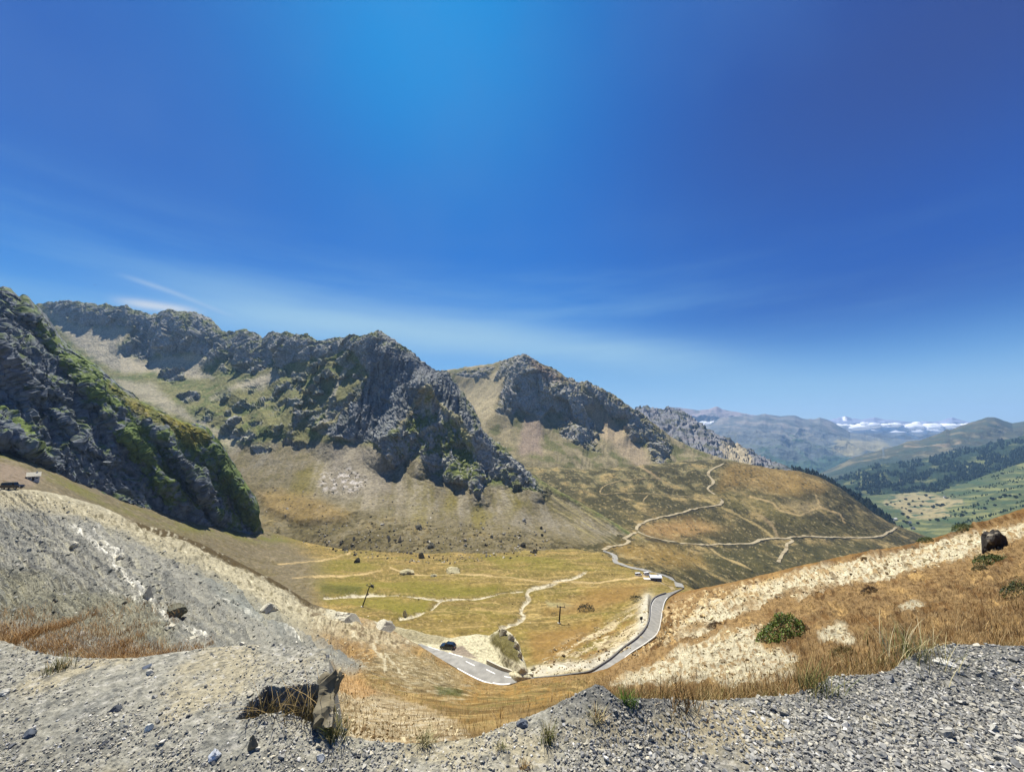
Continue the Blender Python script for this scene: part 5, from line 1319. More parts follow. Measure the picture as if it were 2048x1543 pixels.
def slope_stones():
    rng = np.random.default_rng(6)
    def keep(u, v):
        pm = np.full(u.shape, -1e3)
        for pl in PALE:
            pm = np.maximum(pm, poly_sd(u, v, pl))
        g = poly_sd(u, v, GREYS)
        rb = poly_sd(u, v, [(1330, 1210), (1400, 1185), (1560, 1148), (1640, 1135), (1480, 1190), (1400, 1240), (1330, 1290), (1240, 1330), (1260, 1310), (1322, 1270)])
        und = poly_sd(u, v, [(1060, 1345), (1080, 1310), (1170, 1262), (1240, 1230), (1290, 1195), (1300, 1230), (1260, 1300), (1190, 1335), (1120, 1350)])
        sm = np.minimum.reduce([line_d(u, v, ln) for ln, w in STREAMS])
        st = poly_sd(u, v, [(680, 1380), (760, 1400), (900, 1445), (940, 1480), (700, 1490), (660, 1420)])
        p = np.where(pm > 0, 0.9, 0) + np.where(g > -20, 0.3, 0) + np.where(rb > 0, 0.9, 0) + np.where(und > 0, 0.8, 0) + np.where(st > 0, 1.0, 0) + np.where((sm < 5) & (v < 1262), 1.0, 0) + np.where((u > 620) & (u < 1300) & (v > 1110) & (v < 1262), 0.05, 0)
        return rng.random(u.shape) < p
    P, N, UV = sample(44000, (-150, 960, 2200, 1490), ['slope', 'floor', 'platform'], keep, rng)
    D = P[:, 1]
    n = len(P)
    size = np.exp(rng.normal(0, 0.5, n)) * np.clip(0.0022 * D, 0.012, 0.26)
    t = rng.random((n, 1))
    lft = (UV[:, :1] < 660)
    base = np.where(lft, np.where(t < 0.5, S(160, 160, 146), np.where(t < 0.8, S(108, 110, 100), S(216, 210, 190))), np.where(t < 0.6, S(214, 198, 156), np.where(t < 0.85, S(150, 126, 88), S(96, 80, 54))))
    cols = base * rng.uniform(0.75, 1.15, (n, 1)) * KA
    scatter_stones('scattered_stones', P, size, cols, M_ROCKS, stone_templates(10, 0.65, 4, 9), 0.4, 0.2, 'small loose stones strewn over the pale slopes', 'stones', rng)
    # rubble at the foot of the talus
    def keep2(u, v):
        a = poly_sd(u, v, [(620, 1060), (760, 1040), (900, 1030), (1060, 1060), (1150, 1095), (1060, 1112), (900, 1128), (780, 1122), (650, 1100)])
        b = poly_sd(u, v, [(640, 945), (700, 930), (745, 960), (715, 990), (640, 985)])
        d = poly_sd(u, v, [(520, 960), (700, 1000), (900, 1000), (1060, 1050), (900, 1130), (700, 1110), (520, 1070)])
        return rng.random(u.shape) < np.where(b > 0, 1.0, np.where(a > 0, 0.55, np.where(d > 0, 0.15, 0)))
    P, N, UV = sample(9000, (500, 920, 1160, 1135), ['main', 'floor'], keep2, rng)
    n = len(P)
    size = np.exp(rng.normal(0, 0.5, n)) * 0.75
    t = rng.random((n, 1))
    cols = np.where(t < 0.5, S(150, 140, 116), np.where(t < 0.75, S(96, 88, 66), S(196, 188, 170))) * rng.uniform(0.75, 1.15, (n, 1)) * KA
    scatter_stones('talus_rubble', P, size, cols, M_ROCKS, stone_templates(10, 0.7, 5, 9), 0.4, 0.2, 'rubble of fallen rock at the foot of the main mountain', 'rubble', rng)

slope_stones()

# ---- grass -----------------------------------------------------------------------
M_BLADE = mat_vcol('grass_blade', nscale=0.0, rough=0.7, spec=0.2)

def blades(P, H, W, lean, cols, rng, segs=2, curl=0.5):
    """grass blades as bent tapering strips; one row per blade"""
    n = len(P)
    yaw = rng.uniform(0, 2 * np.pi, n)
    dirv = np.stack([np.cos(yaw), np.sin(yaw)], -1)
    side = np.stack([-dirv[:, 1], dirv[:, 0]], -1)
    VV = []
    for k in range(segs + 1):
        f = k / segs
        r = lean * H * (f * (1 - curl) + curl * f * f)
        z = H * (f - 0.25 * lean * f * f)
        w = W * (1 - f) ** 0.7 * 0.5
        c = P + np.concatenate([dirv * r[:, None], z[:, None]], -1)
        s = np.concatenate([side * w[:, None], np.zeros((n, 1))], -1)
        if k < segs:
            VV += [c - s, c + s]
        else:
            VV += [c]
    nv = 2 * segs + 1
    V = np.stack(VV, 1).reshape(-1, 3)
    tri = []
    for k in range(segs):
        a = 2 * k
        if k < segs - 1:
            tri += [[a, a + 1, a + 3], [a, a + 3, a + 2]]
        else:
            tri += [[a, a + 1, a + 2]]
    T = (np.array(tri)[None] + (np.arange(n) * nv)[:, None, None]).reshape(-1, 3)
    shade = np.tile(np.concatenate([np.repeat(np.linspace(0.85, 1.0, segs), 2), [1.05]]), n)[:, None]
    C = np.repeat(cols, nv, 0) * shade
    return V, T, C

def tufts(P, per, h, spread, palette, rng, hk=None, w=0.006):
    n = len(P)
    q = np.repeat(P, per, 0)
    k = len(q)
    hh = np.repeat(h if np.ndim(h) else np.full(n, h), per)
    q = q + np.concatenate([rng.normal(0, 1, (k, 2)) * (spread * hh)[:, None], np.zeros((k, 1))], -1)
    q[:, 2] -= 0.02
    H = np.minimum(hh, 0.17) * rng.uniform(0.5, 1.15, k)
    pal = np.array(palette)
    cols = pal[np.repeat(rng.integers(0, len(pal), n), per)] * 0.6 + pal[rng.integers(0, len(pal), k)] * 0.4
    cols = cols * rng.uniform(0.75, 1.2, (k, 1)) * KA
    dist = np.maximum(q[:, 1], 1.0)
    W = np.maximum(w * hh / 0.2, dist * 0.0007)
    return blades(q, H, W, rng.uniform(0.15, 0.9, k), cols, rng)

def join(parts):
    V, T, C, off = [], [], [], 0
    for v, t, c in parts:
        V.append(v); T.append(t + off); C.append(c); off += len(v)
    return np.concatenate(V), np.concatenate(T), np.concatenate(C)

PAL_GOLD = [S(194, 164, 110), S(168, 136, 84), S(214, 190, 140), S(146, 112, 64), S(110, 84, 46)]
PAL_BROWN = [S(152, 116, 66), S(124, 94, 52), S(176, 140, 86), S(104, 92, 50)]
PAL_GREEN = [S(96, 104, 46), S(126, 122, 64), S(148, 136, 82), S(84, 92, 44)]
PAL_PALE = [S(196, 184, 136), S(170, 160, 112), S(150, 150, 98), S(214, 200, 156)]

def grass_cover():
    rng = np.random.default_rng(8)
    parts = []
    def keep(u, v):
        pm = np.full(u.shape, -1e3)
        for pl in PALE:
            pm = np.maximum(pm, poly_sd(u, v, pl))
        return (rng.random(u.shape) < np.where(pm > -2, 0.05, 1.0)) & (u > 1180)
    P, N, UV = sample(17000, (1180, 1000, 2350, 1440), ['slope'], keep, rng, 60)
    parts.append(tufts(P, 7, np.exp(rng.normal(0, 0.4, len(P))) * 0.11, 0.6, PAL_GOLD + PAL_BROWN, rng))
    # golden basin below the viewpoint
    def keepb(u, v):
        return rng.random(u.shape) < np.where(poly_sd(u, v, [(660, 1330), (840, 1300), (960, 1366), (1240, 1340), (1240, 1420), (1000, 1480), (660, 1490)]) > 0, np.where(v > np.where(u < 1000, 1395, 1372), 0.06, np.where(u < 1000, 0.3, 0.7)), 0.0)
    P, N, UV = sample(17000, (660, 1300, 1240, 1490), ['slope'], keepb, rng, 80)
    parts.append(tufts(P, 7, np.exp(rng.normal(0, 0.4, len(P))) * 0.11, 0.6, PAL_GOLD + [S(150, 128, 62)], rng))
    # strip of tall dry grass behind the left ledge
    e = np.array(EDGE)
    us = rng.uniform(-420, 372, 1900)
    pts = []
    for u in us:
        v = np.interp(u, e[:, 0], e[:, 1]) + 6
        h = hit(u, v, ['gravel'])
        if h:
            y = h[0] + Vector((0, abs(rng.normal(0, 0.35)) * (1.0 - 0.6 * (u > 150)), 0))
            y.z = h[0].z - 0.03 - 0.10 * (y.y - h[0].y)
            pts.append((y[:], u))
    P = np.array([p[0] for p in pts])
    uu = np.array([p[1] for p in pts])
    hgt = np.interp(uu, [-400, 0, 120, 250, 330, 372], [0.10, 0.10, 0.08, 0.07, 0.05, 0.03]) * rng.uniform(0.45, 1.25, len(P)) * (0.85 + 0.9 * fbm(P / 0.4, 3, seed=209))
    parts.append(tufts(P, 14, hgt, 0.4, [S(208, 166, 104), S(186, 142, 82), S(224, 192, 138), S(154, 114, 64), S(122, 92, 52)], rng, w=0.005))
    # grass lip along the right edge of the gravel
    pts = []
    for u in rng.uniform(1270, 2400, 2600):
        v = np.interp(u, e[:, 0], e[:, 1]) + 3
        h = hit(u, v, ['gravel'])
        if h:
            y = h[0] + Vector((0, abs(rng.normal(0, 0.25)), 0))
            y.z = h[0].z - 0.05 - 0.5 * (y.y - h[0].y)
            pts.append(y[:])
    P = np.array(pts)
    lump = fbm(P / np.array([0.35, 0.35, 1]), 3, seed=210)
    P = P[lump > 0.02]
    parts.append(tufts(P, 10, rng.uniform(0.04, 0.14, len(P)), 0.4, PAL_GOLD + PAL_BROWN + PAL_GREEN[:2], rng, w=0.005))
    V, T, C = join(parts)
    o = mesh_from('dry_grass', V, tris=T, cols=C, mat=M_BLADE)
    tag(o, 'dry golden grass covering the banks round the viewpoint', 'grass', kind='stuff')

grass_cover()

def part(name, bm_or_data, mat, parent):
    if isinstance(bm_or_data, bmesh.types.BMesh):
        me = bpy.data.meshes.new(name)
        bm_or_data.to_mesh(me)
        bm_or_data.free()
        o = bpy.data.objects.new(name, me)
        me.materials.append(mat)
        COL.objects.link(o)
        o.parent = parent
        return o
    v, t, c = bm_or_data
    return mesh_from(name, v, tris=t, cols=c, mat=mat, parent=parent)

def empty(name, loc, rz=0.0, label=None, cat=None, group=None):
    o = bpy.data.objects.new(name, None)
    o.empty_display_size = 0.2
    o.location = loc
    o.rotation_euler = (0, 0, rz)
    COL.objects.link(o)
    return tag(o, label, cat, group)

def near_tufts():
    rng = np.random.default_rng(9)
    specs = [(1835, 1312, 0.26, 0.75, 60, PAL_PALE + PAL_GREEN[:2], 'broad pale grass clump on the rim of the right-hand gravel', 'slope'),
             (1720, 1346, 0.24, 0.55, 46, PAL_GOLD + PAL_GREEN[:1], 'tall golden-brown grass clump between the green tuft and the pale clump', 'slope'),
             (1630, 1380, 0.20, 0.5, 40, PAL_GREEN + [S(70, 84, 34)], 'dark green grass tuft at the gravel edge below the cream scar', 'slope'),
             (1360, 1398, 0.16, 0.7, 40, PAL_BROWN, 'rusty brown grass tuft at the gravel edge right of the dark heap', 'slope'),
             (1256, 1404, 0.09, 0.4, 34, [S(86, 116, 36), S(104, 128, 50)], 'small fresh green tuft beside the dark gravel heap', 'gravel'),
             (118, 1338, 0.10, 0.5, 36, PAL_GREEN + PAL_GOLD[:1], 'small olive tuft growing alone in the left gravel', 'gravel'),
             (86, 1303, 0.08, 0.5, 30, [S(92, 104, 48), S(120, 124, 60)], 'little green tuft in front of the golden grass strip', 'gravel'),
             (1096, 1476, 0.10, 0.4, 26, PAL_GREEN, 'thin olive tuft in the gravel below the dark heap', 'gravel'),
             (850, 1486, 0.09, 0.5, 34, PAL_PALE, 'pale grey-green cushion plant at the gravel edge in the middle', 'gravel'),
             (1000, 1496, 0.05, 0.5, 24, PAL_PALE + PAL_GREEN[:1], 'tiny flat straw tuft in the middle gravel', 'gravel'),
             (1195, 1440, 0.10, 0.3, 18, PAL_PALE + PAL_GOLD[:2], 'few straw stalks standing on the dark gravel heap', 'gravel'),
             (668, 1470, 0.12, 0.5, 40, PAL_GREEN + PAL_PALE[:1], 'green tuft at the foot of the upright slab', 'gravel'),
             (1050, 1536, 0.05, 0.6, 26, PAL_GOLD, 'flat yellow tuft at the bottom of the gravel', 'gravel')]
    for u, v, h, spr, n, pal, lab, where in specs:
        hh = hit(u, v, ['gravel']) or hit(u, v, ['slope'])
        p = hh[0]
        root = empty('grass_tuft', p, 0, lab, 'grass tuft', 'separate grass tufts near the gravel')
        k = n * 3
        q = np.concatenate([rng.normal(0, spr * h * 0.55, (k, 2)), np.zeros((k, 1)) - 0.015], -1)
        pal = np.array(pal)
        cols = pal[rng.integers(0, len(pal), k)] * rng.uniform(0.75, 1.2, (k, 1)) * KA
        part('blades', blades(q, h * rng.uniform(0.45, 1.1, k), np.full(k, 0.0045), rng.uniform(0.2, 1.0, k), cols, rng, segs=3), M_BLADE, root)
        m = 4 + n // 8
        q = np.concatenate([rng.normal(0, spr * h * 0.4, (m, 2)), np.zeros((m, 1))], -1)
        cols = np.repeat(S(190, 164, 110)[None] * KA, m, 0)
        part('stalks', blades(q, h * rng.uniform(1.0, 1.35, m), np.full(m, 0.0022), rng.uniform(0.2, 0.7, m), cols, rng, segs=3), M_BLADE, root)
    # bent stalks in the hollow
    p = hit(590, 1432, ['gravel'])[0]
    root = empty('grass_tuft', p, 0, 'long bent straw stalks in the shaded hollow under the ledge', 'grass tuft', 'separate grass tufts near the gravel')
    k = 34
    q = np.stack([rng.uniform(-0.22, 0.18, k), rng.normal(0, 0.03, k), np.full(k, -0.02)], -1)
    cols = np.repeat(S(176, 150, 96)[None] * KA, k, 0) * rng.uniform(0.6, 1.2, (k, 1))
    part('stalks', blades(q, rng.uniform(0.10, 0.26, k), np.full(k, 0.004), rng.uniform(0.5, 1.5, k), cols, rng, segs=5, curl=0.8), M_BLADE, root)
    cols = np.repeat(S(104, 88, 44)[None] * KA, 120, 0) * rng.uniform(0.6, 1.2, (120, 1))
    q = np.stack([rng.uniform(-0.26, 0.2, 120), rng.normal(0, 0.04, 120), np.full(120, -0.02)], -1)
    part('blades', blades(q, rng.uniform(0.05, 0.14, 120), np.full(120, 0.005), rng.uniform(0.3, 1.0, 120), cols, rng, segs=3), M_BLADE, root)

near_tufts()

# ---- shrubs ----------------------------------------------------------------------
M_LEAF = mat_vcol('shrub_leaf', nscale=0.0, rough=0.55, spec=0.35)
M_WOOD = mat_plain('dry_wood', S(92, 74, 54), 0.9, nscale=20)

def shrub(u, v, wpx, hpx, pal, label, names=('slope',), nleaf=2600, slope_tilt=0.0, group='low shrubs on the slopes'):
    h = hit(u, v, list(names))
    if not h:
        return
    p, nor = h
    k = p.y / FPX
    a, hh = wpx * k * 0.5, hpx * k
    rng = np.random.default_rng(int(u * 7 + v))
    root = empty('shrub', p, 0, label, 'shrub', group)
    # leaf-sized faces through a low uneven dome
    n = nleaf
    th = rng.uniform(0, 2 * np.pi, n)
    rr = np.sqrt(rng.random(n))
    x, y = rr * np.cos(th), rr * np.sin(th)
    nzv = fbm(np.stack([x * 2.2 + u, y * 2.2, x * 0], -1), 3, seed=221)
    top = np.sqrt(np.clip(1 - rr**2, 0, 1)) * (0.75 + 0.9 * nzv)
    z = np.maximum(top, 0.05) * rng.uniform(0.25, 1.0, n) ** 0.5
    tilt = slope_tilt * x * a
    C = np.stack([x * a * (1 + 0.3 * nzv), y * a * 0.8, z * hh + tilt], -1)
    d = rng.normal(0, 1, (n, 3)); d /= np.linalg.norm(d, axis=1, keepdims=True)
    e = np.cross(d, rng.normal(0, 1, (n, 3))); e /= np.linalg.norm(e, axis=1, keepdims=True)
    s = (0.05 * a + 0.0) * rng.uniform(0.7, 1.4, (n, 1))
    V = np.stack([C - d * s * 0.5, C + e * s * 0.45, C + d * s, C - e * s * 0.45], 1).reshape(-1, 3)
    F = (np.array([[0, 1, 2], [0, 2, 3]])[None] + (np.arange(n) * 4)[:, None, None]).reshape(-1, 3)
    pal = np.array(pal)
    c = np.repeat(pal[rng.integers(0, len(pal), n)] * rng.uniform(0.7, 1.25, (n, 1)) * KA, 4, 0)
    part('foliage', (V, F, c), M_LEAF, root)
    m = 1
    q = np.array([[0.0, 0.0, -0.05]])
    part('stem', blades(q, np.full(m, hh * 0.7), np.full(m, a * 0.03), rng.uniform(0.3, 1.2, m), np.repeat(S(92, 74, 54)[None], m, 0), rng, segs=3), M_WOOD, root)
    return root

def heather():
    rng = np.random.default_rng(14)
    k = 0
    while k < 30:
        u, v = rng.uniform(1330, 2060), rng.uniform(1090, 1330)
        if v < np.interp(u, [p[0] for p in CREST], [p[1] for p in CREST]) + 14 or v > np.interp(u, [1330, 1500, 1700, 2060], [1330, 1350, 1320, 1240]):
            continue
        w = rng.uniform(10, 26)
        shrub(u, v, w, w * rng.uniform(0.3, 0.5), [S(110, 80, 44), S(84, 62, 34), S(104, 92, 48), S(70, 56, 30)], 'one of many low brown heather clumps dotted over the right bank', nleaf=420, slope_tilt=0.2, group='heather clumps on the right bank')
        k += 1
heather()
GRN = [S(72, 92, 36), S(92, 108, 40), S(54, 74, 30), S(112, 120, 52)]
DKG = [S(48, 56, 30), S(62, 66, 36), S(36, 44, 26)]
shrub(1560, 1280, 84, 44, [S(92, 124, 44), S(116, 144, 52), S(64, 92, 34), S(140, 150, 72), S(120, 100, 56)], 'bright green rounded shrub in the middle of the striped bank', nleaf=5200, slope_tilt=0.6)
shrub(1985, 1128, 56, 22, GRN, 'flat green shrub just below the dark boulder', slope_tilt=0.2)
shrub(2036, 1192, 50, 34, GRN + DKG, 'dull green shrub at the right margin in the brown grass', slope_tilt=0.2)
shrub(1925, 1060, 34, 14, GRN, 'small green shrub on the right skyline near the boulder', slope_tilt=0.25)
shrub(1850, 1082, 26, 9, GRN, 'smaller flat green shrub farther along the right skyline', slope_tilt=0.25)
shrub(1690, 1312, 40, 20, [S(110, 96, 46), S(92, 92, 42), S(128, 104, 52)], 'olive brown shrub beside the round cream scar', slope_tilt=0.2)
shrub(1430, 1255, 30, 12, [S(104, 76, 36), S(84, 62, 30)], 'brown heather clump over the upper cream scar', slope_tilt=0.2)
shrub(1740, 1186, 30, 14, [S(96, 70, 36), S(74, 58, 30)], 'dark brown heather clump between the pale stone bands', slope_tilt=0.25)
shrub(1960, 1140, 26, 10, [S(104, 92, 44), S(84, 82, 40)], 'olive clump left of the flat green shrub', slope_tilt=0.2)
shrub(1600, 1262, 36, 16, [S(112, 82, 40), S(88, 66, 32)], 'rusty heather clump right of the bright green shrub', slope_tilt=0.2)
shrub(1172, 1222, 34, 16, DKG, 'larger dark juniper clump on the meadow near the small lift pylon', ('floor',), 1500, group='dark juniper clumps on the meadow')
shrub(1108, 1230, 14, 8, DKG, 'small dark juniper clump just left of the small lift pylon', ('floor',), 700, group='dark juniper clumps on the meadow')
shrub(1274, 1200, 26, 12, DKG, 'dark juniper clump left of the upper road bend', ('floor',), 1200, group='dark juniper clumps on the meadow')
shrub(1275, 1134, 16, 7, DKG, 'leftmost dark bush above the hut', ('golden', 'floor'), 700, group='dark bushes above the hut')
shrub(1300, 1140, 22, 8, DKG, 'middle dark bush above the hut', ('golden', 'floor'), 900, group='dark bushes above the hut')
shrub(1333, 1148, 24, 8, DKG, 'rightmost dark bush above the hut', ('golden', 'floor'), 900, group='dark bushes above the hut')
shrub(1378, 1148, 10, 12, DKG, 'lone dark bush on the slope right of the hut', ('golden',), 700, group='dark bushes above the hut')
shrub(1282, 1092, 14, 4, DKG, 'small dark bush by the upper road fork', ('golden', 'floor'), 500, group='dark bushes above the hut')

# ---- boulders --------------------------------------------------------------------
def boulder(u, v, wpx, hpx, col, label, names, group=None, seed=0, name='boulder', flat=1.0, depth=0.8, dark=None):
    h = hit(u, v, names)
    if not h:
        return None
    p = h[0]
    k = p.y / FPX
    a, hh = wpx * k * 0.5, hpx * k
    bm = bmesh.new()
    bmesh.ops.create_icosphere(bm, subdivisions=4, radius=1.0)
    co = np.array([x.co[:] for x in bm.verts])
    q = co + seed * 3.1
    cell = fbm(q * 1.1, 2, seed=231)
    r = 1 + (0.75 if seed != 1 else 1.0) * cell + 0.22 * fbm(q * 3, 4, seed=232, ridged=True)
    co = co * r[:, None]
    rng = np.random.default_rng(seed + 40)
    for _ in range(6 if seed != 1 else 2):                                   # knock flat faces off
        d = rng.normal(0, 1, 3); d /= np.linalg.norm(d)
        t = co @ d
        lim = rng.uniform(0.66, 0.9)
        co = np.where((t > lim)[:, None], co - d[None] * (t - lim)[:, None] * 0.92, co)
    co[:, :2] *= (1 - 0.22 * co[:, 2:3] * (1 if seed != 1 else 0.3))
    co = co / np.array([np.abs(co[:, 0]).max(), np.abs(co[:, 1]).max(), 1])
    zt = co[:, 2].max()
    co = co * np.array([a, a * depth, hh * 0.72 / zt])
    co[:, 2] += hh * 0.28
    f = np.array([[x.index for x in fc.verts] for fc in bm.faces])
    bm.free()
    n = fbm(co / max(a, 1e-3) * 2.2 + seed, 4, seed=233)[:, None]
    c = np.asarray(col)[None] * (1 + 0.5 * n) * KA
    if dark is not None:
        c = np.where(n > 0.22, np.asarray(dark)[None] * KA, c)
    o = mesh_from(name, co, tris=f, cols=np.clip(c, 0.004, 0.95), mat=M_ROCKS)
    o.location = p
    o.rotation_euler = (0, 0, 0)
    return tag(o, label, 'boulder' if name == 'boulder' else 'rock', group)

boulder(1986, 1098, 48, 38, S(70, 66, 60), 'black craggy boulder with pale blotches on the right bank', ['slope'], seed=1, dark=S(150, 140, 120))
boulder(905, 1144, 34, 10, S(190, 180, 140), 'broad pale flat boulder on the meadow', ['floor'], seed=2, flat=0.5)
boulder(812, 1146, 32, 8, S(180, 170, 132), 'pale slab boulder at the left end of the meadow path', ['floor'], seed=3)
boulder(715, 1124, 14, 9, S(70, 66, 52), 'dark boulder beside the upper left footpath', ['floor'], seed=4)
boulder(867, 1152, 14, 5, S(196, 188, 150), 'small pale stone on the meadow path', ['floor'], seed=5)
boulder(809, 1231, 9, 12, S(190, 176, 136), 'pale upright stone by the lower stream branch', ['floor'], seed=6)
boulder(843, 1116, 14, 12, S(120, 114, 92), 'dark grey boulder at the edge of the talus above the pale slab', ['floor', 'main'], seed=7)
boulder(778, 1080, 7, 9, S(170, 160, 134), 'left of two pale blocks standing together on the talus', ['main'], seed=8)
boulder(800, 1082, 8, 12, S(180, 168, 140), 'taller right one of two pale blocks on the talus', ['main'], seed=9)
boulder(862, 1094, 15, 10, S(120, 116, 98), 'large dark block on the talus above the meadow', ['main'], seed=10)
boulder(838, 1056, 16, 8, S(116, 112, 96), 'dark block highest up on the talus rubble', ['main'], seed=11)
boulder(1068, 1105, 12, 7, S(90, 84, 66), 'dark block at the right end of the talus rubble', ['main', 'floor'], seed=12)
boulder(1046, 1092, 14, 8, S(84, 80, 64), 'dark flat block near the right end of the talus', ['main', 'floor'], seed=13)
boulder(690, 1100, 16, 7, S(88, 82, 64), 'dark low block at the left end of the talus rubble', ['main', 'floor'], seed=14)
boulder(1048, 1042, 10, 6, S(170, 164, 150), 'pale block high on the right side of the talus', ['main'], seed=15)
for i, (uu, vv_, w, hp, lab) in enumerate([(1006, 1268, 16, 10, 'pale rock on top of the grassy knoll'), (1022, 1280, 14, 11, 'pale rock on the right shoulder of the knoll'), (1033, 1296, 13, 12, 'pale rock half way down the knoll'), (1040, 1314, 12, 11, 'pale rock low on the knoll above the gully'), (1066, 1338, 12, 6, 'pale rock in the gully right of the knoll')]):
    boulder(uu, vv_, w, hp, S(178, 170, 142), lab, ['platform', 'floor'], seed=70 + i, name='rock')
rngb = np.random.default_rng(77)
for i in range(46):
    uu, vv_ = rngb.uniform(650, 1090), rngb.uniform(1055, 1120)
    w = rngb.uniform(3, 7)
    boulder(uu, vv_, w, w * rngb.uniform(0.5, 0.9), [S(150, 142, 118), S(104, 96, 74), S(176, 168, 146)][i % 3], 'one of many similar boulders scattered at the foot of the talus', ['main', 'floor'], 'boulders scattered at the foot of the talus', seed=100 + i)
for i, (uu, vv_, w, hp, lab) in enumerate([(536, 1222, 34, 16, 'pale jutting rock at the lower end of the grey spur'), (296, 1196, 20, 24, 'white outcrop in the middle of the grey spur'), (240, 1116, 22, 10, 'small white outcrop higher on the grey spur'), (200, 1088, 20, 9, 'white outcrop near the top of the grey spur'), (150, 1092, 18, 10, 'cream outcrop left of the white ones on the grey spur'),
                                          (340, 1253, 20, 5, 'flat pale stone at the foot of the grey spur'), (386, 1276, 18, 4, 'lowest flat pale stone near the ledge crest'), (350, 1228, 46, 18, 'dark ribbed outcrop across the foot of the grey spur'), (690, 1244, 58, 20, 'rounded pale hump on the crest of the spur, left one'), (770, 1260, 46, 18, 'rounded pale hump on the crest of the spur, right one')]):
    boulder(uu, vv_, w, hp, S(112, 110, 92) if 'dark' in lab else S(206, 200, 176), lab, ['slope'], seed=30 + i, name='rock')
for i, (uu, vv_, w, hp, c, lab) in enumerate([(300, 1456, 18, 9, S(220, 220, 208), 'white stone in the gravel in front of the ledge'), (430, 1512, 28, 13, S(206, 210, 212), 'bluish white stone at the bottom of the left gravel'), (1886, 1326, 38, 7, S(226, 222, 206), 'flat white stone slab on the right gravel rim'), (505, 1494, 20, 22, S(120, 112, 92), 'long tilted brown stone in the gravel below the hollow'), (10, 1386, 22, 8, S(200, 196, 180), 'pale stone at the left margin of the gravel'),
                                             (300, 1346, 14, 7, S(206, 200, 182), 'small pale stone on top of the ledge'), (60, 1468, 26, 10, S(96, 102, 108), 'dark grey stone in the lower left gravel'), (640, 1516, 18, 8, S(208, 208, 200), 'white pebble in the gravel under the slab'), (685, 1466, 22, 11, S(96, 102, 110), 'dark stone just right of the slab foot'), (232, 1418, 22, 8, S(90, 94, 98), 'dark flat stone in the middle of the left gravel'), (1045, 1448, 24, 9, S(100, 106, 114), 'dark stone at the front edge of the heap')]):
    boulder(uu, vv_, w, hp, c, lab, ['gravel'], seed=50 + i, name='stone', depth=0.7)

# ---- upright broken slab at the end of the ledge -----------------------------------
def slab():
    p = hit(655, 1456, ['gravel'])[0]
    k = p.y / FPX
    X = lambda u, v, dy: Vector((unproj(u, v, p.y + dy) - np.array(p[:]))[:])
    root = empty('rock_slab', p, 0, 'weathered upright rock slab holding the end of the ledge', 'rock slab')
    outline = [(650, 1458), (632, 1446), (634, 1412), (638, 1388), (640, 1370), (643, 1356), (650, 1346), (662, 1350), (672, 1343), (684, 1344), (680, 1356), (674, 1374), (668, 1396), (666, 1420), (664, 1452)]
    bm = bmesh.new()
    lean = lambda v: 0.26 * (1456 - v) / 118.0
    f = [bm.verts.new(X(u, v, -0.06 + lean(v) + 0.02 * math.sin(u))) for u, v in outline]
    b = [bm.verts.new(X(u + 3, v + 6, 0.08 + lean(v))) for u, v in outline]
    bm.faces.new(f); bm.faces.new(b[::-1])
    for i in range(len(f)):
        j = (i + 1) % len(f)
        bm.faces.new((f[i], b[i], b[j], f[j]))
    bmesh.ops.triangulate(bm, faces=bm.faces)
    bmesh.ops.subdivide_edges(bm, edges=bm.edges, cuts=3, use_grid_fill=True)
    bmesh.ops.triangulate(bm, faces=bm.faces)
    bm.normal_update()
    co = np.array([v.co[:] for v in bm.verts])
    nr = np.array([v.normal[:] for v in bm.verts])
    st = fbm(co / np.array([0.05, 0.05, 0.11]), 5, seed=241)
    co = co + nr * (st * 0.016 + facets(co, (0.09, 0.09, 0.13), 441) * 0.035)[:, None]
    fs = np.array([[v.index for v in fc.verts] for fc in bm.faces])
    bm.free()
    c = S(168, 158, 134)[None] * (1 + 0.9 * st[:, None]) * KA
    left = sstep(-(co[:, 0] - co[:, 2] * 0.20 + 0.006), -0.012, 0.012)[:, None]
    c = c * (1 - left) + S(124, 116, 94)[None] * KA * (1 + 0.9 * st[:, None]) * left  # shaded left side and sunlit right face put into the stone colour
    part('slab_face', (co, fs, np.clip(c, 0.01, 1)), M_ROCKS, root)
    return
    # cap of pale lichen-grey stone on its top
    bm = bmesh.new()
    q = [X(650, 1334, -0.05), X(688, 1330, -0.05), X(694, 1318, 0.16), X(648, 1314, 0.16)]
    lo = [bm.verts.new(x) for x in q]
    up = [bm.verts.new(x + Vector((0, 0, 0.022))) for x in q]
    bm.faces.new(lo[::-1]); bm.faces.new(up)
    for i in range(4):
        bm.faces.new((lo[i], lo[(i + 1) % 4], up[(i + 1) % 4], up[i]))
    bmesh.ops.bevel(bm, geom=bm.edges[:], offset=0.008, segments=2, affect='EDGES')
    part('top_stone', bm, mat_plain('pale_stone', S(150, 146, 128) * 0.75, 0.95, nscale=30, namp=0.5), root)

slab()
# ------------------------------------------------------------------ roads
M_ASPH = mat_plain('grey_asphalt', S(128, 126, 118), 0.9, nscale=0.6, namp=0.22)
M_DIRT = mat_vcol('pale_road', nscale=0.5, namp=0.2)
M_TRACK = mat_vcol('dirt_track', nscale=0.5, namp=0.2)
M_WHITE = mat_plain('road_paint', S(216, 214, 204), 0.7, nscale=4, namp=0.06)
M_CONC = mat_plain('pale_concrete', S(176, 170, 150), 0.9, nscale=2, namp=0.15)
M_DARK = mat_plain('dark_metal', S(34, 36, 40), 0.5, metal=0.6, nscale=3)
M_DKCONC = mat_plain('dark_kerb', S(98, 96, 90), 0.9, nscale=2, namp=0.2)

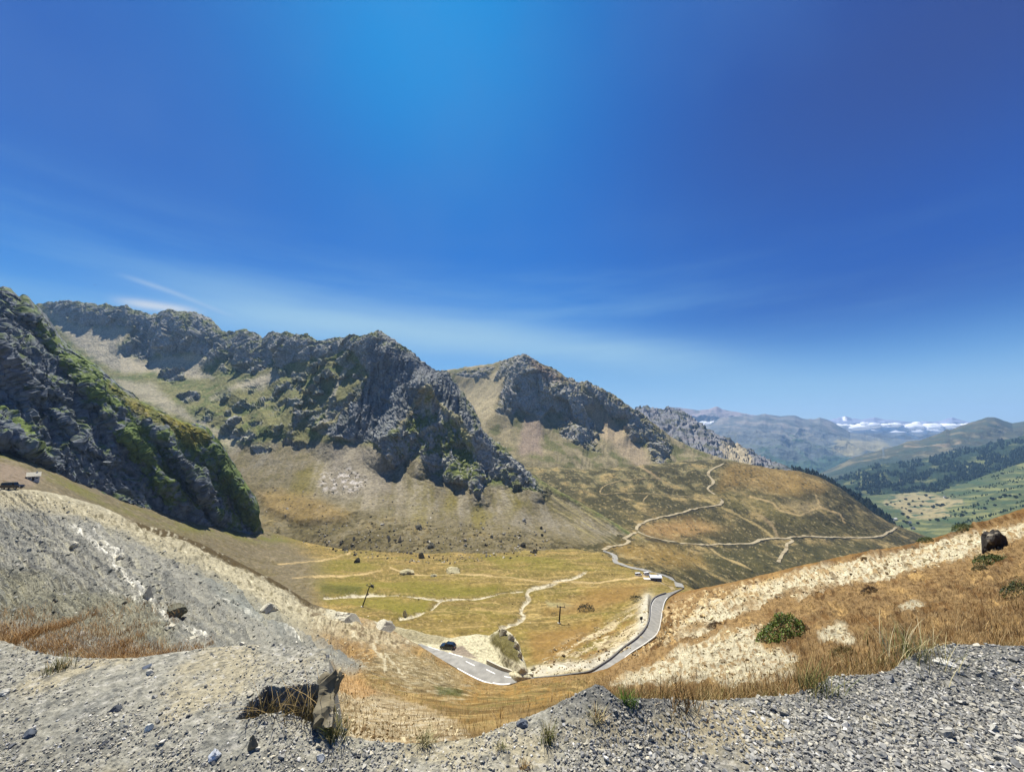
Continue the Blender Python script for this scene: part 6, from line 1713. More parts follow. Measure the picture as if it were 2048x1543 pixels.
def strip_mesh(name, L, R, mat, lat=5, thick=0.0, parent=None):
    L, R = np.asarray(L, float), np.asarray(R, float)
    n = len(L)
    t = np.linspace(0, 1, lat)
    P = L[:, None] * (1 - t)[None, :, None] + R[:, None] * t[None, :, None]
    if thick > 0:
        a, b = P[:, :1].copy(), P[:, -1:].copy()
        a[..., 2] -= thick; b[..., 2] -= thick
        P = np.concatenate([a, P, b], 1)
    o = mesh_from(name, P, faces4=grid_faces(P.shape[0], P.shape[1]), mat=mat, parent=parent)
    return o

def resample(pts, n):
    pts = np.asarray(pts, float)
    d = np.concatenate([[0], np.cumsum(np.linalg.norm(np.diff(pts[:, :2], axis=0), axis=1))])
    t = np.linspace(0, d[-1], n)
    return np.stack([np.interp(t, d, pts[:, k]) for k in range(pts.shape[1])], -1)

def smooth_pts(P, sig):
    Q = np.stack([gsmooth(P[:, k], sig) for k in range(P.shape[1])], -1)
    Q[0], Q[-1] = P[0], P[-1]
    return Q

def near_road():
    low = resample([(836, 1288, 112.8), (851, 1301, 110.5), (870, 1313, 107.6), (894, 1325, 104.2), (917, 1339, 101), (946, 1355, 97.6), (968, 1365, 95.6), (990, 1371, 94.2), (1012, 1371, 94.0), (1030, 1366, 94.6), (1044, 1361, 95.2), (1070, 1356, 96)], 60)
    upp = resample([(843, 1288, 114.8), (863, 1295.5, 112.6), (882, 1300.5, 111), (905, 1307.5, 108.4), (922, 1311.5, 106.8), (938, 1316.5, 105), (957, 1324, 102.4), (976, 1330, 100.8), (998, 1341, 98.4), (1020, 1347, 97.4), (1049, 1353, 96.6), (1072, 1354, 96.4)], 60)
    up = np.array([0, 0, 0.14])
    L, R = unproj(low[:, 0], low[:, 1], low[:, 2]) + up, unproj(upp[:, 0], upp[:, 1], upp[:, 2]) + up
    L, R = smooth_pts(L, 2), smooth_pts(R, 2)
    road = strip_mesh('road', L, R, M_ASPH, 6, 1.2)
    tag(road, 'grey asphalt hairpin bend below the viewpoint with white markings', 'road', kind='structure')
    def mark(f0, f1, a0, a1, w, name='road_marking'):
        # along fraction f, across fraction a
        m = max(4, int(abs(f1 - f0) * 60))
        f = np.linspace(f0, f1, m)
        a = np.linspace(a0, a1, m)
        i = f * (len(L) - 1)
        l = np.stack([np.interp(i, np.arange(len(L)), L[:, k]) for k in range(3)], -1)
        r = np.stack([np.interp(i, np.arange(len(L)), R[:, k]) for k in range(3)], -1)
        c = l + (r - l) * a[:, None]
        wd = (r - l) / np.linalg.norm(r - l, axis=1, keepdims=True) * w / 2
        o = strip_mesh(name, c - wd + [0, 0, 0.02], c + wd + [0, 0, 0.02], M_WHITE, 2, 0, road)
        return o
    mark(0.06, 0.16, 0.97, 0.96, 0.30); mark(0.24, 0.36, 0.97, 0.95, 0.32); mark(0.40, 0.48, 0.72, 0.68, 0.26); mark(0.58, 0.66, 0.72, 0.68, 0.26); mark(0.74, 0.80, 0.66, 0.62, 0.26)
    mark(0.36, 0.66, 0.02, 0.03, 0.34); mark(0.66, 0.80, 0.10, 0.05, 0.32)
    # low concrete parapet on the outside of the bend
    pp = resample([(974, 1325, 102.2), (990, 1333, 100.2), (1005, 1340, 98.9), (1027, 1347.5, 97.7), (1049, 1352, 97), (1066, 1353, 96.6)], 30)
    A = unproj(pp[:, 0], pp[:, 1], pp[:, 2])
    t = np.gradient(A, axis=0); t[:, 2] = 0; t /= np.linalg.norm(t, axis=1, keepdims=True)
    s = np.stack([-t[:, 1], t[:, 0], 0 * t[:, 0]], -1)
    H = 0.75
    ring = np.stack([A - s * 0.2 + [0, 0, -1], A - s * 0.2 + [0, 0, H], A + s * 0.2 + [0, 0, H], A + s * 0.2 + [0, 0, -1.5]], 1)
    o = mesh_from('parapet', ring, faces4=grid_faces(len(A), 4), mat=M_CONC)
    tag(o, 'low pale concrete parapet on the outside of the hairpin', 'parapet')
    # right-hand stretch climbing away
    out = resample([(1060, 1362, 95.6), (1120, 1357, 96.6), (1180, 1349, 99), (1222, 1322, 105.6), (1247, 1299, 112), (1271, 1282, 117.6), (1288, 1264, 124), (1297, 1247, 131), (1300, 1226, 142), (1300, 1208, 154), (1304, 1197, 163), (1319, 1189, 173), (1347, 1181, 186), (1362, 1177, 196)], 100)
    inn = resample([(1064, 1372, 93.6), (1124, 1366, 94.4), (1190, 1358, 96.5), (1242, 1324, 104.0), (1262, 1306, 109.5), (1290, 1290, 115.6), (1317, 1271, 124), (1322, 1255, 133), (1326, 1228, 150), (1329, 1208, 165), (1333, 1199, 173), (1346, 1190, 183), (1357, 1185, 190), (1369, 1178, 200)], 100)
    L, R = unproj(out[:, 0], out[:, 1], out[:, 2]), unproj(inn[:, 0], inn[:, 1], inn[:, 2])
    zz = smooth_pts(0.5 * (L + R), 3)[:, 2]
    L[:, 2] = 0.5 * L[:, 2] + 0.5 * zz; R[:, 2] = 0.5 * R[:, 2] + 0.5 * zz
    L, R = smooth_pts(L, 2) + [0, 0, 0.35], smooth_pts(R, 2) + [0, 0, 0.35]
    road = strip_mesh('road', L, R, M_ASPH, 6, 0.6)
    tag(road, 'asphalt road sweeping away to the right of the meadow', 'road', kind='structure')
    for a, w in ((0.93, 0.22), (0.10, 0.18)):
        c = L + (R - L) * a
        wd = (R - L) / np.linalg.norm(R - L, axis=1, keepdims=True) * w / 2
        strip_mesh('road_marking', (c - wd + [0, 0, 0.03])[36:90], (c + wd + [0, 0, 0.03])[36:90], M_WHITE, 2, 0, road)
    A = L[2:92]
    t = np.gradient(A, axis=0); t[:, 2] = 0; t /= np.linalg.norm(t, axis=1, keepdims=True)
    s = np.stack([-t[:, 1], t[:, 0], 0 * t[:, 0]], -1)
    ring = np.stack([A - s * 0.18 + [0, 0, -1], A - s * 0.18 + [0, 0, 0.4], A + s * 0.18 + [0, 0, 0.4], A + s * 0.18 + [0, 0, -1.5]], 1)
    o = mesh_from('parapet', ring, faces4=grid_faces(len(A), 4), mat=M_DKCONC)
    tag(o, 'low dark kerb wall along the outside of the rising road', 'parapet')

near_road()

def drape(name, pts, width, names, mat, label, cat='road', off=0.5, smooth=2.0, n=None):
    tint = {'pale_road': (S(150, 138, 110), S(112, 100, 74)), 'dirt_track': (S(138, 122, 88), S(98, 86, 56))}.get(mat.name, (S(128, 126, 118), S(104, 102, 94)))
    pts = np.asarray(pts, float)
    total = np.sum(np.linalg.norm(np.diff(pts, axis=0), axis=1))
    n = n or int(max(12, total / 3))
    q = resample(pts, n)
    C = []
    for u, v in q:
        h = hit(u, v, names)
        if h: C.append(h[0][:])
    C = np.array(C)
    if len(C) < 4: return
    C = np.stack([gsmooth(C[:, k], smooth) for k in range(3)], -1)
    # even spacing along the ground
    d = np.concatenate([[0], np.cumsum(np.linalg.norm(np.diff(C, axis=0), axis=1))])
    m = int(max(12, d[-1] / (width * 0.9)))
    t = np.linspace(0, d[-1], m)
    C = np.stack([np.interp(t, d, C[:, k]) for k in range(3)], -1)
    tg = np.gradient(C, axis=0); tg[:, 2] = 0; tg /= np.linalg.norm(tg, axis=1, keepdims=True) + 1e-9
    s = np.stack([-tg[:, 1], tg[:, 0], 0 * tg[:, 0]], -1)
    rows = []
    for a in np.linspace(-0.5, 0.5, 5):
        wv = 1 + 0.45 * noise(C / (width * 4.0), 77)[:, None]
        X = C + s * (a * width) * wv
        z = np.array([drop(x, y, z0 + 60, names) or z0 for x, y, z0 in X])
        z = np.clip(z, C[:, 2] - width, C[:, 2] + width)
        X[:, 2] = z
        rows.append(X)
    P = np.stack(rows, 1)
    P[..., 2] = 0.5 * P[..., 2] + 0.5 * P[..., 2].mean(1, keepdims=True) + off
    lo = P[:, [0]].copy(); lo[..., 2] -= 2 + width * 0.3
    hi = P[:, [-1]].copy(); hi[..., 2] -= 2 + width * 0.3
    P = np.concatenate([lo, P, hi], 1)
    m_ = sstep(fbm(P / (width * 2.2), 4, seed=471) + 0.25 * np.abs(np.linspace(-1, 1, P.shape[1]))[None] ** 2, 0.05, 0.3)[..., None]
    cols = tint[0] * (1 - m_) + tint[1] * m_
    o = mesh_from(name, P, faces4=grid_faces(P.shape[0], P.shape[1]), cols=cols, mat=mat)
    return tag(o, label, cat, kind='structure')

VALLEY = ['golden', 'floor', 'main', 'slope']
drape('road', [(1362, 1177), (1357, 1167), (1350, 1161), (1343, 1157), (1330, 1151), (1318, 1147), (1300, 1143), (1280, 1139), (1262, 1135), (1245, 1130), (1231, 1125), (1226, 1120), (1233, 1114), (1230, 1109), (1218, 1105), (1204, 1101)], 5.0, ['floor', 'golden'], M_ASPH, 'grey road passing behind the hut on the meadow')
drape('road', [(1204, 1101), (1212, 1096), (1222, 1092), (1242, 1090), (1257, 1087), (1262, 1082), (1254, 1079), (1243, 1077), (1256, 1073), (1266, 1067), (1273, 1062)], 5.0, VALLEY, M_DIRT, 'pale zigzag road climbing from the meadow to the fork')
drape('road', [(1273, 1062), (1271, 1054), (1278, 1049), (1290, 1043), (1300, 1039), (1320, 1034), (1345, 1029), (1367, 1024), (1385, 1018), (1402, 1014), (1425, 1012), (1440, 1009), (1448, 1005), (1446, 1000), (1439, 996)], 4.6, ['golden'], M_DIRT, 'pale road running up across the golden hill to a bend')
drape('road', [(1432, 990), (1420, 982), (1411, 977), (1420, 972), (1428, 967), (1430, 962), (1422, 956), (1416, 951), (1413, 946), (1418, 941), (1425, 937), (1435, 933), (1444, 929), (1450, 925)], 5.0, ['golden', 'third'], M_DIRT, 'pale winding road at the top of the golden hill')
drape('road', [(1273, 1062), (1290, 1070), (1310, 1076), (1332, 1081), (1355, 1085), (1378, 1087), (1400, 1089), (1420, 1089), (1445, 1088), (1475, 1087), (1507, 1087), (1514, 1083), (1516, 1078), (1530, 1078), (1545, 1076), (1577, 1076), (1590, 1073), (1602, 1071), (1640, 1073), (1680, 1074), (1720, 1075), (1745, 1074), (1765, 1071), (1774, 1066), (1785, 1060), (1794, 1053)], 4.8, ['golden'], M_DIRT, 'long pale road level across the golden hill towards the valley')
drape('road', [(1577, 1077), (1590, 1080), (1580, 1084), (1570, 1087), (1574, 1092), (1576, 1097), (1568, 1103), (1563, 1109), (1559, 1117), (1556, 1126)], 4.4, ['golden'], M_DIRT, 'short pale road dropping in bends below the level road')
drape('dirt_track', [(1439, 997), (1415, 995), (1390, 994), (1365, 992), (1343, 990), (1297, 987), (1265, 986), (1238, 985), (1215, 988), (1201, 989), (1197, 985), (1200, 979), (1210, 970), (1224, 965), (1238, 961), (1255, 959), (1273, 957), (1300, 956), (1325, 957)], 2.6, ['golden', 'second', 'main'], M_TRACK, 'thin dirt track looping left across the dark hillside', 'track', off=0.35)
drape('dirt_track', [(1297, 988), (1291, 995), (1285, 1003)], 2.2, ['golden'], M_TRACK, 'short dirt spur below the looping track', 'track', off=0.35)
drape('dirt_track', [(1356, 1182), (1342, 1174), (1330, 1169), (1318, 1163), (1308, 1157)], 3.0, ['floor'], M_TRACK, 'dirt drive from the road to the hut', 'track', off=0.25)

# ------------------------------------------------------------------ built things
def box(bm, x0, x1, y0, y1, z0, z1):
    r = bmesh.ops.create_cube(bm, size=1.0)
    for v in r['verts']:
        v.co = Vector(((x0 + x1) / 2 + v.co.x * (x1 - x0), (y0 + y1) / 2 + v.co.y * (y1 - y0), (z0 + z1) / 2 + v.co.z * (z1 - z0)))
    return r['verts']

def prism(bm, prof, y0, y1, inset=0.0):
    """side profile (x, z) extruded across y"""
    a = [bm.verts.new((x, y0 + (inset if z > 1.0 else 0), z)) for x, z in prof]
    b = [bm.verts.new((x, y1 - (inset if z > 1.0 else 0), z)) for x, z in prof]
    bm.faces.new(a); bm.faces.new(b[::-1])
    n = len(prof)
    for i in range(n):
        j = (i + 1) % n
        bm.faces.new((a[i], b[i], b[j], a[j]))
    bmesh.ops.recalc_face_normals(bm, faces=bm.faces)

def tube(bm, a, b, r0, r1=None, seg=10):
    a, b = Vector(a), Vector(b)
    r1 = r0 if r1 is None else r1
    m = bmesh.ops.create_cone(bm, cap_ends=True, segments=seg, radius1=r0, radius2=r1, depth=(b - a).length)
    q = (b - a).to_track_quat('Z', 'Y').to_matrix().to_4x4()
    bmesh.ops.transform(bm, matrix=Matrix.Translation((a + b) / 2) @ q, verts=m['verts'])

M_GLASS = mat_plain('car_glass', S(40, 48, 56), 0.08, nscale=2, namp=0.05, spec=0.8)
M_TYRE = mat_plain('tyre_rubber', S(28, 28, 28), 0.9)
M_RIM = mat_plain('wheel_rim', S(150, 150, 150), 0.35, metal=0.8)
M_LAMP = mat_plain('lamp_glass', S(214, 214, 208), 0.15, spec=0.8)
M_RED = mat_plain('red_lamp', S(150, 24, 20), 0.25)

def car(loc, rz, paint_mat, label, body_prof, cab_prof, length, name='parked_car', group=None, tilt=(0, 0)):
    root = empty(name, loc, rz, label, 'car' if 'van' not in name else 'van', group)
    root.rotation_euler = (tilt[0], tilt[1], rz)
    hw = 0.9
    bm = bmesh.new(); prism(bm, body_prof, -hw, hw)
    bmesh.ops.bevel(bm, geom=bm.edges[:], offset=0.07, segments=2, affect='EDGES')
    part('body', bm, paint_mat, root)
    bm = bmesh.new(); prism(bm, cab_prof, -hw + 0.05, hw - 0.05, 0.14)
    bmesh.ops.bevel(bm, geom=bm.edges[:], offset=0.05, segments=2, affect='EDGES')
    part('cabin', bm, paint_mat, root)
    xs = [p[0] for p in cab_prof]; zs = [p[1] for p in cab_prof]
    zt, zb = max(zs), min(zs)
    tx = [p[0] for p in cab_prof if p[1] == zt]
    bx = [p[0] for p in cab_prof if p[1] == zb]
    def lerp_x(f, front):
        return (max if front else min)(bx) * (1 - f) + (max if front else min)(tx) * f
    # side windows, windscreen and rear window stand just proud of the cabin
    for s in (-1, 1):
        for f0, f1 in ((0.06, 0.48), (0.53, 0.94)):
            bm = bmesh.new()
            pr = []
            for fx, fz in ((f0, 0.18), (f1, 0.18), (f1, 0.86), (f0, 0.86)):
                x = lerp_x(fz, False) * (1 - fx) + lerp_x(fz, True) * fx
                z = zb + (zt - zb) * fz
                pr.append(bm.verts.new((x, s * (hw - 0.05 - 0.14 * fz + 0.025), z)))
            bm.faces.new(pr)
            bmesh.ops.solidify(bm, geom=bm.faces[:], thickness=0.02)
            part('window', bm, M_GLASS, root)
    for front, nm in ((True, 'windscreen'), (False, 'rear_window')):
        bm = bmesh.new()
        sg = 0.03 if front else -0.03
        q = [bm.verts.new((lerp_x(fz, front) + sg, y * (hw - 0.16 - 0.12 * fz), zb + (zt - zb) * fz)) for y, fz in ((-1, 0.12), (1, 0.12), (1, 0.9), (-1, 0.9))]
        bm.faces.new(q)
        bmesh.ops.solidify(bm, geom=bm.faces[:], thickness=0.02)
        part(nm, bm, M_GLASS, root)
    for x in (length * 0.31, -length * 0.31):
        for s in (-1, 1):
            bm = bmesh.new(); tube(bm, (x, s * 0.70, 0.33), (x, s * 0.93, 0.33), 0.33, seg=20)
            w = part('wheel', bm, M_TYRE, root)
            bm = bmesh.new(); tube(bm, (x, s * 0.92, 0.33), (x, s * 0.945, 0.33), 0.2, seg=14)
            part('rim', bm, M_RIM, w)
    for s in (-1, 1):
        bm = bmesh.new(); box(bm, length / 2 - 0.06, length / 2 + 0.02, s * 0.68 - 0.16, s * 0.68 + 0.16, 0.62, 0.78)
        part('headlight', bm, M_LAMP, root)
        bm = bmesh.new(); box(bm, -length / 2 - 0.02, -length / 2 + 0.06, s * 0.72 - 0.12, s * 0.72 + 0.12, 0.66, 0.88)
        part('tail_light', bm, M_RED, root)
    return root

HATCH_B = [(-2.1, 0.28), (2.1, 0.28), (2.12, 0.62), (1.95, 0.86), (0.95, 0.98), (-2.0, 1.0), (-2.12, 0.7)]
HATCH_C = [(1.0, 0.96), (0.25, 1.52), (-1.45, 1.52), (-2.0, 0.96)]
M_CARDK = mat_plain('dark_car_paint', S(24, 34, 40), 0.25, metal=0.3, nscale=1, namp=0.1, coat=0.8)
M_CARBK = mat_plain('black_car_paint', S(24, 22, 34), 0.3, metal=0.3, nscale=1, namp=0.1, coat=0.6)
M_CARWH = mat_plain('white_car_paint', S(232, 232, 226), 0.3, nscale=1, namp=0.03, coat=0.6)

def seat(u, v, names, dz=0.02):
    p = hit(u, v, names)[0].copy()
    p.z += dz
    return p

pc = seat(896, 1296, ['platform'], 0.0)
car(pc, math.radians(168), M_CARDK, 'dark hatchback parked on the gravel platform at the hairpin', HATCH_B, HATCH_C, 4.2)
pl = seat(24, 978, ['slope'], 0.1)
JEEP_B = [(-2.2, 0.35), (2.2, 0.35), (2.22, 0.8), (2.1, 1.05), (0.9, 1.12), (-2.15, 1.12), (-2.2, 0.8)]
JEEP_C = [(0.9, 1.1), (0.55, 1.85), (-2.05, 1.85), (-2.15, 1.1)]
car(pl, math.radians(12), M_CARBK, 'black off-road car with a bright bonnet on the spur crest, far left', JEEP_B, JEEP_C, 4.4)

VAN_B = [(-2.6, 0.3), (2.6, 0.3), (2.62, 0.8), (2.3, 1.15), (1.6, 1.2), (-2.6, 1.2)]
VAN_C = [(1.9, 1.18), (1.3, 2.3), (-2.55, 2.3), (-2.6, 1.18)]
for u, v, lab in ((1294, 1150, 'white van parked just left of the hut'), (1277, 1151, 'white van parked apart at the end of the meadow path')):
    h = hit(u, v, ['floor', 'golden'])
    car(h[0], math.radians(12), M_CARWH, lab, VAN_B, VAN_C, 5.2, 'parked_van', 'white vans beside the hut')

# ---- hut on the meadow ---------------------------------------------------------------
M_WALLDK = mat_plain('dark_hut_wall', S(84, 88, 100), 0.85, nscale=1.5, namp=0.2)
M_WALLLT = mat_plain('pale_hut_wall', S(196, 192, 180), 0.85, nscale=1.5, namp=0.1)
M_ROOF = mat_plain('metal_roof', S(206, 212, 220), 0.4, metal=0.2, nscale=1.0, namp=0.06)
M_DOOR = mat_plain('dark_door', S(44, 40, 38), 0.8)

def hut(loc, rz, L, W, H, rise, label, wall, roof, annex=False, name='hut', gable=True):
    root = empty(name, loc, rz, label, 'hut' if name == 'hut' else 'house')
    bm = bmesh.new(); box(bm, -L / 2, L / 2, -W / 2, W / 2, -1.5, H)
    w = part('wall', bm, wall, root)
    for x in (-L * 0.28, L * 0.28):
        bm = bmesh.new(); box(bm, x - 0.5, x + 0.5, -W / 2 - 0.04, -W / 2 + 0.02, H * 0.42, H * 0.75)
        part('window', bm, M_GLASS, root)
    bm = bmesh.new(); box(bm, -0.5, 0.5, -W / 2 - 0.05, -W / 2 + 0.02, 0.0, 2.0)
    part('door', bm, M_DOOR, root)
    bm = bmesh.new()
    e = 0.4
    pr = [(-W / 2 - e, H - 0.05), (0, H + rise), (W / 2 + e, H - 0.05), (W / 2 + e, H + 0.12), (0, H + rise + 0.2), (-W / 2 - e, H + 0.12)]
    a = [bm.verts.new((-L / 2 - e, y, z)) for y, z in pr]
    b = [bm.verts.new((L / 2 + e, y, z)) for y, z in pr]
    bm.faces.new(a[::-1]); bm.faces.new(b)
    for i in range(6):
        bm.faces.new((a[i], a[(i + 1) % 6], b[(i + 1) % 6], b[i]))
    bmesh.ops.recalc_face_normals(bm, faces=bm.faces)
    rf = part('roof', bm, roof, root)
    bm = bmesh.new(); box(bm, L * 0.2, L * 0.2 + 0.5, -0.25, 0.25, H + rise * 0.5, H + rise + 0.7)
    part('chimney', bm, wall, rf)
    # gable ends closed with wall
    bm = bmesh.new()
    for x in (-L / 2 + 0.02, L / 2 - 0.02):
        bm.faces.new([bm.verts.new(q) for q in ((x, -W / 2, H - 0.02), (x, W / 2, H - 0.02), (x, 0, H + rise - 0.02))])
    part('gable', bm, wall, root)
    if annex:
        bm = bmesh.new(); box(bm, -L / 2 - 4.5, -L / 2 - 0.05, -W / 2 + 0.4, W / 2 - 0.6, -1.5, H * 0.55)
        part('annex', bm, M_WALLLT, root)
    return root

hut(seat(1311, 1161, ['floor', 'golden'], 0), math.radians(-4), 7.5, 4.5, 2.9, 1.1, 'dark walled hut with a light metal roof beside the meadow road', M_WALLDK, M_ROOF, True)
hut(seat(66, 960, ['slope', 'floor'], 0.0), math.radians(50), 4.5, 4.2, 2.2, 2.0, 'small white pointed shelter above the black car, far left', M_WALLLT, M_CONC, False)
h = hit(1790, 1040, ['pasture', 'third', 'golden'])
hut(h[0], 0.3, 16, 9, 6, 3.5, 'white house by the trees at the mouth of the far valley', M_WALLLT, M_WALLLT, name='house')
for i, (u, v, lab) in enumerate([(1818, 1046, 'small pale house right of the white house in the far valley'), (1826, 1058, 'lowest pale house in the far valley'), (1890, 995, 'pale barn among the straw fields')]):
    h = hit(u, v, ['pasture'])
    if h:
        hut(h[0], 0.5 * i, 12, 8, 5, 3, lab, M_WALLLT, M_WALLDK, name='house')

# ---- ski lift pylons -------------------------------------------------------------------
def lift_pylon(u0, v0, u1, v1, names, label, arm=2.6, box_=True):
    p = hit(u0, v0, names)[0]
    k = p.y / FPX
    top = Vector(((u1 - u0) * k, 0, (v0 - v1) * k * 1.05))
    root = empty('lift_pylon', p, 0, label, 'lift pylon')
    bm = bmesh.new(); tube(bm, (0, 0, -0.6), top, 0.36, 0.26, 12); part('mast', bm, M_DARK, root)
    bm = bmesh.new(); tube(bm, (0, 0, -0.6), (0, 0, 0.35), 0.75, 0.7, 12); part('footing', bm, M_CONC, root)
    d = top.normalized()
    s = Vector((d.z, 0, -d.x))
    bm = bmesh.new(); tube(bm, top - s * arm * 0.7 - d * 0.3, top + s * arm - d * 0.3, 0.16, 0.16, 8); ar = part('crossarm', bm, M_DARK, root)
    for q in (-0.6 * arm, 0.9 * arm):
        c = top + s * q - d * 0.3
        bm = bmesh.new()
        tube(bm, c + Vector((0, -1.1, 0.25)), c + Vector((0, 1.1, 0.25)), 0.1, 0.1, 6)
        for y in (-0.9, -0.3, 0.3, 0.9):
            tube(bm, c + Vector((-0.08, y, 0.25)), c + Vector((0.08, y, 0.25)), 0.24, 0.24, 10)
        part('sheave', bm, M_DARK, root)
    if box_:
        bm = bmesh.new(); box(bm, 0, 1, 0, 1, 0, 1)
        for v in bm.verts:
            v.co = top + s * (0.4 + v.co.x * 1.6) + Vector((0, (v.co.y - 0.5) * 1.0, 0)) + d * (v.co.z * 0.9 - 0.1)
        part('work_platform', bm, M_DARK, root)
    return root

lift_pylon(724, 1213, 737, 1177, ['floor', 'slope'], 'tall leaning dark ski lift pylon left of the stream')
lift_pylon(1118, 1246, 1121, 1217, ['floor'], 'smaller dark T-shaped ski lift pylon on the golden slope', 2.2, False)

# ---- road sign on the verge -------------------------------------------------------------
def road_sign():
    p = hit(1283, 1244, ['floor'])[0]
    root = empty('road_sign', p, math.radians(20), 'dark road sign seen from behind on the verge of the rising road', 'road sign')
    bm = bmesh.new(); tube(bm, (0, 0, -0.3), (0, 0, 1.5), 0.12, 0.12, 8); part('post', bm, M_DARK, root)
    bm = bmesh.new(); box(bm, -0.55, 0.55, -0.05, 0.05, 0.85, 1.75)
    bmesh.ops.bevel(bm, geom=bm.edges[:], offset=0.03, segments=1, affect='EDGES')
    part('sign_panel', bm, M_DARK, root)
road_sign()

# ---- pale lattice mast on the far hill ----------------------------------------------------
def mast():
    h = hit(1768, 915, ['hill_far', 'hill_mid'])
    if not h: return
    p = h[0]; k = p.y / FPX
    H = 20 * k; b = 1.6 * k; t = 0.35 * k
    root = empty('lattice_mast', p, 0, 'faint pale lattice mast on the hazy hill across the valley', 'mast')
    mt = mat_plain('galvanised_steel', S(196, 202, 206), 0.5, nscale=0.1, namp=0.05)
    for sx in (-1, 1):
        for sy in (-1, 1):
            bm = bmesh.new(); tube(bm, (sx * b, sy * b, -2), (sx * t, sy * t, H), 0.55, 0.55, 5); part('leg', bm, mt, root)
    bm = bmesh.new()
    for i in range(7):
        f0, f1 = i / 7, (i + 1) / 7
        w0, w1 = b + (t - b) * f0, b + (t - b) * f1
        for y in (-1, 1):
            tube(bm, (-w0, y * w0, H * f0), (w1, y * w1, H * f1), 0.4, 0.4, 4)
            tube(bm, (w0, y * w0, H * f0), (-w1, y * w1, H * f1), 0.4, 0.4, 4)
    part('bracing', bm, mt, root)
    for z in (0.72, 0.86):
        bm = bmesh.new(); tube(bm, (-b * 1.6, 0, H * z), (b * 1.6, 0, H * z), 0.6, 0.6, 5); part('crossarm', bm, mt, root)
mast()

# ---- birds ----------------------------------------------------------------------------------
M_BIRD = mat_plain('dark_plumage', S(30, 32, 36), 0.8)
def bird(u, v, D, span, rz, label):
    p = Vector(unproj(u, v, D)[:])
    bm = bmesh.new()
    body = [(-0.30, 0, 0), (-0.16, 0.045, 0), (0.05, 0.06, 0.0), (0.2, 0.035, 0.01), (0.27, 0.01, 0.0)]
    rings = []
    for x, r, z in body:
        rings.append([bm.verts.new((x, (r + 0.008) * math.cos(a), z + (r + 0.008) * math.sin(a))) for a in np.linspace(0, 2 * math.pi, 8, endpoint=False)])
    for a, b in zip(rings[:-1], rings[1:]):
        for i in range(8):
            bm.faces.new((a[i], a[(i + 1) % 8], b[(i + 1) % 8], b[i]))
    bm.faces.new(rings[0][::-1]); bm.faces.new(rings[-1])
    for s in (-1, 1):                                   # wings and tail in the same skin
        q = [(0.12, s * 0.04, 0.02), (0.14, s * 0.32, 0.10), (0.02, s * 0.62, 0.06), (-0.05, s * 0.60, 0.05), (-0.06, s * 0.30, 0.08), (-0.10, s * 0.04, 0.02)]
        up = [bm.verts.new((x, y, z + 0.012)) for x, y, z in q]
        lo = [bm.verts.new((x, y, z)) for x, y, z in q]
        bm.faces.new(up); bm.faces.new(lo[::-1])
        for i in range(6):
            j = (i + 1) % 6
            bm.faces.new((up[i], lo[i], lo[j], up[j]))
    q = [(-0.26, -0.03), (-0.48, -0.09), (-0.50, 0.0), (-0.48, 0.09), (-0.26, 0.03)]
    up = [bm.verts.new((x, y, 0.01)) for x, y in q]; lo = [bm.verts.new((x, y, 0)) for x, y in q]
    bm.faces.new(up); bm.faces.new(lo[::-1])
    for i in range(5):
        bm.faces.new((up[i], lo[i], lo[(i + 1) % 5], up[(i + 1) % 5]))
    bmesh.ops.recalc_face_normals(bm, faces=bm.faces)
    me = bpy.data.meshes.new('bird'); bm.to_mesh(me); bm.free(); me.materials.append(M_BIRD)
    o = bpy.data.objects.new('bird', me); o.location = p; o.scale = (span, span, span); o.rotation_euler = (0.5, 0.2, rz)
    COL.objects.link(o)
    tag(o, label, 'bird')
bird(806, 161, 60, 0.42, 0.4, 'tiny dark bird gliding high in the blue near the top')
bird(190, 570, 60, 0.30, 1.2, 'tinier bird low in the sky over the left ridge')

# ---- trees of the far valley ------------------------------------------------------------------
M_TREE = mat_vcol('far_tree', nscale=0.0, rough=0.8)
def tree_blob(rng, n=220):
    """clumpy crown: leaf-clump faces through an uneven volume, unit height"""
    c = rng.normal(0, 1, (n, 3)); c /= np.linalg.norm(c, axis=1, keepdims=True)
    c *= rng.uniform(0.35, 1.0, (n, 1)) ** 0.6
    c *= (1 + 0.4 * fbm(c * 1.7 + rng.uniform(0, 50), 3, seed=251))[:, None]
    c = c * np.array([0.42, 0.42, 0.42]) + np.array([0, 0, 0.56])
    d = rng.normal(0, 1, (n, 3)); d /= np.linalg.norm(d, axis=1, keepdims=True)
    e = np.cross(d, rng.normal(0, 1, (n, 3))); e /= np.linalg.norm(e, axis=1, keepdims=True)
    s = 0.11
    V = np.stack([c - d * s, c + e * s, c + d * s, c - e * s], 1).reshape(-1, 3)
    T = (np.array([[0, 1, 2], [0, 2, 3]])[None] + (np.arange(n) * 4)[:, None, None]).reshape(-1, 3)
    col = np.repeat(S(52, 66, 38)[None] * rng.uniform(0.6, 1.4, (n, 1)) * KA, 4, 0)
    return V, T, col

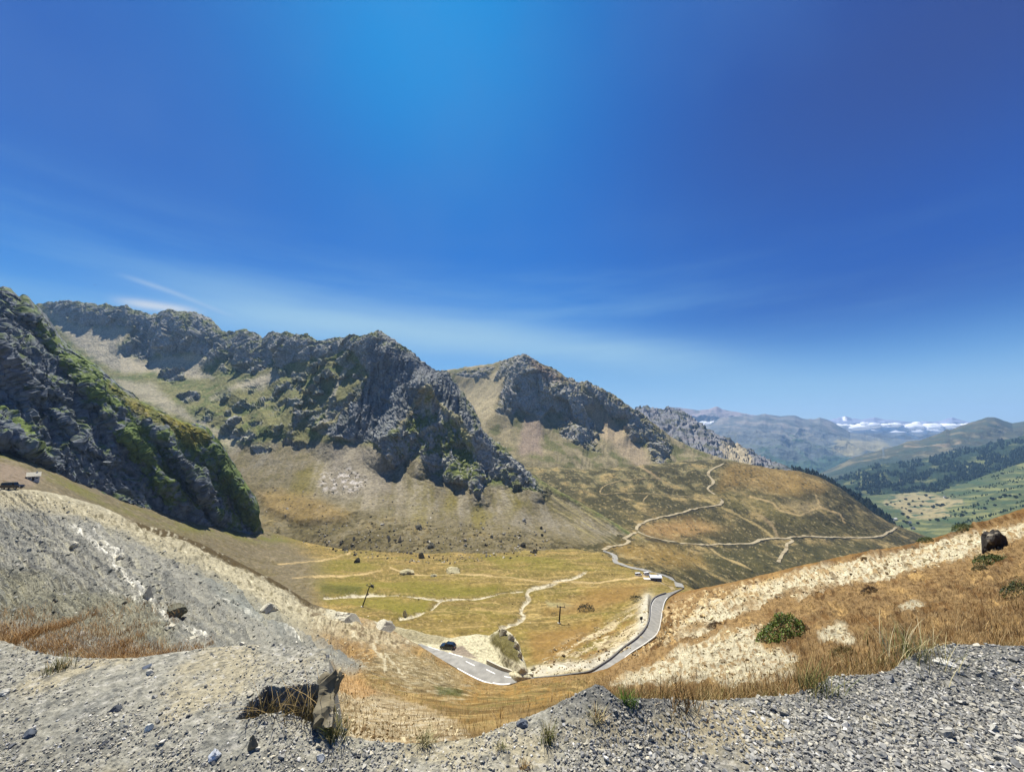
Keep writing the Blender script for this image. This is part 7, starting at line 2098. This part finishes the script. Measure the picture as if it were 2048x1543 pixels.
def far_trees():
    rng = np.random.default_rng(12)
    bm = bmesh.new(); tube(bm, (0, 0, -0.05), (0, 0, 0.5), 0.04, 0.02, 6)
    tr_me = bpy.data.meshes.new('trunk'); bm.to_mesh(tr_me); bm.free(); tr_me.materials.append(M_WOOD)
    crowns = []
    for k in range(4):
        o = mesh_from('crown', *(lambda a: (a[0],))(tree_blob(rng)), tris=None) if False else None
        v, t, c = tree_blob(rng)
        o = mesh_from('crown', v, tris=t, cols=c, mat=M_TREE)
        crowns.append(o.data)
        bpy.data.objects.remove(o)
    spots = [(1774, 1010), (1782, 1006), (1790, 1009), (1800, 1003), (1812, 1000), (1826, 1003), (1838, 998), (1846, 1004), (1852, 992), (1860, 996), (1818, 1010), (1830, 1014), (1842, 1012), (1804, 1016), (1868, 1012), (1874, 1011), (1880, 1013), (1886, 1011), (1866, 1016), (1925, 1025), (1925, 1032), (1812, 1018), (1820, 1024), (1844, 1028), (1806, 1030), (1816, 1036), (1860, 1041), (1875, 1042), (1888, 1038), (1948, 1028), (1836, 1048), (1822, 1052), (1808, 1044), (1814, 1047), (1985, 1000), (2000, 996), (2010, 993), (2020, 992), (2032, 996), (2040, 990), (1990, 1012), (1970, 1018), (1905, 990), (1885, 986), (1870, 985), (2005, 948), (2034, 965), (1960, 975)]
    i = 0
    for u, v in spots:
        h = hit(u, v, ['pasture'])
        if not h:
            continue
        root = empty('tree', h[0], rng.uniform(0, 6), 'one of many dark round trees dotted over the far pasture and fields', 'tree', 'trees dotted over the far valley')
        s = rng.uniform(6, 12)
        root.scale = (s * 1.3, s * 1.3, s)
        for nm, me in (('trunk', tr_me), ('crown', crowns[i % 4])):
            o = bpy.data.objects.new(nm, me); COL.objects.link(o); o.parent = root
        i += 1
    # woods that read as one mass
    def wood(boxr, n, names, keep, label, hmin, hmax, kcol):
        P, N, UV = sample(n, boxr, names, keep, rng)
        m = len(P)
        k = 7
        ang = np.linspace(0, 2 * np.pi, k, endpoint=False)
        H = rng.uniform(hmin, hmax, m)
        Vs = []
        for f, r in ((0.05, 0.30), (0.45, 0.24)):
            a = ang[None] + rng.uniform(0, 6, (m, 1))
            rr = r * rng.uniform(0.7, 1.2, (m, k))
            Vs.append(np.stack([P[:, :1] + np.cos(a) * rr * H[:, None], P[:, 1:2] + np.sin(a) * rr * H[:, None], P[:, 2:3] + H[:, None] * (f + rng.uniform(-0.06, 0.06, (m, k)))], -1))
        tip = P + np.stack([H * 0, H * 0, H], -1)
        V = np.concatenate([Vs[0], Vs[1], tip[:, None]], 1)
        tri = []
        for i in range(k):
            j = (i + 1) % k
            tri += [[i, j, k + j], [i, k + j, k + i], [k + i, k + j, 2 * k]]
        T = (np.array(tri)[None] + (np.arange(m) * (2 * k + 1))[:, None, None]).reshape(-1, 3)
        C = np.repeat(np.asarray(kcol)[None] * rng.uniform(0.6, 1.3, (m, 1)) * KA, 2 * k + 1, 0)
        o = mesh_from('forest', V.reshape(-1, 3), tris=T, cols=C, mat=M_TREE)
        tag(o, label, 'forest', kind='stuff')
    def k1(u, v):
        return u > np.interp(v, [880, 930, 960, 1080], [1490, 1575, 1610, 1660]) + rng.normal(0, 8, u.shape)
    wood((1480, 900, 1830, 1075), 5000, ['third'], k1, 'dark conifer wood on the shaded flank of the ridge', 10, 18, S(38, 50, 36))
    def k2(u, v):
        return fbm(uv3(u, v, 40, 16), 3, seed=261) > -0.06
    wood((1640, 880, 2100, 1000), 6000, ['hill_mid'], k2, 'dark woods over the hill across the valley', 14, 26, S(40, 56, 42))
    def k3(u, v):
        return fbm(uv3(u + 2.2 * v, v + 0.28 * u, 80, 7), 3, seed=262) > 0.16
    wood((1880, 930, 2140, 1050), 2600, ['pasture'], k3, 'hedgerows and thickets on the green pasture slope', 5, 9, S(56, 74, 46))
far_trees()

# ---- cloud bank ---------------------------------------------------------------------------------
def cloud(boxes, D, label, seed):
    """heaped vapour: many lumpy puffs joined into one bank"""
    rng = np.random.default_rng(seed)
    mt = bpy.data.materials.get('cloud_vapour')
    if mt is None:
        mt = bpy.data.materials.new('cloud_vapour')
        mt.use_nodes = True
        nt = mt.node_tree
        nt.nodes.clear()
        df = nt.nodes.new('ShaderNodeBsdfDiffuse'); df.inputs[0].default_value = (0.97, 0.97, 0.97, 1)
        tl = nt.nodes.new('ShaderNodeBsdfTranslucent'); tl.inputs[0].default_value = (0.97, 0.97, 0.97, 1)
        mx = nt.nodes.new('ShaderNodeMixShader'); mx.inputs[0].default_value = 0.5
        nz = nt.nodes.new('ShaderNodeTexNoise'); nz.inputs['Scale'].default_value = 0.01
        bp = nt.nodes.new('ShaderNodeBump'); bp.inputs['Distance'].default_value = 30
        out = nt.nodes.new('ShaderNodeOutputMaterial')
        nt.links.new(nz.outputs['Fac'], bp.inputs['Height'])
        nt.links.new(bp.outputs[0], df.inputs['Normal'])
        nt.links.new(df.outputs[0], mx.inputs[1]); nt.links.new(tl.outputs[0], mx.inputs[2]); nt.links.new(mx.outputs[0], out.inputs[0])
    bm = bmesh.new(); bmesh.ops.create_icosphere(bm, subdivisions=3, radius=1.0)
    tv = np.array([v.co[:] for v in bm.verts]); tf = np.array([[v.index for v in f.verts] for f in bm.faces]); bm.free()
    VV, TT, off = [], [], 0
    for (u, v, w, h) in boxes:
        c = unproj(u, v, D)
        k = D / FPX
        q = tv * (1 + 0.35 * fbm(tv * 1.6 + u, 3, seed=seed)[:, None] + 0.12 * fbm(tv * 5 + u, 3, seed=seed + 1)[:, None])
        VV.append(q * np.array([w * k, w * k * 0.8, h * k]) + c + np.array([0, rng.uniform(-300, 300), 0]))
        TT.append(tf + off); off += len(tv)
    o = mesh_from('cloud', np.concatenate(VV), tris=np.concatenate(TT), mat=mt, smooth=True)
    return tag(o, label, 'cloud', kind='stuff')
rc_ = np.random.default_rng(21)
bx = []
for i in range(150):
    u = rc_.uniform(1672, 1935)
    t_, b_ = np.interp(u, [1672, 1720, 1800, 1860, 1935], [850, 848, 850, 851, 856]), np.interp(u, [1672, 1720, 1760, 1800, 1850, 1935], [856, 866, 874, 877, 877, 873])
    bx.append((u, rc_.uniform(t_ + 2, b_), rc_.uniform(7, 16), rc_.uniform(3.0, 5.6)))
for i in range(110):
    u = rc_.uniform(1700, 1930)
    bx.append((u, rc_.uniform(850, 870), rc_.uniform(7, 16), rc_.uniform(3.5, 6)))
for i in range(40):
    u = rc_.uniform(1690, 1925)
    bx.append((u, rc_.uniform(855, 866), rc_.uniform(16, 28), rc_.uniform(6, 9)))
bx += [(1828, 848, 9, 4), (1840, 847, 8, 4), (1716, 847, 8, 3), (1894, 850, 9, 4), (1690, 850, 10, 3)]
cloud(bx, 12500, 'long bright white cloud bank lying in front of the distant peaks', 31)
bx = [(rc_.uniform(1392, 1428), rc_.uniform(844, 856), rc_.uniform(4, 8), rc_.uniform(1.6, 3)) for _ in range(26)]
cloud(bx, 8500, 'small white cloud caught behind the dark ridge', 33)

# ---- mountain air -----------------------------------------------------------------------------------
def haze():
    x0, x1, y0, y1, z0, z1 = -9000, 12500, -1200, 8180, -1000, 500
    v = [(x, y, z) for x in (x0, x1) for y in (y0, y1) for z in (z0, z1)]
    f = [(0, 1, 3, 2), (4, 6, 7, 5), (0, 4, 5, 1), (2, 3, 7, 6), (0, 2, 6, 4), (1, 5, 7, 3)]
    o = mesh_from('haze', v, faces4=f)
    mt = bpy.data.materials.new('mountain_air')
    mt.use_nodes = True
    nt = mt.node_tree
    nt.nodes.clear()
    pv = nt.nodes.new('ShaderNodeVolumePrincipled')
    pv.inputs['Color'].default_value = (0.36, 0.62, 1.0, 1)
    pv.inputs['Density'].default_value = 4.8e-5
    pv.inputs['Anisotropy'].default_value = 0.2
    out = nt.nodes.new('ShaderNodeOutputMaterial')
    nt.links.new(pv.outputs[0], out.inputs['Volume'])
    o.data.materials.append(mt)
    tag(o, 'thin bluish mountain air over the valleys', 'haze', kind='stuff')
haze()
